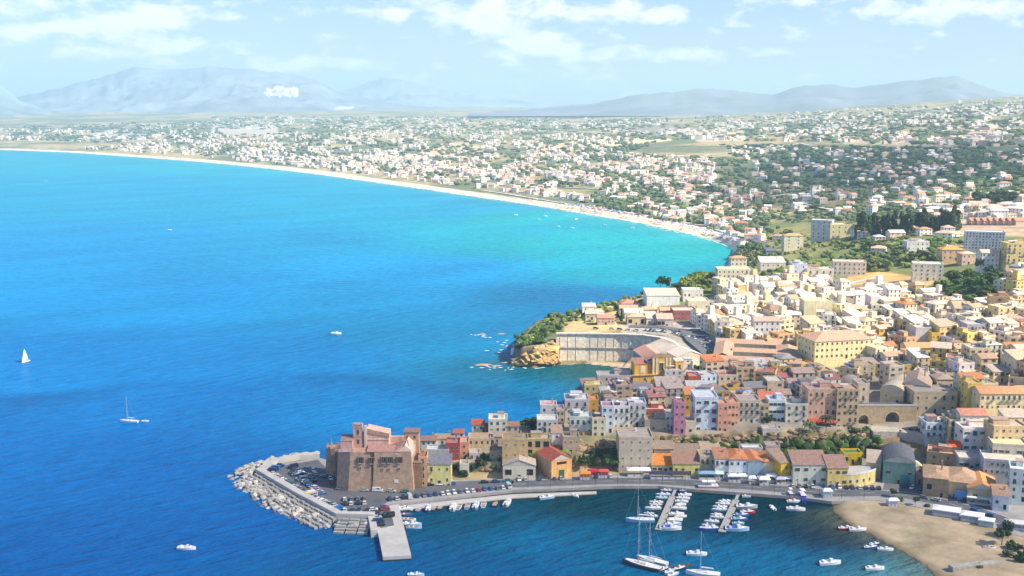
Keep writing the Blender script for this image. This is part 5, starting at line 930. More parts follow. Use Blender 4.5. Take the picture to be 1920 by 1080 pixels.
# ================================================================== merged far houses (one mesh, own colours per face)
class HM:
    def __init__(s): s.v = []; s.f4 = []; s.c = []
    def q(s, pts, c):
        k = len(s.v); s.v += pts if len(pts) == 4 else pts + [pts[-1]]; s.f4.append((k, k + 1, k + 2, k + 3)); s.c += [c] * 4
    def house(s, x, y, z, w, d, h, a, wc, rc, rt=0, wins=0, r=random):
        c, n = math.cos(a), math.sin(a); T = lambda px, py, pz: (x + px * c - py * n, y + px * n + py * c, z + pz)
        P = [(-w / 2, -d / 2), (w / 2, -d / 2), (w / 2, d / 2), (-w / 2, d / 2)]
        for i in range(4):
            p, q_ = P[i], P[(i + 1) % 4]; s.q([T(*p, -4), T(*q_, -4), T(*q_, h), T(*p, h)], wc)
            if wins:
                L_ = math.hypot(q_[0] - p[0], q_[1] - p[1]); ux, uy = (q_[0] - p[0]) / L_, (q_[1] - p[1]) / L_; nx, ny = uy, -ux
                gx, gy = nx * c - ny * n, nx * n + ny * c
                if gx * -x + gy * -y < 0: continue
                nc = max(1, int(L_ / 3.4)); nr = max(1, int(h / 3))
                for jj in range(nr):
                    for ii in range(nc):
                        if r.random() < .2: continue
                        t = (ii + .5) * L_ / nc; zz = (jj + .55) * h / nr; e = .5; bx, by = p[0] + ux * t + nx * .04, p[1] + uy * t + ny * .04
                        s.q([T(bx - ux * e, by - uy * e, zz - .75), T(bx + ux * e, by + uy * e, zz - .75), T(bx + ux * e, by + uy * e, zz + .7), T(bx - ux * e, by - uy * e, zz + .7)], (.06, .055, .06) if r.random() < .75 else (.25, .16, .1))
        if rt == 0: 
            s.q([T(*p, h) for p in P], rc)
            if wins and r.random() < .4: s.house(x + r.uniform(-.2, .2) * w, y + r.uniform(-.1, .2) * d, z + h + 3.9, w * .35, d * .35, 2.3, a, wc, rc, 0, 0)
        else:
            g = min(w, d) * .2 + .4; e = .4; A = [T(-w / 2 - e, -d / 2 - e, h), T(w / 2 + e, -d / 2 - e, h), T(w / 2 + e, d / 2 + e, h), T(-w / 2 - e, d / 2 + e, h)]
            if rt == 2: B, C_ = T(-w / 4, 0, h + g), T(w / 4, 0, h + g)
            else: B, C_ = T(-w / 2 - e, 0, h + g), T(w / 2 + e, 0, h + g)
            s.q([A[0], A[1], C_, B], rc); s.q([A[2], A[3], B, C_], rc); s.q([A[1], A[2], C_], rc if rt == 2 else wc); s.q([A[3], A[0], B], rc if rt == 2 else wc)
    def build(s, name, mat): return link(name, npmesh(name, np.array(s.v, float), np.array(s.f4), mat, np.array(s.c, float), smooth=False))
HMAT = attrmat('painted_walls', .9, .12, .12, .82, 1.1)
# ================================================================== fillers in the old town
def pin(P, x, y):
    r = False; n = len(P)
    for i in range(n):
        x1, y1 = P[i]; x2, y2 = P[(i + 1) % n]
        if (y1 > y) != (y2 > y) and x < (x2 - x1) * (y - y1) / (y2 - y1) + x1: r = not r
    return r
TOWN = [(1100, 742), (1150, 726), (1195, 722), (1285, 690), (1345, 700), (1400, 690), (1370, 668), (1320, 630), (1300, 600), (1345, 545), (1430, 535), (1480, 520), (1590, 545), (1700, 545), (1760, 560), (1830, 585), (1880, 560), (1890, 520), (1990, 500), (2180, 490), (2180, 880), (1990, 880), (1850, 860), (1800, 800), (1700, 765), (1620, 762), (1560, 775), (1500, 770), (1290, 770), (1110, 785)]
EXC = [[(1290, 600), (1420, 690), (1380, 700), (1270, 625)], [(1486, 615), (1525, 615), (1532, 655), (1490, 655)], [(1630, 730), (1650, 700), (1662, 740), (1640, 770)], [(1590, 512), (1780, 512), (1770, 560), (1600, 545)], [(1725, 540), (1850, 500), (1885, 565), (1770, 588)], [(1310, 545), (1345, 535), (1345, 600), (1310, 600)]]
WCOL = [(cream, 6), (white, 2.5), (yellow, 2.6), ((.64, .46, .28), 4), (salmon, 2.6), (ochre, 2.4), (grey, .6), (bwhite, .8), (pgreen, .5), (orange, .6), ((.76, .66, .48), 4), (pink, .4), ((.66, .56, .42), 3)]
RCOL = [(terr, 5), (terr_r, 1.2), (terr_w, 4), (t_or, 1.3), (t_br, 3), (t_pale, 4), (t_gr, 1.8), ((.56, .44, .32), 5), ((.44, .26, .18), 3)]
def pick(L_, r): 
    t = r.random() * sum(w for _, w in L_)
    for c, w in L_:
        t -= w
        if t <= 0: return c
    return L_[0][0]
r = random.Random(5); cand = []; th = 0.12; ct, stt = math.cos(th), math.sin(th)
for i in range(-80, 90):
    for j in range(-10, 60):
        lx = i * 10.4 + (i // 3) * 4.0; ly = j * 11.6 + (j // 2) * 4.5; x = lx * ct - ly * stt + 60; y = lx * stt + ly * ct + 560
        if x < 30 or y < 480 or y > 1250 or x / y > .62: continue
        x += r.uniform(-1.2, 1.2); y += r.uniform(-1.2, 1.2); z = H(x, y)
        if z < 5: continue
        px, py = topx(x, y, z)
        if not pin(TOWN, px, py) or any(pin(e, px, py) for e in EXC): continue
        if px > 1800 and py < 600 and r.random() < .3: continue
        if any((x - o[0]) ** 2 + (y - o[1]) ** 2 < (o[2] * .72 + 5.0) ** 2 for o in OCC): continue
        cand.append((y, x, z, px, py))
cand.sort(); NIND = 0; hm_ = HM(); n_now = len([o for o in bpy.data.objects if o.get('category') == 'house'])
BUD = 296 - n_now
for y, x, z, px, py in cand:
    w = r.uniform(7.5, 12.5); d = r.uniform(8.5, 13); fl = r.choice([1, 2, 2, 3, 3, 3, 4]) if px < 1700 else r.choice([2, 2, 3, 3, 4]); h = fl * 3.0 + r.uniform(0, .8); wc = jit(pick(WCOL, r), r); rc = jit(pick(RCOL, r), r); rt = r.choice(['flat', 'flat', 'flat', 'flat', 'gable', 'gable', 'shed', 'hip']); a = (.34 if px > 1330 and y > 640 else .1) + r.uniform(-.12, .12) + (0.0 if r.random() < .85 else -.5)
    if px > 1480 and r.random() < .55: wc = jit(pick([(cream, 4), ((.80, .72, .54), 4), (yellow, 1.5), ((.78, .62, .36), 2), (white, 2)], r), r)
    if px < 1300: wc = jit(pick([(white, 3), (tanw, 3), (grey, 1.6), (cream, 3), (pink, .7), (salmon, 1), (bwhite, .8)], r), r); h *= .85
    if py < 695: rc = jit(pick([((.62, .52, .40), 4), ((.70, .62, .50), 4), ((.55, .42, .30), 3), ((.76, .71, .62), 3), ((.56, .36, .24), 2), (t_or, 1), (t_br, 1)], r), r, .1); wc = wc if r.random() < .35 else jit(pick([((.80, .70, .50), 4), ((.84, .80, .70), 4), ((.82, .74, .58), 4), ((.76, .58, .30), 1)], r), r)  # sunlit part of town: paler roofs and walls put the sun into colour
    elif px < 1750: rc = jit(pick([(t_gr, 2), ((.40, .30, .27), 3), (t_br, 3), (terr, 3), ((.5, .47, .45), 3), ((.40, .17, .15), 1), ((.66, .63, .6), 1.5), (t_or, .6)], r), r, .15)  # shaded part of town: greyer roofs put the shade into colour
    if NIND < BUD and px < 1945:
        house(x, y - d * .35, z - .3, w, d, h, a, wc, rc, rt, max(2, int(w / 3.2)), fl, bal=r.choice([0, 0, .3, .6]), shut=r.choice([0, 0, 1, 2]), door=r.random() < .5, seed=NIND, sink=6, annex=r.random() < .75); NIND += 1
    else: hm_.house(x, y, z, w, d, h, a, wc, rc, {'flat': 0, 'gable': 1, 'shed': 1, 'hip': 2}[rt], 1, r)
tag(hm_.build('back_row_houses', HMAT), kind='stuff') if hm_.v else None
print('filler', NIND, len(cand))
# ================================================================== villas and far settlement
VW = [((.84, .82, .78), 6), ((.80, .72, .58), 3), ((.78, .62, .48), 1.2), ((.70, .50, .42), .6)]; VR = [((.56, .30, .2), 3), ((.66, .46, .34), 3), ((.72, .68, .62), 4), ((.50, .24, .16), 1.5)]
def sample(poly, n, r, clump=0.0, seed=0):
    P = np.array(poly, float); o = []; lo = P.min(0); hi = P.max(0)
    while len(o) < n:
        x = r.uniform(lo[0], hi[0]); y = r.uniform(lo[1], hi[1])
        if not pin(poly, x, y): continue
        if clump:
            v = float(vnoise(np.array([x / 26.0 + seed]), np.array([y / 7.0]), 90 + seed, 3)[0])
            if v < .5 + clump * (r.random() - .5): continue
        o.append((x, y))
    h_, ok = hits([p[0] for p in o], [p[1] for p in o])
    return [(tuple(h_[i]), o[i]) for i in range(len(o)) if ok[i] and h_[i][2] > 1.6]
r = random.Random(77); VIL = []
for poly, n in (([(1120, 372), (1200, 345), (1400, 350), (1440, 395), (1420, 432), (1340, 428), (1200, 402)], 62), ([(1440, 350), (1920, 355), (1920, 392), (1500, 400)], 22), ([(1600, 455), (1800, 450), (1880, 500), (1640, 500)], 7), ([(1090, 575), (1215, 565), (1215, 600), (1100, 615)], 9), ([(1600, 432), (1800, 438), (1795, 450), (1610, 446)], 16)):
    for (p, (px, py)) in sample(poly, n, r):
        if any((p[0] - o[0]) ** 2 + (p[1] - o[1]) ** 2 < (o[2] * .8 + 9) ** 2 for o in OCC): continue
        wc = jit(pick(VW, r), r); rc = jit(pick(VR, r), r); w = r.uniform(10, 18); d = r.uniform(9, 13)
        o = house(p[0], p[1], p[2] - .2, w, d, r.choice([3.2, 6.2, 6.4, 9]) if py < 560 else 4.5, r.uniform(-.5, .5), wc, rc, r.choice(['hip', 'gable', 'flat', 'hip']), max(3, int(w / 4)), 2 if py < 560 else 1, name='villa', cat='villa', group='villas behind the beach' if py < 450 else 'villas of the headland and gardens', chim=False, seed=int(px)); VIL.append(o)
fh = HM()
def spread(poly, n, seed, clump=.5, smin=9, smax=17, big=0.0):
    r = random.Random(seed)
    for (p, q_) in sample(poly, n, r, clump, seed):
        wc = jit(pick(VW, r), r); rc = jit(pick(VR, r), r); fz = min(.75, max(0, (p[1] - 1800) / 3500)); rc = tuple(a * (1 - fz) + b * fz for a, b in zip(rc, (.66, .60, .52))); wc = tuple(v * (1 - .2 * fz) for v in wc); k = r.random() < big; w = r.uniform(smin, smax) * (1.6 if k else .85); h = r.choice([3.5, 6, 6.5, 9]) * (1.4 if k else 1)  # roofs fade to pale tan with distance, putting haze into their colour
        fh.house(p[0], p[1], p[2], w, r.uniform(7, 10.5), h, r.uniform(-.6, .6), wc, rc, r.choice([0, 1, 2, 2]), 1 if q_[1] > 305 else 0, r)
spread([(150, 279), (330, 262), (600, 264), (880, 300), (1000, 352), (1120, 380), (1000, 366), (880, 352), (600, 316), (330, 290)], 1150, 1, .3)
spread([(380, 258), (620, 245), (1000, 245), (1200, 262), (1150, 300), (900, 300), (620, 265)], 700, 2, .15, 10, 17)
spread([(1060, 228), (1500, 210), (1920, 183), (1990, 183), (1990, 278), (1500, 266), (1200, 262)], 1500, 3, .15, 11, 20, .1)
spread([(880, 300), (1150, 288), (1350, 300), (1340, 345), (1150, 352), (1000, 352)], 560, 4, .15)
spread([(1120, 375), (1160, 345), (1420, 345), (1450, 395), (1420, 430), (1340, 428), (1200, 404)], 150, 5, .2)
spread([(1400, 320), (1920, 330), (1920, 400), (1500, 405)], 130, 6, .1, 9, 18)
spread([(0, 240), (400, 232), (420, 258), (200, 268), (0, 262)], 300, 7, .15, 11, 22)
spread([(400, 220), (1100, 222), (1250, 235), (1000, 246), (400, 242)], 560, 8, .15, 12, 28)
spread([(1350, 275), (1920, 285), (1920, 335), (1450, 325)], 190, 9, .15)
spread([(1735, 392), (1925, 394), (1925, 412), (1735, 408)], 60, 10, 0, 16, 26)
spread([(1360, 440), (1440, 438), (1460, 452), (1400, 452)], 14, 11, 0)
for i in range(8): p = hit(1836 + i * 12, 420); fh.house(p[0], p[1], p[2], 22, 12, 4, 0, (.7, .5, .38), (.62, .28, .18), 1, 0)
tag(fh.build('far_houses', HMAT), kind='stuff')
# ================================================================== trees
LEAF = {}
def leafmat(name, c):
    m, t, b = newmat(name, .85, .12); oi = nd(t, 'ShaderNodeObjectInfo'); g = nd(t, 'ShaderNodeNewGeometry'); mr = nd(t, 'ShaderNodeMapRange'); mr.inputs[3].default_value = .62; mr.inputs[4].default_value = 1.45
    t.links.new(g.outputs['Random Per Island'], mr.inputs[0]); v = nd(t, 'ShaderNodeVectorMath', operation='SCALE'); t.links.new(oi.outputs['Color'], v.inputs[0]); t.links.new(mr.outputs[0], v.inputs['Scale']); t.links.new(v.outputs[0], b.inputs['Base Color']); return m
LM = leafmat('foliage', 0); BARK = flat('bark', (.16, .11, .07), .95)
def crown_mesh(seed, kind):
    r = random.Random(seed); m = MB(); lobes = []
    if kind == 'round': lobes = [(r.uniform(-.55, .55), r.uniform(-.55, .55), r.uniform(-.3, .45), r.uniform(.35, .6)) for _ in range(8)]
    elif kind == 'bush': lobes = [(r.uniform(-.7, .7), r.uniform(-.7, .7), r.uniform(-.35, .1), r.uniform(.3, .5)) for _ in range(8)]
    elif kind == 'cone': lobes = [(r.uniform(-.1, .1), r.uniform(-.1, .1), -1.2 + k * .33, .42 * (1 - k / 10)) for k in range(9)]
    elif kind == 'pine': lobes = [(r.uniform(-.4, .4), r.uniform(-.4, .4), -.6 + k * .22, .5 - .03 * k) for k in range(8)]
    for lx, ly, lz, lr in lobes:
        for _ in range(60):
            a, b = r.uniform(0, 6.283), math.acos(r.uniform(-1, 1)); rr = lr * r.uniform(.55, 1.05); p = Vector((lx + rr * math.sin(b) * math.cos(a), ly + rr * math.sin(b) * math.sin(a), lz + rr * math.cos(b) * .85)); n_ = (p - Vector((lx, ly, lz))).normalized() + Vector((r.uniform(-.6, .6),) * 3); u_ = n_.orthogonal().normalized(); v_ = n_.cross(u_).normalized(); s = r.uniform(.11, .2)
            m.quad([p + u_ * s, p + v_ * s * .8, p - u_ * s, p - v_ * s * .8])
    return m.mesh('crown', LM)
CR = {k: [crown_mesh(i * 7 + j, k) for j in range(3)] for i, k in enumerate(('round', 'bush', 'cone', 'pine'))}
TR = MB(); TR.tube((0, 0, -1.0), (.03, .02, .55), .055, .035, 6); TR.tube((.03, .02, .5), (.25, .1, .9), .03, .012, 5); TR.tube((.03, .02, .5), (-.22, -.12, .95), .03, .012, 5); TRM = TR.mesh('trunk', BARK)
def palm_mesh():
    m = MB()
    for k in range(16):
        a = 2 * math.pi * k / 16; dz = .25 if k % 2 else -.05; pts = [(0, 0, 0), (.45, 0, .22 + dz), (.85, 0, .05 + dz), (1.1, 0, -.4 + dz)]
        for i in range(3):
            (x0, _, z0), (x1, _, z1) = pts[i], pts[i + 1]; w0, w1 = (.05, .14, .13, .02)[i], (.05, .14, .13, .02)[i + 1]; c, s = math.cos(a), math.sin(a)
            for sg in (-1, 1): m.quad([(x0 * c, x0 * s, z0), (x1 * c, x1 * s, z1), (x1 * c - sg * w1 * s, x1 * s + sg * w1 * c, z1 - .09), (x0 * c - sg * w0 * s, x0 * s + sg * w0 * c, z0 - .09)])
    return m.mesh('crown', LM)
PALM = palm_mesh(); NT = 0
def tree(px, py, hgt, wid, kind='round', color=(.07, .12, .035), z=None, where='', name=None):
    global NT
    NT += 1; rr = random.Random(NT); 
    if z is None: x, y, z = hit(px, py)
    else: (x, y) = at(px, py, z)
    nm = name or {'round': 'broadleaf_tree', 'bush': 'shrub', 'cone': 'cypress_tree', 'pine': 'pine_tree', 'palm': 'palm_tree'}[kind]; o = empty(nm, (x, y, z), rr.uniform(0, 6.28)); c = jit(color, rr, .38)
    if kind == 'palm':
        link('trunk', TRM, o, (0, 0, hgt * .5), 0, scale=(3, 3, hgt * .5 / 1.0)); link('crown', PALM, o, (0, 0, hgt), 0, c, (wid,) * 3)
    else:
        ch = hgt * (.5 if kind != 'bush' else .8); th = hgt - ch; 
        if kind != 'bush': link('trunk', TRM, o, (0, 0, hgt * .3), 0, scale=(hgt * .55, hgt * .55, hgt * .42))
        zc = {'round': hgt * .66, 'bush': hgt * .42, 'cone': hgt * .52, 'pine': hgt * .5}[kind]; sz = {'round': hgt * .42, 'bush': hgt * .6, 'cone': hgt * .36, 'pine': hgt * .55}[kind]
        link('crown', CR[kind][NT % 3], o, (0, 0, zc), 0, c, (wid * .5, wid * .5, sz))
    TREES.append((o, nm, px, py, where)); return o
TREES = []; DG = (.04, .072, .026); MG = (.07, .12, .03); YG = (.17, .22, .045); OG = (.13, .16, .06)
for a in [(905, 872, 6, 8, 'bush', DG), (893, 878, 5, 8, 'bush', DG), (868, 893, 6, 6, 'bush', DG), (848, 880, 5, 6, 'bush', DG), (915, 868, 5, 6, 'bush', DG)]: tree(*a, where='on the slope behind the promenade')
for a in [(985, 812, 8, 9, 'round', DG), (998, 816, 9, 10, 'round', DG), (1004, 808, 8, 8, 'round', DG)]: tree(*a, z=9, where='in the dark clump beside the grey-cream arched house')
for a in [(1092, 850, 7, 9, 'bush', DG), (1104, 856, 8, 10, 'bush', DG), (1118, 860, 7, 10, 'bush', DG), (1132, 858, 8, 9, 'bush', DG), (1146, 856, 7, 9, 'bush', DG), (1096, 868, 5, 8, 'bush', DG), (1125, 848, 6, 9, 'bush', DG), (1150, 868, 4, 7, 'bush', MG)]: tree(*a, z=6, where='under the ochre ramp wall')
for a in [(1228, 822, 4, 7, 'bush', DG), (1262, 826, 6, 8, 'bush', DG), (1278, 828, 6, 9, 'bush', DG), (1294, 832, 5, 9, 'bush', DG), (1306, 836, 5, 8, 'bush', MG), (1322, 838, 4, 8, 'bush', MG), (1342, 840, 4, 8, 'bush', DG), (1358, 842, 4, 7, 'bush', MG), (1374, 826, 4, 4, 'bush', DG)]: tree(*a, z=8, where='along the foot of the white hotel terrace')
for a in [(1422, 800, 7, 9, 'round', DG), (1434, 802, 8, 9, 'round', DG)]: tree(*a, z=12, where='in the dark pair below the ochre house')
for a in [(1476, 838, 6, 8, 'bush', DG), (1488, 840, 8, 9, 'bush', DG), (1500, 842, 7, 9, 'bush', DG), (1482, 830, 5, 7, 'bush', MG), (1512, 846, 4, 8, 'bush', MG), (1530, 848, 3, 8, 'bush', MG), (1548, 850, 3, 8, 'bush', MG), (1563, 846, 3, 7, 'bush', MG)]: tree(*a, z=6, where='in the green garden at the cliff foot')
for a in [(1517, 828, 9, 3.6, 'palm', MG), (1548, 824, 11, 3.8, 'palm', MG)]: tree(*a, z=9, where='below the pink restaurant building')
for a in [(1592, 826, 6, 8, 'bush', MG), (1604, 830, 8, 9, 'round', DG), (1618, 828, 8, 9, 'round', MG), (1630, 822, 8, 8, 'round', MG), (1626, 842, 6, 8, 'bush', DG), (1610, 846, 5, 7, 'bush', DG), (1636, 806, 5, 6, 'bush', MG), (1600, 855, 3, 9, 'bush', DG)]: tree(*a, z=7, where='in the gully below the viaduct')
for a in [(1700, 812, 6, 7, 'bush', DG), (1712, 816, 7, 8, 'bush', MG), (1722, 820, 7, 8, 'bush', MG), (1732, 818, 6, 7, 'bush', DG), (1728, 806, 6, 7, 'bush', DG)]: tree(*a, z=11, where='on the bank right of the viaduct arch')
for a in [(1820, 848, 3, 4, 'bush', MG), (1676, 932, 4, 4.5, 'round', MG), (1688, 940, 2.5, 4, 'bush', MG), (1716, 948, 4, 3.5, 'round', MG), (1740, 950, 2.5, 3, 'bush', MG)]: tree(*a, where='by the beach road')
for a in [(1878, 1022, 8, 8, 'round', DG), (1890, 1008, 7, 7, 'round', DG), (1896, 1030, 5, 6, 'bush', MG), (1888, 1042, 4, 5, 'bush', MG), (1912, 1052, 5, 6, 'bush', DG), (1830, 1062, 1.6, 5, 'bush', MG), (1816, 1064, 1.5, 4, 'bush', MG), (1925, 1040, 5, 6, 'bush', DG)]: tree(*a, where='at the right corner of the sandy beach')
r = random.Random(9)
for p, n, w, cl, kd, hh, ww in (([(968, 652), (985, 628), (1010, 622), (1035, 630), (1030, 640), (1000, 648)], 9, 'on the rocky headland tip', MG, 'bush', 4, 8), ([(1010, 612), (1055, 582), (1085, 595), (1060, 612)], 14, 'on the cliff edge of the headland', OG, 'bush', 3.5, 7),
    ([(1262, 545), (1300, 522), (1345, 505), (1345, 540), (1310, 552)], 30, 'in the sunny grove left of the white hotel', YG, 'round', 8, 11), ([(1385, 480), (1400, 468), (1430, 478), (1425, 500), (1395, 505)], 14, 'on the rocky knoll above the beach end', OG, 'bush', 5, 8),
    ([(1606, 436), (1700, 430), (1795, 424), (1795, 434), (1610, 446)], 44, 'in the dense pine row on the ridge', DG, 'pine', 17, 15), ([(1590, 500), (1630, 462), (1720, 480), (1790, 485), (1760, 498), (1650, 512)], 34, 'in the gardens of the hillside', OG, 'round', 8, 10),
    ([(1755, 575), (1775, 530), (1835, 508), (1865, 530), (1870, 565), (1800, 582)], 26, 'in the deep green grove on the right', MG, 'round', 11, 12), ([(1492, 655), (1495, 630), (1520, 625), (1535, 655)], 10, 'in the garden left of the school', YG, 'bush', 4, 7),
    ([(1322, 662), (1345, 664), (1392, 694), (1380, 698)], 10, 'along the planted strip of the avenue', YG, 'bush', 3.5, 5), ([(1440, 440), (1475, 430), (1480, 445), (1450, 455)], 7, 'beside the coast road', YG, 'round', 8, 8), ([(1800, 380), (1905, 368), (1905, 382), (1820, 392)], 14, 'in the dark copse on the far right slope', DG, 'round', 12, 14)):
    for (q_, (px, py)) in sample(p, n, r): tree(px, py, hh * r.uniform(.75, 1.25), ww * r.uniform(.8, 1.2), kd, cl, where=w)
for a in [(1237, 548, 14, 9, 'round', DG), (1250, 548, 13, 8, 'round', MG), (1340, 530, 10, 9, 'round', MG)]: tree(*a, where='standing alone on the bluff above the sea')
for a in [(1645, 606, 8, 13, 'round', YG), (1600, 612, 8, 9, 'round', MG), (1607, 680, 6, 6, 'round', YG), (1626, 678, 7, 5, 'round', YG), (1290, 690, 6, 6, 'round', DG), (1308, 692, 4, 5, 'bush', DG), (1165, 602, 9, 7, 'cone', DG), (1158, 596, 7, 6, 'cone', DG), (1150, 580, 6, 6, 'round', DG), (1560, 622, 10, 7, 'round', DG), (1515, 605, 6, 8, 'round', DG)]: tree(*a, where='between the houses of the upper town')
um = HM(); ru = random.Random(3)
for (p, q_) in sample([(960, 370), (1060, 380), (1160, 396), (1260, 416), (1350, 438), (1390, 452), (1368, 458), (1280, 434), (1200, 415), (1100, 399), (1000, 382)], 620, ru, .6, 3):
    c_ = pick([((.08, .12, .45), 4), ((.85, .85, .85), 3), ((.75, .35, .1), 1.5), ((.6, .08, .08), 1), ((.1, .4, .5), 1)], ru); w_ = 2.0
    for k_ in range(4): a0, a1 = k_ * math.pi / 2, (k_ + 1) * math.pi / 2; um.q([(p[0] + w_ * math.cos(a0), p[1] + w_ * math.sin(a0), p[2] + 2.2), (p[0] + w_ * math.cos(a1), p[1] + w_ * math.sin(a1), p[2] + 2.2), (p[0], p[1], p[2] + 3.0)], c_)
tag(um.build('beach_umbrellas', HMAT), kind='stuff')
sf = MB(); rs = random.Random(6)
for i in range(len(COAST) - 1):
    if not (0 <= COAST[i][0] <= 1372 and 279 < COAST[i][1] < 720) or COAST[i][2] < 6: continue
    (x0, y0), (x1, y1) = cxy[i], cxy[i + 1]; L_ = math.hypot(x1 - x0, y1 - y0); n_ = max(2, int(L_ / 22)); nx, ny = -(y1 - y0) / L_, (x1 - x0) / L_; sgn = -1 if inside(POLY, np.array([(x0 + x1) / 2 + nx * 3]), np.array([(y0 + y1) / 2 + ny * 3]))[0] else 1
    for k_ in range(n_):
        if rs.random() < .25: continue
        t0, t1 = k_ / n_, (k_ + rs.uniform(.6, 1)) / n_; o0, o1 = rs.uniform(.5, 3) * sgn, rs.uniform(.5, 3) * sgn; ww = rs.uniform(.8, 2.2) * sgn; A = (x0 + (x1 - x0) * t0 + nx * o0, y0 + (y1 - y0) * t0 + ny * o0); B = (x0 + (x1 - x0) * t1 + nx * o1, y0 + (y1 - y0) * t1 + ny * o1)
        sf.quad([(*A, .07), (*B, .07), (B[0] + nx * ww, B[1] + ny * ww, .07), (A[0] + nx * ww, A[1] + ny * ww, .07)])
for px, py in ((904, 628), (915, 632), (940, 640), (925, 655), (945, 662), (900, 688), (918, 690), (935, 692), (955, 648), (885, 627), (955, 692), (970, 690)):
    x, y = at(px, py, 0)
    for k_ in range(3): a0 = rs.uniform(-6, 6); b0 = rs.uniform(-5, 5); w0 = rs.uniform(.6, 2.2); sf.quad([(x + a0 - w0, y + b0, .08), (x + a0, y + b0 - .8, .08), (x + a0 + w0, y + b0 + .3, .08), (x + a0, y + b0 + 1.1, .08)])
struct('surf', sf, flat('foam', (.72, .76, .78), .8))
# distant scrub, groves and orchards as one mass
import bmesh
_b = bmesh.new(); bmesh.ops.create_icosphere(_b, subdivisions=1, radius=1); IV = np.array([v.co[:] for v in _b.verts]); IF = np.array([[v.index for v in f.verts] for f in _b.faces]); _b.free()
class TM:
    def __init__(s): s.v = []; s.f = []; s.c = []; s.k = 0
    def add(s, x, y, z, w, h, c, rg):
        v = IV * (1 + rg.uniform(-.38, .38, (len(IV), 1))) * np.array([w / 2, w / 2, h / 2]) + np.array([x, y, z + h * .4]); s.v.append(v); s.f.append(IF + s.k); s.k += len(IV); s.c.append(np.repeat(np.array([c]), len(IV), 0) * rg.uniform(.6, 1.4, (len(IV), 1)))
tmm = TM(); rg = np.random.default_rng(4)
def scrub(poly, n, seed, clump, wmin, wmax, hh, cols):
    r = random.Random(seed)
    for (p, q_) in sample(poly, n, r, clump, seed):
        for _ in range(2):
            w = r.uniform(wmin, wmax); tmm.add(p[0] + r.uniform(-1, 1) * w, p[1] + r.uniform(-1, 1) * w, p[2], w, hh * r.uniform(.6, 1.3), r.choice(cols), rg)
g3 = [(.09, .13, .055), (.12, .16, .065), (.15, .17, .085), (.07, .11, .05)]
scrub([(150, 279), (330, 262), (600, 264), (880, 300), (1000, 352), (880, 350), (600, 314), (330, 289)], 500, 21, .5, 8, 16, 7, g3)
scrub([(380, 258), (620, 240), (1000, 240), (1250, 262), (1150, 300), (900, 300), (620, 265)], 600, 22, .5, 10, 22, 8, g3)
scrub([(1060, 228), (1500, 212), (1990, 186), (1990, 278), (1500, 266), (1200, 262)], 900, 23, .6, 12, 26, 9, g3)
scrub([(880, 300), (1150, 285), (1400, 300), (1400, 345), (1150, 352), (1000, 352)], 700, 24, .4, 8, 15, 6, g3)
scrub([(1080, 378), (1160, 345), (1420, 345), (1450, 395), (1440, 440), (1340, 430), (1200, 404)], 620, 25, 0, 7, 12, 7, g3)
scrub([(1350, 272), (1925, 280), (1925, 352), (1450, 345)], 1300, 26, .3, 9, 18, 7, [(.05, .08, .045), (.06, .10, .05), (.09, .13, .055)])  # darker greens, partly standing for the shade of the clouds here
scrub([(1400, 345), (1925, 350), (1925, 400), (1480, 420)], 700, 27, .4, 6, 12, 5, g3)
scrub([(1580, 505), (1610, 450), (1700, 446), (1800, 450), (1830, 490), (1760, 495), (1650, 510)], 150, 28, 0, 4, 8, 4, [OG, YG, MG])
scrub([(0, 236), (400, 228), (420, 258), (200, 268), (0, 262)], 400, 29, .4, 12, 30, 9, g3)
scrub([(400, 218), (1100, 220), (1300, 235), (1000, 246), (400, 242)], 500, 30, .5, 14, 34, 9, g3)
scrub([(1080, 572), (1220, 556), (1240, 600), (1100, 612)], 60, 31, 0, 2, 4, 1.5, [OG, YG])
cl_ = TM(); rr_ = random.Random(8)
for poly, n, cc_, w0, w1 in (([(830, 884), (1000, 880), (1300, 862), (1480, 862), (1640, 858), (1640, 806), (1500, 806), (1300, 816), (1060, 826), (860, 862)], 800, [(.34, .25, .15), (.26, .19, .11), (.40, .30, .18), (.2, .15, .1)], .8, 2.8), ([(962, 682), (1042, 680), (1042, 640), (1005, 655)], 130, [(.50, .34, .14), (.44, .29, .12), (.38, .27, .15)], 2, 6)):
    for (p, q_) in sample(poly, n, rr_): w = rr_.uniform(w0, w1); cl_.add(p[0], p[1], p[2] - w * .3, w * 1.7, w * .8, rr_.choice(cc_), rg)
rkm = attrmat('cliff_rock', .95, .05, .4, .7, 1.25); tag(link('cliff_rocks', npmesh('cliff_rocks', np.concatenate(cl_.v), np.concatenate(cl_.f), rkm, np.concatenate(cl_.c), False, 3)), kind='stuff')
scrub([(1060, 850), (1300, 838), (1480, 832), (1640, 820), (1640, 856), (1480, 858), (1300, 858), (1080, 872)], 120, 41, .3, 2.5, 6, 4.5, [DG, MG, OG])
scrub([(1440, 520), (1430, 440), (1600, 444), (1600, 520)], 130, 43, 0, 2.5, 7, 4, [OG, YG, MG])
scrub([(985, 622), (1060, 584), (1240, 546), (1345, 500), (1345, 540), (1250, 560), (1060, 604), (1000, 645)], 150, 44, 0, 2.5, 6, 3.2, [OG, YG, MG, DG])
scrub([(964, 664), (985, 628), (1038, 612), (1040, 622), (1000, 640)], 50, 45, 0, 3, 6, 3.5, [MG, DG, OG])
scrub([(1380, 500), (1392, 460), (1430, 462), (1440, 490), (1400, 510)], 60, 46, 0, 3, 7, 5, [MG, DG, OG])
scrub([(850, 866), (930, 850), (1000, 850), (1000, 880), (860, 884)], 30, 42, 0, 1.5, 3.5, 2.5, [DG, MG])
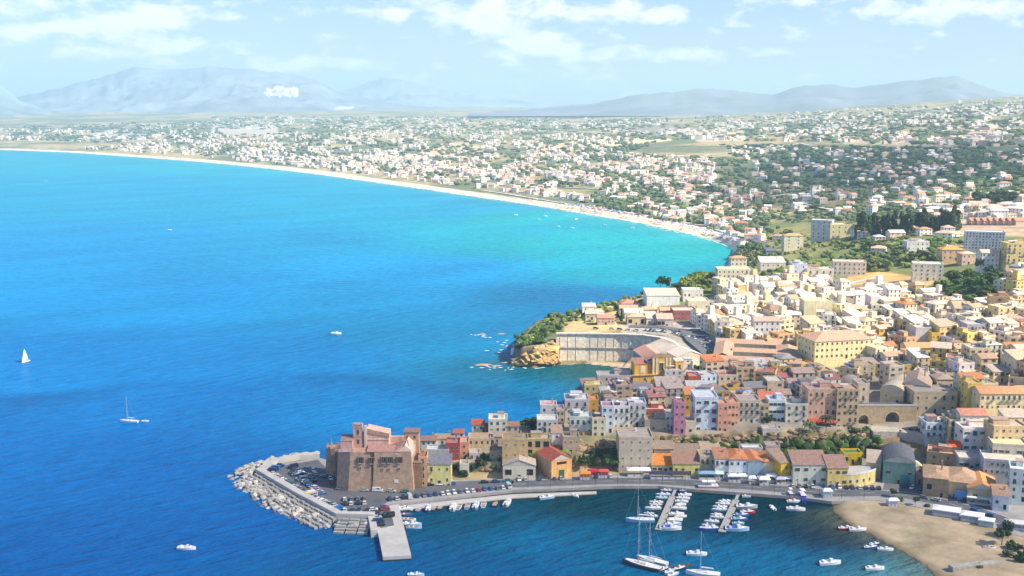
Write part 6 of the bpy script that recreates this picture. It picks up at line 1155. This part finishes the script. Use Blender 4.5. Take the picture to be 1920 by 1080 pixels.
fm = attrmat('far_foliage', .95, .05, .05, .75, 1.3); tag(link('far_woods', npmesh('far_woods', np.concatenate(tmm.v), np.concatenate(tmm.f), fm, np.concatenate(tmm.c), False, 3)), kind='stuff')
print('trees', NT)
# ================================================================== cars
def car_meshes():
    m = MB(); L_, w = 4.1, 1.66
    prof = [(-L_ / 2, .35), (-L_ / 2, .8), (-L_ / 2 + .15, .92), (-1.0, .95), (L_ / 2 - 1.1, .92), (L_ / 2 - .25, .78), (L_ / 2, .6), (L_ / 2, .32)]
    m.loft([[(x, s * (w / 2 - (.08 if z > .85 else 0)), z) for x, z in prof] for s in (1, -1)])
    m.quad([(-1.55, -.62, 1.44), (.35, -.62, 1.44), (.35, .62, 1.44), (-1.55, .62, 1.44)]); m.box(-1.55, .35, -.62, .62, 1.39, 1.435)
    body = m.mesh('body', GLOSS); g = MB(); g.loft([[(-1.95, -.74, .9), (1.0, -.74, .9), (1.0, .74, .9), (-1.95, .74, .9)], [(-1.55, -.61, 1.4), (.35, -.61, 1.4), (.35, .61, 1.4), (-1.55, .61, 1.4)]]); gl = g.mesh('windows', GLASS)
    wh = MB().tube((0, -.1, 0), (0, .1, 0), .31, .31, 12).mesh('wheel', RUBBER); return body, gl, wh
CB, CG, CW = car_meshes(); v = MB(); v.loft([[(-2.4, s * .9, .35), (-2.4, s * .9, 2.1), (-2.2, s * .85, 2.25), (1.4, s * .85, 2.2), (2.1, s * .85, 1.25), (2.5, s * .9, 1.1), (2.5, s * .9, .35)][::1] for s in (1, -1)]); VB = v.mesh('body', GLOSS); v = MB().quad([(1.5, -.75, 2.1), (2.13, -.75, 1.3), (2.13, .75, 1.3), (1.5, .75, 2.1)]); v.box(-2.0, 1.1, -.885, -.875, 1.3, 1.9).box(-2.0, 1.1, .875, .885, 1.3, 1.9); VG = v.mesh('windows', GLASS)
CC = [('white', (.78, .78, .78), 5), ('silver', (.5, .52, .54), 4), ('dark blue', (.02, .05, .16), 4), ('black', (.02, .02, .025), 4), ('grey', (.18, .19, .21), 3), ('blue', (.03, .14, .4), 3), ('red', (.45, .03, .03), .8), ('teal', (.03, .2, .25), 1)]
CARS = []
def car(x, y, z, a, where, r, col=None, van=False):
    n, c, _ = col or r.choices(CC, [t[2] for t in CC])[0]; van = van or r.random() < .07; o = empty('parked_van' if van else 'parked_car', (x, y, z), a + (math.pi if r.random() < .4 else 0))
    link('body', VB if van else CB, o, color=c); link('windows', VG if van else CG, o)
    for dx in (-1.25, 1.3): 
        for dy in (-.74, .74): link('wheel', CW, o, (dx, dy, .31))
    tag(o, None, 'van' if van else 'car', 'cars parked on the waterfront'); CARS.append((o, n, 'van' if van else 'car', where, x, y)); return o
def carline(pts, z, pitch, ang, where, seed, fill=.93, ground=False, jitter=.25):
    r = random.Random(seed); P = [Vector((*(at(*p, z) if not ground else hit(*p)[:2]), 0)) for p in pts]
    for i in range(len(P) - 1):
        d = P[i + 1] - P[i]; L_ = d.length; d.normalize(); n = int(L_ / pitch)
        for k in range(n):
            if r.random() > fill: continue
            c = P[i] + d * (k + .5) * L_ / n; a = math.atan2(d.y, d.x) + ang + r.uniform(-.05, .05); x, y = c.x + r.uniform(-1, 1) * jitter, c.y + r.uniform(-1, 1) * jitter
            car(x, y, (H(x, y) + .42) if ground else z, a, where, r)
Z = QZ + .012
carline([(528, 872), (508, 886), (508, 888), (560, 918), (640, 958)], Z, 2.75, math.pi / 2, 'in the row along the breakwater wall', 1)
carline([(536, 880), (556, 893), (606, 928)], Z, 2.75, math.pi / 2, 'in the outer middle row of the castle car park', 2)
carline([(548, 876), (566, 889), (600, 912)], Z, 2.75, math.pi / 2, 'in the inner middle row of the castle car park', 3, .85)
carline([(586, 880), (594, 893), (618, 896), (622, 910)], Z, 5.2, 0, 'curving round the round castle tower', 4)
carline([(624, 918), (770, 924)], Z, 5.4, 0, 'in the row at the foot of the castle wall', 5)
carline([(640, 938), (690, 935)], Z, 2.8, math.pi / 2, 'in the upper row of the lower car park block', 6, .9)
carline([(640, 946), (690, 944)], Z, 2.8, math.pi / 2, 'in the lower row of the lower car park block', 7, .9)
carline([(640, 958), (694, 958)], Z, 2.7, math.pi / 2, 'in the row behind the lower sea wall', 8, 1)
carline([(700, 955), (714, 988)], Z, 2.8, math.pi / 2, 'on the left side of the pier', 9)
carline([(720, 950), (730, 972)], Z, 2.8, math.pi / 2, 'on the right side of the pier', 10, .8)
carline([(724, 938), (800, 930), (960, 914)], Z, 2.8, math.pi / 2, 'in the quayside row in front of the castle road', 11, .9)
carline([(775, 912), (960, 903)], Z, 4.9, 0, 'against the buildings right of the castle', 12, .9)
carline([(966, 901), (1150, 894)], Z, 3.4, math.pi / 2, 'in front of the orange warehouse', 13, .75)
carline([(1480, 913), (1655, 917)], Z, 2.9, math.pi / 2, 'in front of the long pale and yellow houses', 14, .95)
carline([(1655, 902), (1700, 905)], Z, 5.2, .4, 'before the green hangar', 15)
carline([(1690, 912), (1760, 925), (1830, 945)], Z, 3.2, math.pi / 2, 'in the row before the brick shed', 16, .9)
carline([(1720, 932), (1790, 946), (1870, 972)], Z + .03, 5.4, 0, 'along the kerb above the beach', 17, .75)
carline([(1298, 632), (1345, 672), (1378, 690)], 24, 5.6, 0, 'on the shaded side of the avenue', 18, .7, True)
carline([(1316, 630), (1362, 664), (1395, 686)], 24, 5.6, 0, 'on the sunny side of the avenue', 19, .6, True)
carline([(1208, 620), (1262, 624), (1290, 634)], 20.9, 2.9, math.pi / 2, 'in the lot ending the sea wall', 21, .9, True)
carline([(1050, 621), (1200, 622)], 20.7, 5.6, 0, 'on the promenade above the tall sea wall', 20, .6, True)
(x, y) = at(579, 932, Z); car(x, y, Z, -.6, 'beside the row along the breakwater wall', rnd, ('yellow', (.8, .55, .03), 0), True)
# ================================================================== boats
DECK = flat('deck_white', (.74, .74, .72), .5, .4); TEAK = flat('teak', (.32, .19, .1), .7); SAILC = flat('sail_cloth', (.82, .82, .8), .8)
def hull(Ln, w, h, n=9, sheer=.25):
    rings = []; 
    for k in range(n + 1):
        t = k / n; x = -Ln / 2 + Ln * t; b = w / 2 * (1 - max(0, (t - .45) / .55) ** 2.2) * (.86 + .14 * min(1, t * 4)); b = max(b, .02); zt = h + sheer * t * t
        rings.append([(x, -b, zt), (x, -b * .82, .05), (x, 0, -.35), (x, b * .82, .05), (x, b, zt)])
    m = MB(); m.loft(rings); return m, rings
_B = {}
def boat_meshes(kind):
    if kind in _B: return _B[kind]
    o = {}
    if kind in ('motorboat', 'rowing_boat', 'inflatable_boat'):
        Ln, w, h = {'motorboat': (6.5, 2.3, .85), 'rowing_boat': (5.0, 1.9, .6), 'inflatable_boat': (5.4, 2.2, .6)}[kind]; m, rg_ = hull(Ln, w, h); o['hull'] = (m.mesh('hull', GLOSS), 1)
        d = MB(); 
        d.loft([[(r_[0][0], r_[0][1] * .8, r_[0][2] + .012 - (0 if i > 5 else .0)), (r_[0][0], r_[4][1] * .8, r_[0][2] + .012), (r_[0][0], r_[4][1] * .8, r_[0][2] - .05), (r_[0][0], r_[0][1] * .8, r_[0][2] - .05)] for i, r_ in enumerate(rg_[:-1])]); o['deck'] = (d.mesh('deck', DECK if kind != 'rowing_boat' else TEAK), 0)
        if kind == 'motorboat':
            o['cabin'] = (MB().loft([[(-.2, -.75, h), (1.9, -.5, h), (1.9, .5, h), (-.2, .75, h)], [(0, -.65, h + .75), (.9, -.5, h + .75), (.9, .5, h + .75), (0, .65, h + .75)]]).mesh('cabin', DECK), 0); o['windscreen'] = (MB().loft([[(.95, -.55, h + .3), (1.5, -.5, h + .22), (1.5, .5, h + .22), (.95, .55, h + .3)], [(.9, -.5, h + .78), (.96, -.5, h + .78), (.96, .5, h + .78), (.9, .5, h + .78)]]).mesh('windscreen', GLASS), 0)
            o['seat'] = (MB().box(-2.2, -1.5, -.7, .7, h + .01, h + .42).mesh('seat', SAILC), 0); o['outboard_motor'] = (MB().box(-3.65, -3.25, -.2, .2, .2, 1.35).mesh('outboard_motor', IRON), 0)
        elif kind == 'rowing_boat':
            o['bench'] = (MB().box(-.3, .1, -.75, .75, h + .02, h + .12).box(-1.6, -1.3, -.7, .7, h + .02, h + .12).mesh('bench', DECK), 0)
        else: o['console'] = (MB().box(-.5, .1, -.35, .35, h, h + .9).mesh('console', DECK), 0); o['outboard_motor'] = (MB().box(-3.0, -2.6, -.2, .2, .2, 1.3).mesh('outboard_motor', IRON), 0)
    elif kind in ('sailing_yacht', 'large_yacht'):
        Ln, w, h, mh = (11, 3.3, 1.05, 14) if kind == 'sailing_yacht' else (17, 4.4, 1.5, 23); m, rg_ = hull(Ln, w, h, 11, .5); o['hull'] = (m.mesh('hull', GLOSS), 1)
        d = MB(); d.loft([[(r_[0][0], r_[0][1] * .88, r_[0][2] + .03), (r_[0][0], r_[4][1] * .88, r_[0][2] + .03), (r_[0][0], r_[4][1] * .88, r_[0][2] - .05), (r_[0][0], r_[0][1] * .88, r_[0][2] - .05)] for r_ in rg_[:-1]]); o['deck'] = (d.mesh('deck', DECK), 0)
        o['cabin'] = (MB().loft([[(-Ln * .15, -w * .28, h), (Ln * .22, -w * .2, h + .1), (Ln * .22, w * .2, h + .1), (-Ln * .15, w * .28, h)], [(-Ln * .13, -w * .24, h + .6), (Ln * .16, -w * .16, h + .5), (Ln * .16, w * .16, h + .5), (-Ln * .13, w * .24, h + .6)]]).mesh('cabin', DECK), 0)
        mm = MB().tube((Ln * .08, 0, h), (Ln * .08, 0, h + mh), .13, .09, 6); 
        for t in (.4, .7): mm.tube((Ln * .08, -w * .3, h + mh * t), (Ln * .08, w * .3, h + mh * t), .05)
        o['mast'] = (mm.mesh('mast', METAL), 0); o['boom'] = (MB().tube((Ln * .07, 0, h + 1.5), (-Ln * .32, 0, h + 1.4), .09).mesh('boom', METAL), 0); o['furled_sail'] = (MB().tube((Ln * .05, 0, h + 1.75), (-Ln * .3, 0, h + 1.6), .22, .14).mesh('furled_sail', SAILC), 0)
        rr = MB(); rr.tube((Ln * .08, 0, h + mh), (Ln * .49, 0, h + .5), .03, .03, 4); rr.tube((Ln * .08, 0, h + mh), (-Ln * .49, 0, h), .03, .03, 4)
        for s in (-1, 1): rr.tube((Ln * .08, 0, h + mh * .9), (Ln * .06, s * w * .46, h), .03, .03, 4)
        o['rigging'] = (rr.mesh('rigging', METAL), 0)
    _B[kind] = o; return o
BOATS = []
def boat(px, py, kind, deg, col=('white', (.8, .8, .8)), s=1.0, where='', extra=None):
    x, y = at(px, py, .2); o = empty(kind, (x, y, 0.02), R(deg))
    for n_, (me, c) in boat_meshes(kind).items(): link(n_, me, o, color=col[1])
    o.scale = (s, s, s); BOATS.append((o, kind, col[0], where, px, py)); tag(o, None, kind.replace('_', ' ').replace('motorboat', 'motor boat'), None); return o
wht = ('white', (.82, .82, .82)); blu = ('blue', (.04, .12, .4)); lbl = ('pale blue', (.35, .55, .75)); red = ('red', (.6, .04, .04)); drk = ('dark', (.04, .05, .07)); orr = ('orange', (.7, .25, .05))
r = random.Random(31)
# beside the two pontoons
for side, lst in ((('right side of the left pontoon'), [(1288, 922, 1.1, blu), (1284, 929, 1, wht), (1281, 935, .9, wht), (1278, 941, .9, wht), (1276, 947, .9, wht), (1273, 954, 1.1, wht), (1268, 965, 1.1, wht), (1276, 969, .8, wht), (1265, 976, 1, wht), (1262, 984, 1.2, wht), (1257, 992, 1.4, wht)]),
                  (('left side of the left pontoon'), [(1248, 921, .9, blu), (1243, 929, 1.0, wht), (1240, 934, .9, wht), (1230, 943, 1.1, wht), (1228, 948, .9, drk), (1224, 954, 1.1, wht), (1216, 964, .8, blu), (1222, 969, .8, lbl)]),
                  (('left side of the right pontoon'), [(1358, 941, .9, wht), (1355, 946, 1, wht), (1350, 952, 1, wht), (1348, 957, 1, lbl), (1343, 966, .9, wht), (1344, 971, .9, wht), (1334, 979, 1.1, wht), (1328, 986, 1, wht), (1327, 993, 1.3, blu)]),
                  (('right side of the right pontoon'), [(1404, 931, 1, wht), (1400, 952, 1.4, wht), (1402, 961, 1.0, red), (1390, 967, 1.1, blu), (1386, 975, 1.2, blu), (1382, 994, 1.5, wht), (1384, 982, .9, wht)])):
    rt = 'right side' in side; off = r.uniform(-4, 4)
    for px, py, s, c in lst:
        if c is wht: c = r.choice([wht, wht, wht, ('cream', (.72, .66, .52)), ('grey', (.42, .45, .48)), lbl])
        b_ = boat(px, py, 'motorboat', (2 if rt else 182) + r.uniform(-7, 7), c, s * r.uniform(.9, 1.12), 'moored on the ' + side)
        if r.random() < .4: part('tarpaulin', MB().loft([[(-2.6, -.85, .86), (.3, -.85, .9), (.3, .85, .9), (-2.6, .85, .86)], [(-2.5, -.1, 1.35), (.2, -.1, 1.6), (.2, .1, 1.6), (-2.5, .1, 1.35)]]), AWN, b_, color=r.choice([(.05, .12, .4), (.6, .58, .5), (.1, .3, .32), (.75, .75, .72)]))
for px, py, d, c, s in ((1448, 953, 100, wht, .9), (1492, 956, -8, wht, 1.3), (1488, 941, 0, wht, 1), (1075, 930, 150, wht, .9), (1556, 1057, 8, wht, 1.4), (1640, 1067, 4, wht, 1.2), (1660, 1031, -5, wht, 1), (1633, 1027, 10, blu, 1), (1640, 1021, 10, drk, .8), (1608, 994, 5, wht, 1.2), (1587, 992, 0, red, 1.1), (1027, 934, 20, lbl, 1.3), (1306, 1040, -3, wht, 1.3),
                     (350, 1029, -4, wht, 1.2), (630, 626, 0, wht, 1.3), (318, 432, -30, wht, 1.4), (86, 340, 0, wht, 1), (272, 790, 0, wht, .7), (780, 1079, 0, lbl, 1)): boat(px, py, 'motorboat', d, c, s, 'lying in open water')
for i, (px, py, c) in enumerate(((757, 956, wht), (758, 966, blu), (766, 975, wht), (772, 985, lbl), (776, 990, lbl), (786, 950, blu), (804, 948, blu), (814, 948, drk), (826, 946, drk), (850, 946, wht), (861, 945, wht), (877, 944, lbl), (893, 943, lbl), (907, 941, wht), (929, 940, drk), (952, 938, wht))):
    boat(px, py + (0 if i < 5 else 6), 'rowing_boat' if i % 3 else 'motorboat', (-5 if i < 5 else 82) + r.uniform(-8, 8), c, 1.35 if i < 5 else 1.35, 'moored by the pier root' if i < 5 else 'moored along the low inner quay')
for px, py, sx in ((1022, 405, 1), (967, 403, 1), (1010, 412, 1), (1046, 425, 1), (1073, 428, 1), (1080, 411, 1), (1134, 422, 1), (1185, 428, 1)): boat(px, py, 'motorboat', r.uniform(-40, 40), wht, 1.1, 'anchored off the long beach')
boat(242, 791, 'sailing_yacht', 172, wht, 1.0, 'under bare mast left of the breakwater'); boat(1200, 977, 'sailing_yacht', 180, lbl, 1.15, 'with two masts at the left pontoon')
o = boat(48, 678, 'sailing_yacht', 250, wht, .64, 'with raised sail near the left edge'); s_ = MB().quad([(.7, 0, 3), (-4, .15, 2.7), (.65, .02, 15)]).quad([(.65, .02, 15), (-4, .17, 2.7), (.7, .03, 3)]).quad([(1, 0, 14), (4.9, -.1, 1.8), (1, .1, 3)]); part('raised_sail', s_, SAILC, o)
boat(1203, 1062, 'large_yacht', 148, ('dark', (.10, .08, .08)), 1.0, 'moored bow-left at the bottom of the harbour'); boat(1222, 1053, 'large_yacht', 146, ('pale', (.6, .6, .55)), .8, 'moored beside the dark yacht'); boat(1318, 1078, 'sailing_yacht', 168, wht, 1.2, 'cut by the bottom edge of the photo')
for px, py, c in ((1256, 1072, lbl), (1244, 1068, drk), (1275, 1066, drk), (1262, 1078, lbl)): boat(px, py, 'inflatable_boat', 20 + r.uniform(-15, 15), c, 1.1, 'clustered by the dark yacht')
x, y = at(1267, 1062, .3); o = part('floating_pontoon', MB().box(-7, 7, -.9, .9, -.3, .5), flat('dark_planks', (.1, .07, .06), .9), None, (x, y, 0), .35); tag(o, 'short dark floating pontoon beside the dark yacht', 'pontoon')
def tour(px, py, L_, c, c2, label, deg=0):
    x, y = at(px, py, .2); o = empty('excursion_boat', (x, y, 0), R(deg)); m, _ = hull(L_, L_ * .3, 1.3, 9, .5); part('hull', m, GLOSS, o, color=c); part('saloon', MB().box(-L_ * .35, L_ * .2, -L_ * .11, L_ * .11, 1.2, 3.2), PAINT, o, color=c2)
    for k in range(6): part('window', MB().box(-L_ * .33 + k * L_ * .09, -L_ * .27 + k * L_ * .09, -L_ * .11 - .03, -L_ * .11, 1.9, 2.8), GLASS, o)
    part('upper_deck', MB().box(-L_ * .38, L_ * .22, -L_ * .13, L_ * .13, 3.2, 3.35), DECK, o); part('canopy', MB().box(-L_ * .3, L_ * .1, -L_ * .1, L_ * .1, 5.1, 5.25), AWN, o, color=(.8, .8, .8))
    for a in (-.29, .09):
        for b in (-.095, .095): part('post', MB().tube((L_ * a, L_ * b, 3.3), (L_ * a, L_ * b, 5.1), .06), METAL, o)
    tag(o, label, 'tour boat')
tour(1322, 921, 16, (.5, .05, .06), (.7, .3, .3), 'red double-decked excursion boat between the two pontoons', 178); tour(1481, 934, 7, (.6, .05, .04), (.1, .1, .3), 'small red boat with white canopy at the quay near the beach', 90); tour(1503, 936, 10, (.04, .04, .3), (.1, .1, .5), 'small dark blue boat with white canopy at the quay near the beach', 92)
# kiosks, tents, umbrellas
def pavilion(px, py, w, d, h, yaw, rc, label, z=None, wall=None, n=3, nm='pavilion', pk=.8):
    if z is None: x, y, z = hit(px, py); z += .02
    else: x, y = at(px, py, z)
    o = empty(nm, (x, y, z), yaw); tag(o, label, nm.replace('_', ' '))
    for i in range(n + 1):
        for yy in (0, d): part('post', MB().box(-w / 2 + i * w / n - .08, -w / 2 + i * w / n + .08, yy - .08, yy + .08, -.5, h), METAL, o)
    m = MB(); e = .3; m.quad([(-w / 2 - e, -e, h), (w / 2 + e, -e, h), (0 + w * .3, d / 2, h + pk), (-w * .3, d / 2, h + pk)]); m.quad([(w / 2 + e, d + e, h), (-w / 2 - e, d + e, h), (-w * .3, d / 2, h + pk), (w * .3, d / 2, h + pk)]); m.quad([(w / 2 + e, -e, h), (w / 2 + e, d + e, h), (w * .3, d / 2, h + pk)]); m.quad([(-w / 2 - e, d + e, h), (-w / 2 - e, -e, h), (-w * .3, d / 2, h + pk)]); m.prism([(-w / 2 - e, -e), (w / 2 + e, -e), (w / 2 + e, d + e), (-w / 2 - e, d + e)], h - .35, h, top=False); part('roof', m, AWN, o, color=rc)
    if wall: part('wall', MB().box(-w / 2 + .1, w / 2 - .1, .3, d - .1, -.5, h - .5), PAINT, o, color=wall)
    part('counter', MB().box(-w / 2 + .3, w / 2 - .3, .12, .28, -.4, 1.1), PAINT, o, color=(.6, .6, .6)); return o
WT = (.80, .80, .80)
pavilion(1773, 970, 11, 6.5, 3.0, -.45, WT, 'largest white beach pavilion, leftmost of the row on the sand', wall=(.35, .36, .42)); pavilion(1822, 980, 9, 6, 3, -.45, WT, 'middle white beach pavilion of the row on the sand', wall=(.3, .42, .45)); pavilion(1848, 988, 6, 4.5, 2.8, -.5, WT, 'small white and turquoise beach kiosk at the right of the pavilions', wall=(.3, .6, .62))
pavilion(1676, 950, 4.6, 3.2, 2.9, 0, WT, 'white kiosk standing alone on the sand by the road', wall=(.65, .62, .75), nm='kiosk'); pavilion(1552, 938, 4, 4, 4.4, 0, WT, 'tall white two-storey booth on the quay corner by the beach', wall=(.6, .64, .66), nm='kiosk', z=1.2); pavilion(1838, 948, 11, 4, 3.4, -.35, WT, 'white awning over cafe tables below the orange-roofed shed', nm='awning', pk=.2); pavilion(1908, 995, 9, 5, 3, -.3, (.7, .68, .66), 'long pale booth at the right edge behind the beach trees', wall=(.3, .25, .3)); pavilion(1868, 954, 5, 4, 3, -.3, WT, 'small white awning right of the cafe tables', nm='awning', pk=.2)
for px, py, w, d, h, c, lb in ((1198, 894, 11, 5, 3.2, WT, 'white-roofed restaurant pavilion in front of the unfinished tan building'), (1256, 899, 19, 4, 2.8, (.06, .05, .1), 'long dark restaurant canopy in front of the low yellow houses'), (1326, 900, 8, 4, 3.2, (.25, .4, .6), 'blue awning before the cream two-storey house'), (1348, 900, 4, 3.4, 3.2, (.6, .8, .78), 'small pale green awning at the white two-storey house'), (1374, 904, 4.4, 4, 3, WT, 'white awning at the blue-white house, left of the pair'), (1391, 904, 4.4, 4, 3, WT, 'white awning at the blue-white house, right of the pair'), (1411, 908, 3.4, 4, 3, WT, 'white tent before the slate blue hall'), (1434, 911, 5, 5, 3.2, WT, 'big white tent before the cream arched hall'), (1447, 905, 5, 4, 3.4, WT, 'white tent set back beside the big white tent'), (1464, 909, 4, 3, 2.8, (.5, .5, .8), 'lilac tent right of the big white tent'), (1477, 908, 5, 3, 3, WT, 'white tent in front of the mustard yellow house'), (1437, 897, 5, 3, 3.6, WT, 'white umbrella tent against the cream arched hall')):
    pavilion(px, py, w, d, h, -.02, c, lb, z=QZ, nm='awning' if 'awning' in lb else 'restaurant_tent', n=max(2, int(w / 3)))
for px, py, c, lb in ((1113, 896, (.55, .02, .06), 'red'), (1097, 900, (.75, .25, .05), 'orange'), (1131, 896, (.6, .1, .08), 'dark red')): pavilion(px, py, 5, 3, 3.2, 0, c, lb + ' canvas market stall on the harbour road', z=QZ, nm='market_stall', wall=c)
x, y = at(1808, 939, QZ); o = part('billboard', MB().box(-4.2, 4.2, -.1, .1, 0, 4.6), PAINT, None, (x, y, QZ), -.35, (.16, .32, .62)); tag(o, 'large plain blue hoarding against the cream shed', 'hoarding')
# mooring rocks off the headland, skerries, beach bits
for px, py, w, lb in ((905, 684, 13, 'long flat brown rock at the end of the headland reef'), (930, 686, 9, 'brown rock in the middle of the headland reef'), (948, 680, 7, 'brown rock closest to the headland cliff'), (955, 650, 8, 'brown rock in the surf beside the headland bushes'), (940, 626, 8, 'pale rock in the surf above the headland'), (904, 627, 6, 'low pale rock far out in the surf')):
    x, y = at(px, py, 0); o = link('sea_rock', BO[int(w) % 7], None, (x, y, -.3), .1, (.42, .26, .17), (w * .55, w * .22, 1.5)); tag(o, lb, 'rock')
for k in range(46):
    t = k / 45; px = 962 + 84 * t; py = 688 - 4 * t - r.uniform(0, 3) ; x, y = at(px, py, 0); s = r.uniform(1.2, 3.2); o = link('sea_rock', BO[k % 7], None, (x, y + r.uniform(0, 4), r.uniform(-.4, 1.6)), r.uniform(0, 6), (.50, .36, .19), (s, s, s)); tag(o, 'ochre boulder at the waterline under the headland cliff', 'rock', 'boulders under the headland cliff')
x, y, z = hit(1833, 1060); o = part('stone_jetty', MB().box(-12, 10, -1.6, 1.6, -1, .9), STONE, None, (x, y, z), .22, (.4, .38, .34)); tag(o, 'low overgrown stone jetty lying across the sand', 'jetty')
x, y, z = hit(1855, 1027); o = link('rowing_boat', None, None, (x, y, z - .15), -.2); [link(n_, me, o, color=(.8, .8, .8)) for n_, (me, c) in boat_meshes('rowing_boat').items()]; tag(o, 'white rowing boat pulled up alone on the sand', 'rowing boat')
# street lamps along the marina
LP_ = MB().tube((0, 0, 0), (0, 0, 7), .09, .06).tube((0, 0, 6.9), (0, -1.4, 7.2), .05); LPm = LP_.mesh('pole', IRON); LPh = MB().box(-.15, .15, -1.8, -1.2, 7.1, 7.3).mesh('lamp_head', METAL); LAMPS = []
for px in range(990, 1640, 42):
    py = float(np.interp(px, [960, 1062, 1150, 1235, 1300, 1480, 1560, 1640], [916, 912, 908.5, 908.5, 914, 927, 935, 934])); x, y = at(px, py, QZ); o = empty('street_lamp', (x, y, QZ), math.pi); link('pole', LPm, o); link('lamp_head', LPh, o); tag(o, None, 'street lamp', 'street lamps along the quay'); LAMPS.append(o)
m = MB().tube((0, 0, 0), (0, 0, 60), 4, 1.5, 6); D_ = 12500; X_, Y_ = (1770 - 960) / F * D_ * 1.005, D_; zt = CAMZ + 53 / F * D_ - 5; o = part('radio_mast', m, METAL, None, (X_, Y_, zt)); tag(o, 'tiny radio mast on the far mountain peak at the right', 'mast')
m = MB().tube((0, 0, 0), (0, 0, 9), .12, .05); x, y = at(1018, 766, 20); o = part('roof_mast', m, METAL, None, (x, y, 20)); tag(o, 'thin white mast on the roof of the white house by the sea', 'mast')
# ================================================================== labels
def ordn(n): return ['first', 'second', 'third', 'fourth', 'fifth', 'sixth', 'seventh', 'eighth', 'ninth', 'tenth', 'eleventh', 'twelfth', 'thirteenth', 'fourteenth', 'fifteenth', 'sixteenth', 'seventeenth', 'eighteenth', 'nineteenth', 'twentieth'][n] if n < 20 else '%dth' % (n + 1) if (n + 1) % 10 not in (1, 2, 3) else '%d%s' % (n + 1, {1: 'st', 2: 'nd', 3: 'rd'}[(n + 1) % 10])
def cname(c, roof=False):
    L_ = [('white', (.8, .78, .73)), ('cream', (.70, .60, .42)), ('yellow', (.74, .55, .20)), ('orange', (.78, .40, .14)), ('salmon', (.74, .44, .29)), ('pink', (.60, .32, .36)), ('brown', (.43, .34, .23)), ('tan', (.54, .44, .32)), ('pale blue', (.66, .74, .82)), ('grey', (.48, .46, .43)), ('pale green', (.62, .64, .52)), ('beige', (.76, .66, .48))] if not roof else [('terracotta', (.56, .24, .12)), ('brown', (.32, .2, .145)), ('pale red', (.5, .34, .24)), ('grey', (.26, .25, .27)), ('tan', (.44, .36, .31)), ('white', (.66, .63, .6)), ('red', (.44, .2, .15))]
    return min(L_, key=lambda t: sum((a - b) ** 2 for a, b in zip(t[1], c)))[0]
ZON = [(1150, 740, 'beside the small bay'), (1235, 755, 'below the ochre church'), (1320, 735, 'behind the white hotel'), (1420, 725, 'behind the wide red-roofed house'), (1540, 715, 'behind the pink restaurant building'), (1600, 690, 'below the yellow school'), (1680, 710, 'behind the vaulted church'), (1780, 700, 'above the brown palace'), (1880, 710, 'above the long sunlit terrace'), (1850, 790, 'beside the bright white villa'), (1340, 600, 'beside the avenue top'), (1480, 590, 'near the huge cream wall'), (1600, 600, 'just above the school'), (1700, 640, 'near the blank grey-white block'), (1800, 650, 'near the grey arcaded house'), (1890, 620, 'by the upper right edge'), (1450, 660, 'behind the convent'), (1390, 550, 'below the bluff hotel'), (1560, 545, 'below the long apartment block'), (1280, 700, 'right of the church'), (1500, 680, 'right of the convent'), (1640, 560, 'near the dark arched hall')]
grp = {}
fl_ = {1: 'one-storey', 2: 'two-storey', 3: 'three-storey', 4: 'four-storey'}
for root, wc, rc, rt, rows_, w, h, x, y, z in HOUSES:
    if root.name.startswith('villa'): continue
    px, py = topx(x, y, z); zn = min(ZON, key=lambda t: ((t[0] - px) / 1.3) ** 2 + (t[1] - py) ** 2)[2]
    k = '%s %s house, %s %s roof, %s' % (fl_.get(rows_, 'tall'), cname(wc), cname(rc, 1), {'flat': 'flat', 'gable': 'gable', 'hip': 'hipped', 'shed': 'sloping'}[rt], zn); grp.setdefault(k, []).append((px, root))
for k, L_ in grp.items():
    L_.sort(key=lambda t: t[0])
    for i, (px, o) in enumerate(L_): o['label'] = k if len(L_) == 1 else (k + ', ' + (['left', 'right'][i] if len(L_) == 2 else ordn(i) + ' from left'))
def numbered(items, fmt):
    g = {}
    for o, key, px in items: g.setdefault(key, []).append((px, o))
    for k, L_ in g.items():
        L_.sort(key=lambda t: t[0])
        for i, (px, o) in enumerate(L_): o['label'] = k if len(L_) == 1 else k + ', ' + ordn(i) + ' from left'
vi = []
for root, wc, rc, rt, rows_, w, h, x, y, z in HOUSES:
    if root.name.startswith('villa'):
        px, py = topx(x, y, z); zn = 'on the headland' if py > 560 else 'among the hillside gardens' if py > 440 else 'below the pine row' if py > 428 else 'among trees behind the beach' if px < 1440 else 'on the slope right of the beach'; vi.append((root, '%s villa, %s %s roof, %s' % (cname(wc), cname(rc, 1), {'flat': 'flat', 'gable': 'gable', 'hip': 'hipped', 'shed': 'sloping'}[rt], zn), px))
numbered(vi, '')
numbered([(o, '%s %s %s' % (n, v, w), topx(x, y, 2)[0]) for o, n, v, w, x, y in CARS], '')
numbered([(o, '%s %s %s' % (c, k.replace('_', ' '), w), px) for o, k, c, w, px, py in BOATS], '')
for o, k, c, w, px, py in BOATS: o['group'] = 'boats ' + w
tk = {'broadleaf_tree': 'leafy tree', 'shrub': 'dark green bush', 'cypress_tree': 'slim cypress', 'pine_tree': 'dark pine', 'palm_tree': 'tall palm'}
numbered([(o, '%s %s' % (tk[nm], w), px) for o, nm, px, py, w in TREES], '')
for o, nm, px, py, w in TREES: o['category'] = 'bush' if nm == 'shrub' else 'tree'; o['group'] = 'trees and bushes ' + w
for i, o in enumerate(LAMPS): o['label'] = 'dark street lamp on the harbour quay, %s from left' % ordn(i)
print('objects', len(bpy.data.objects), 'cars', len(CARS), 'boats', len(BOATS))
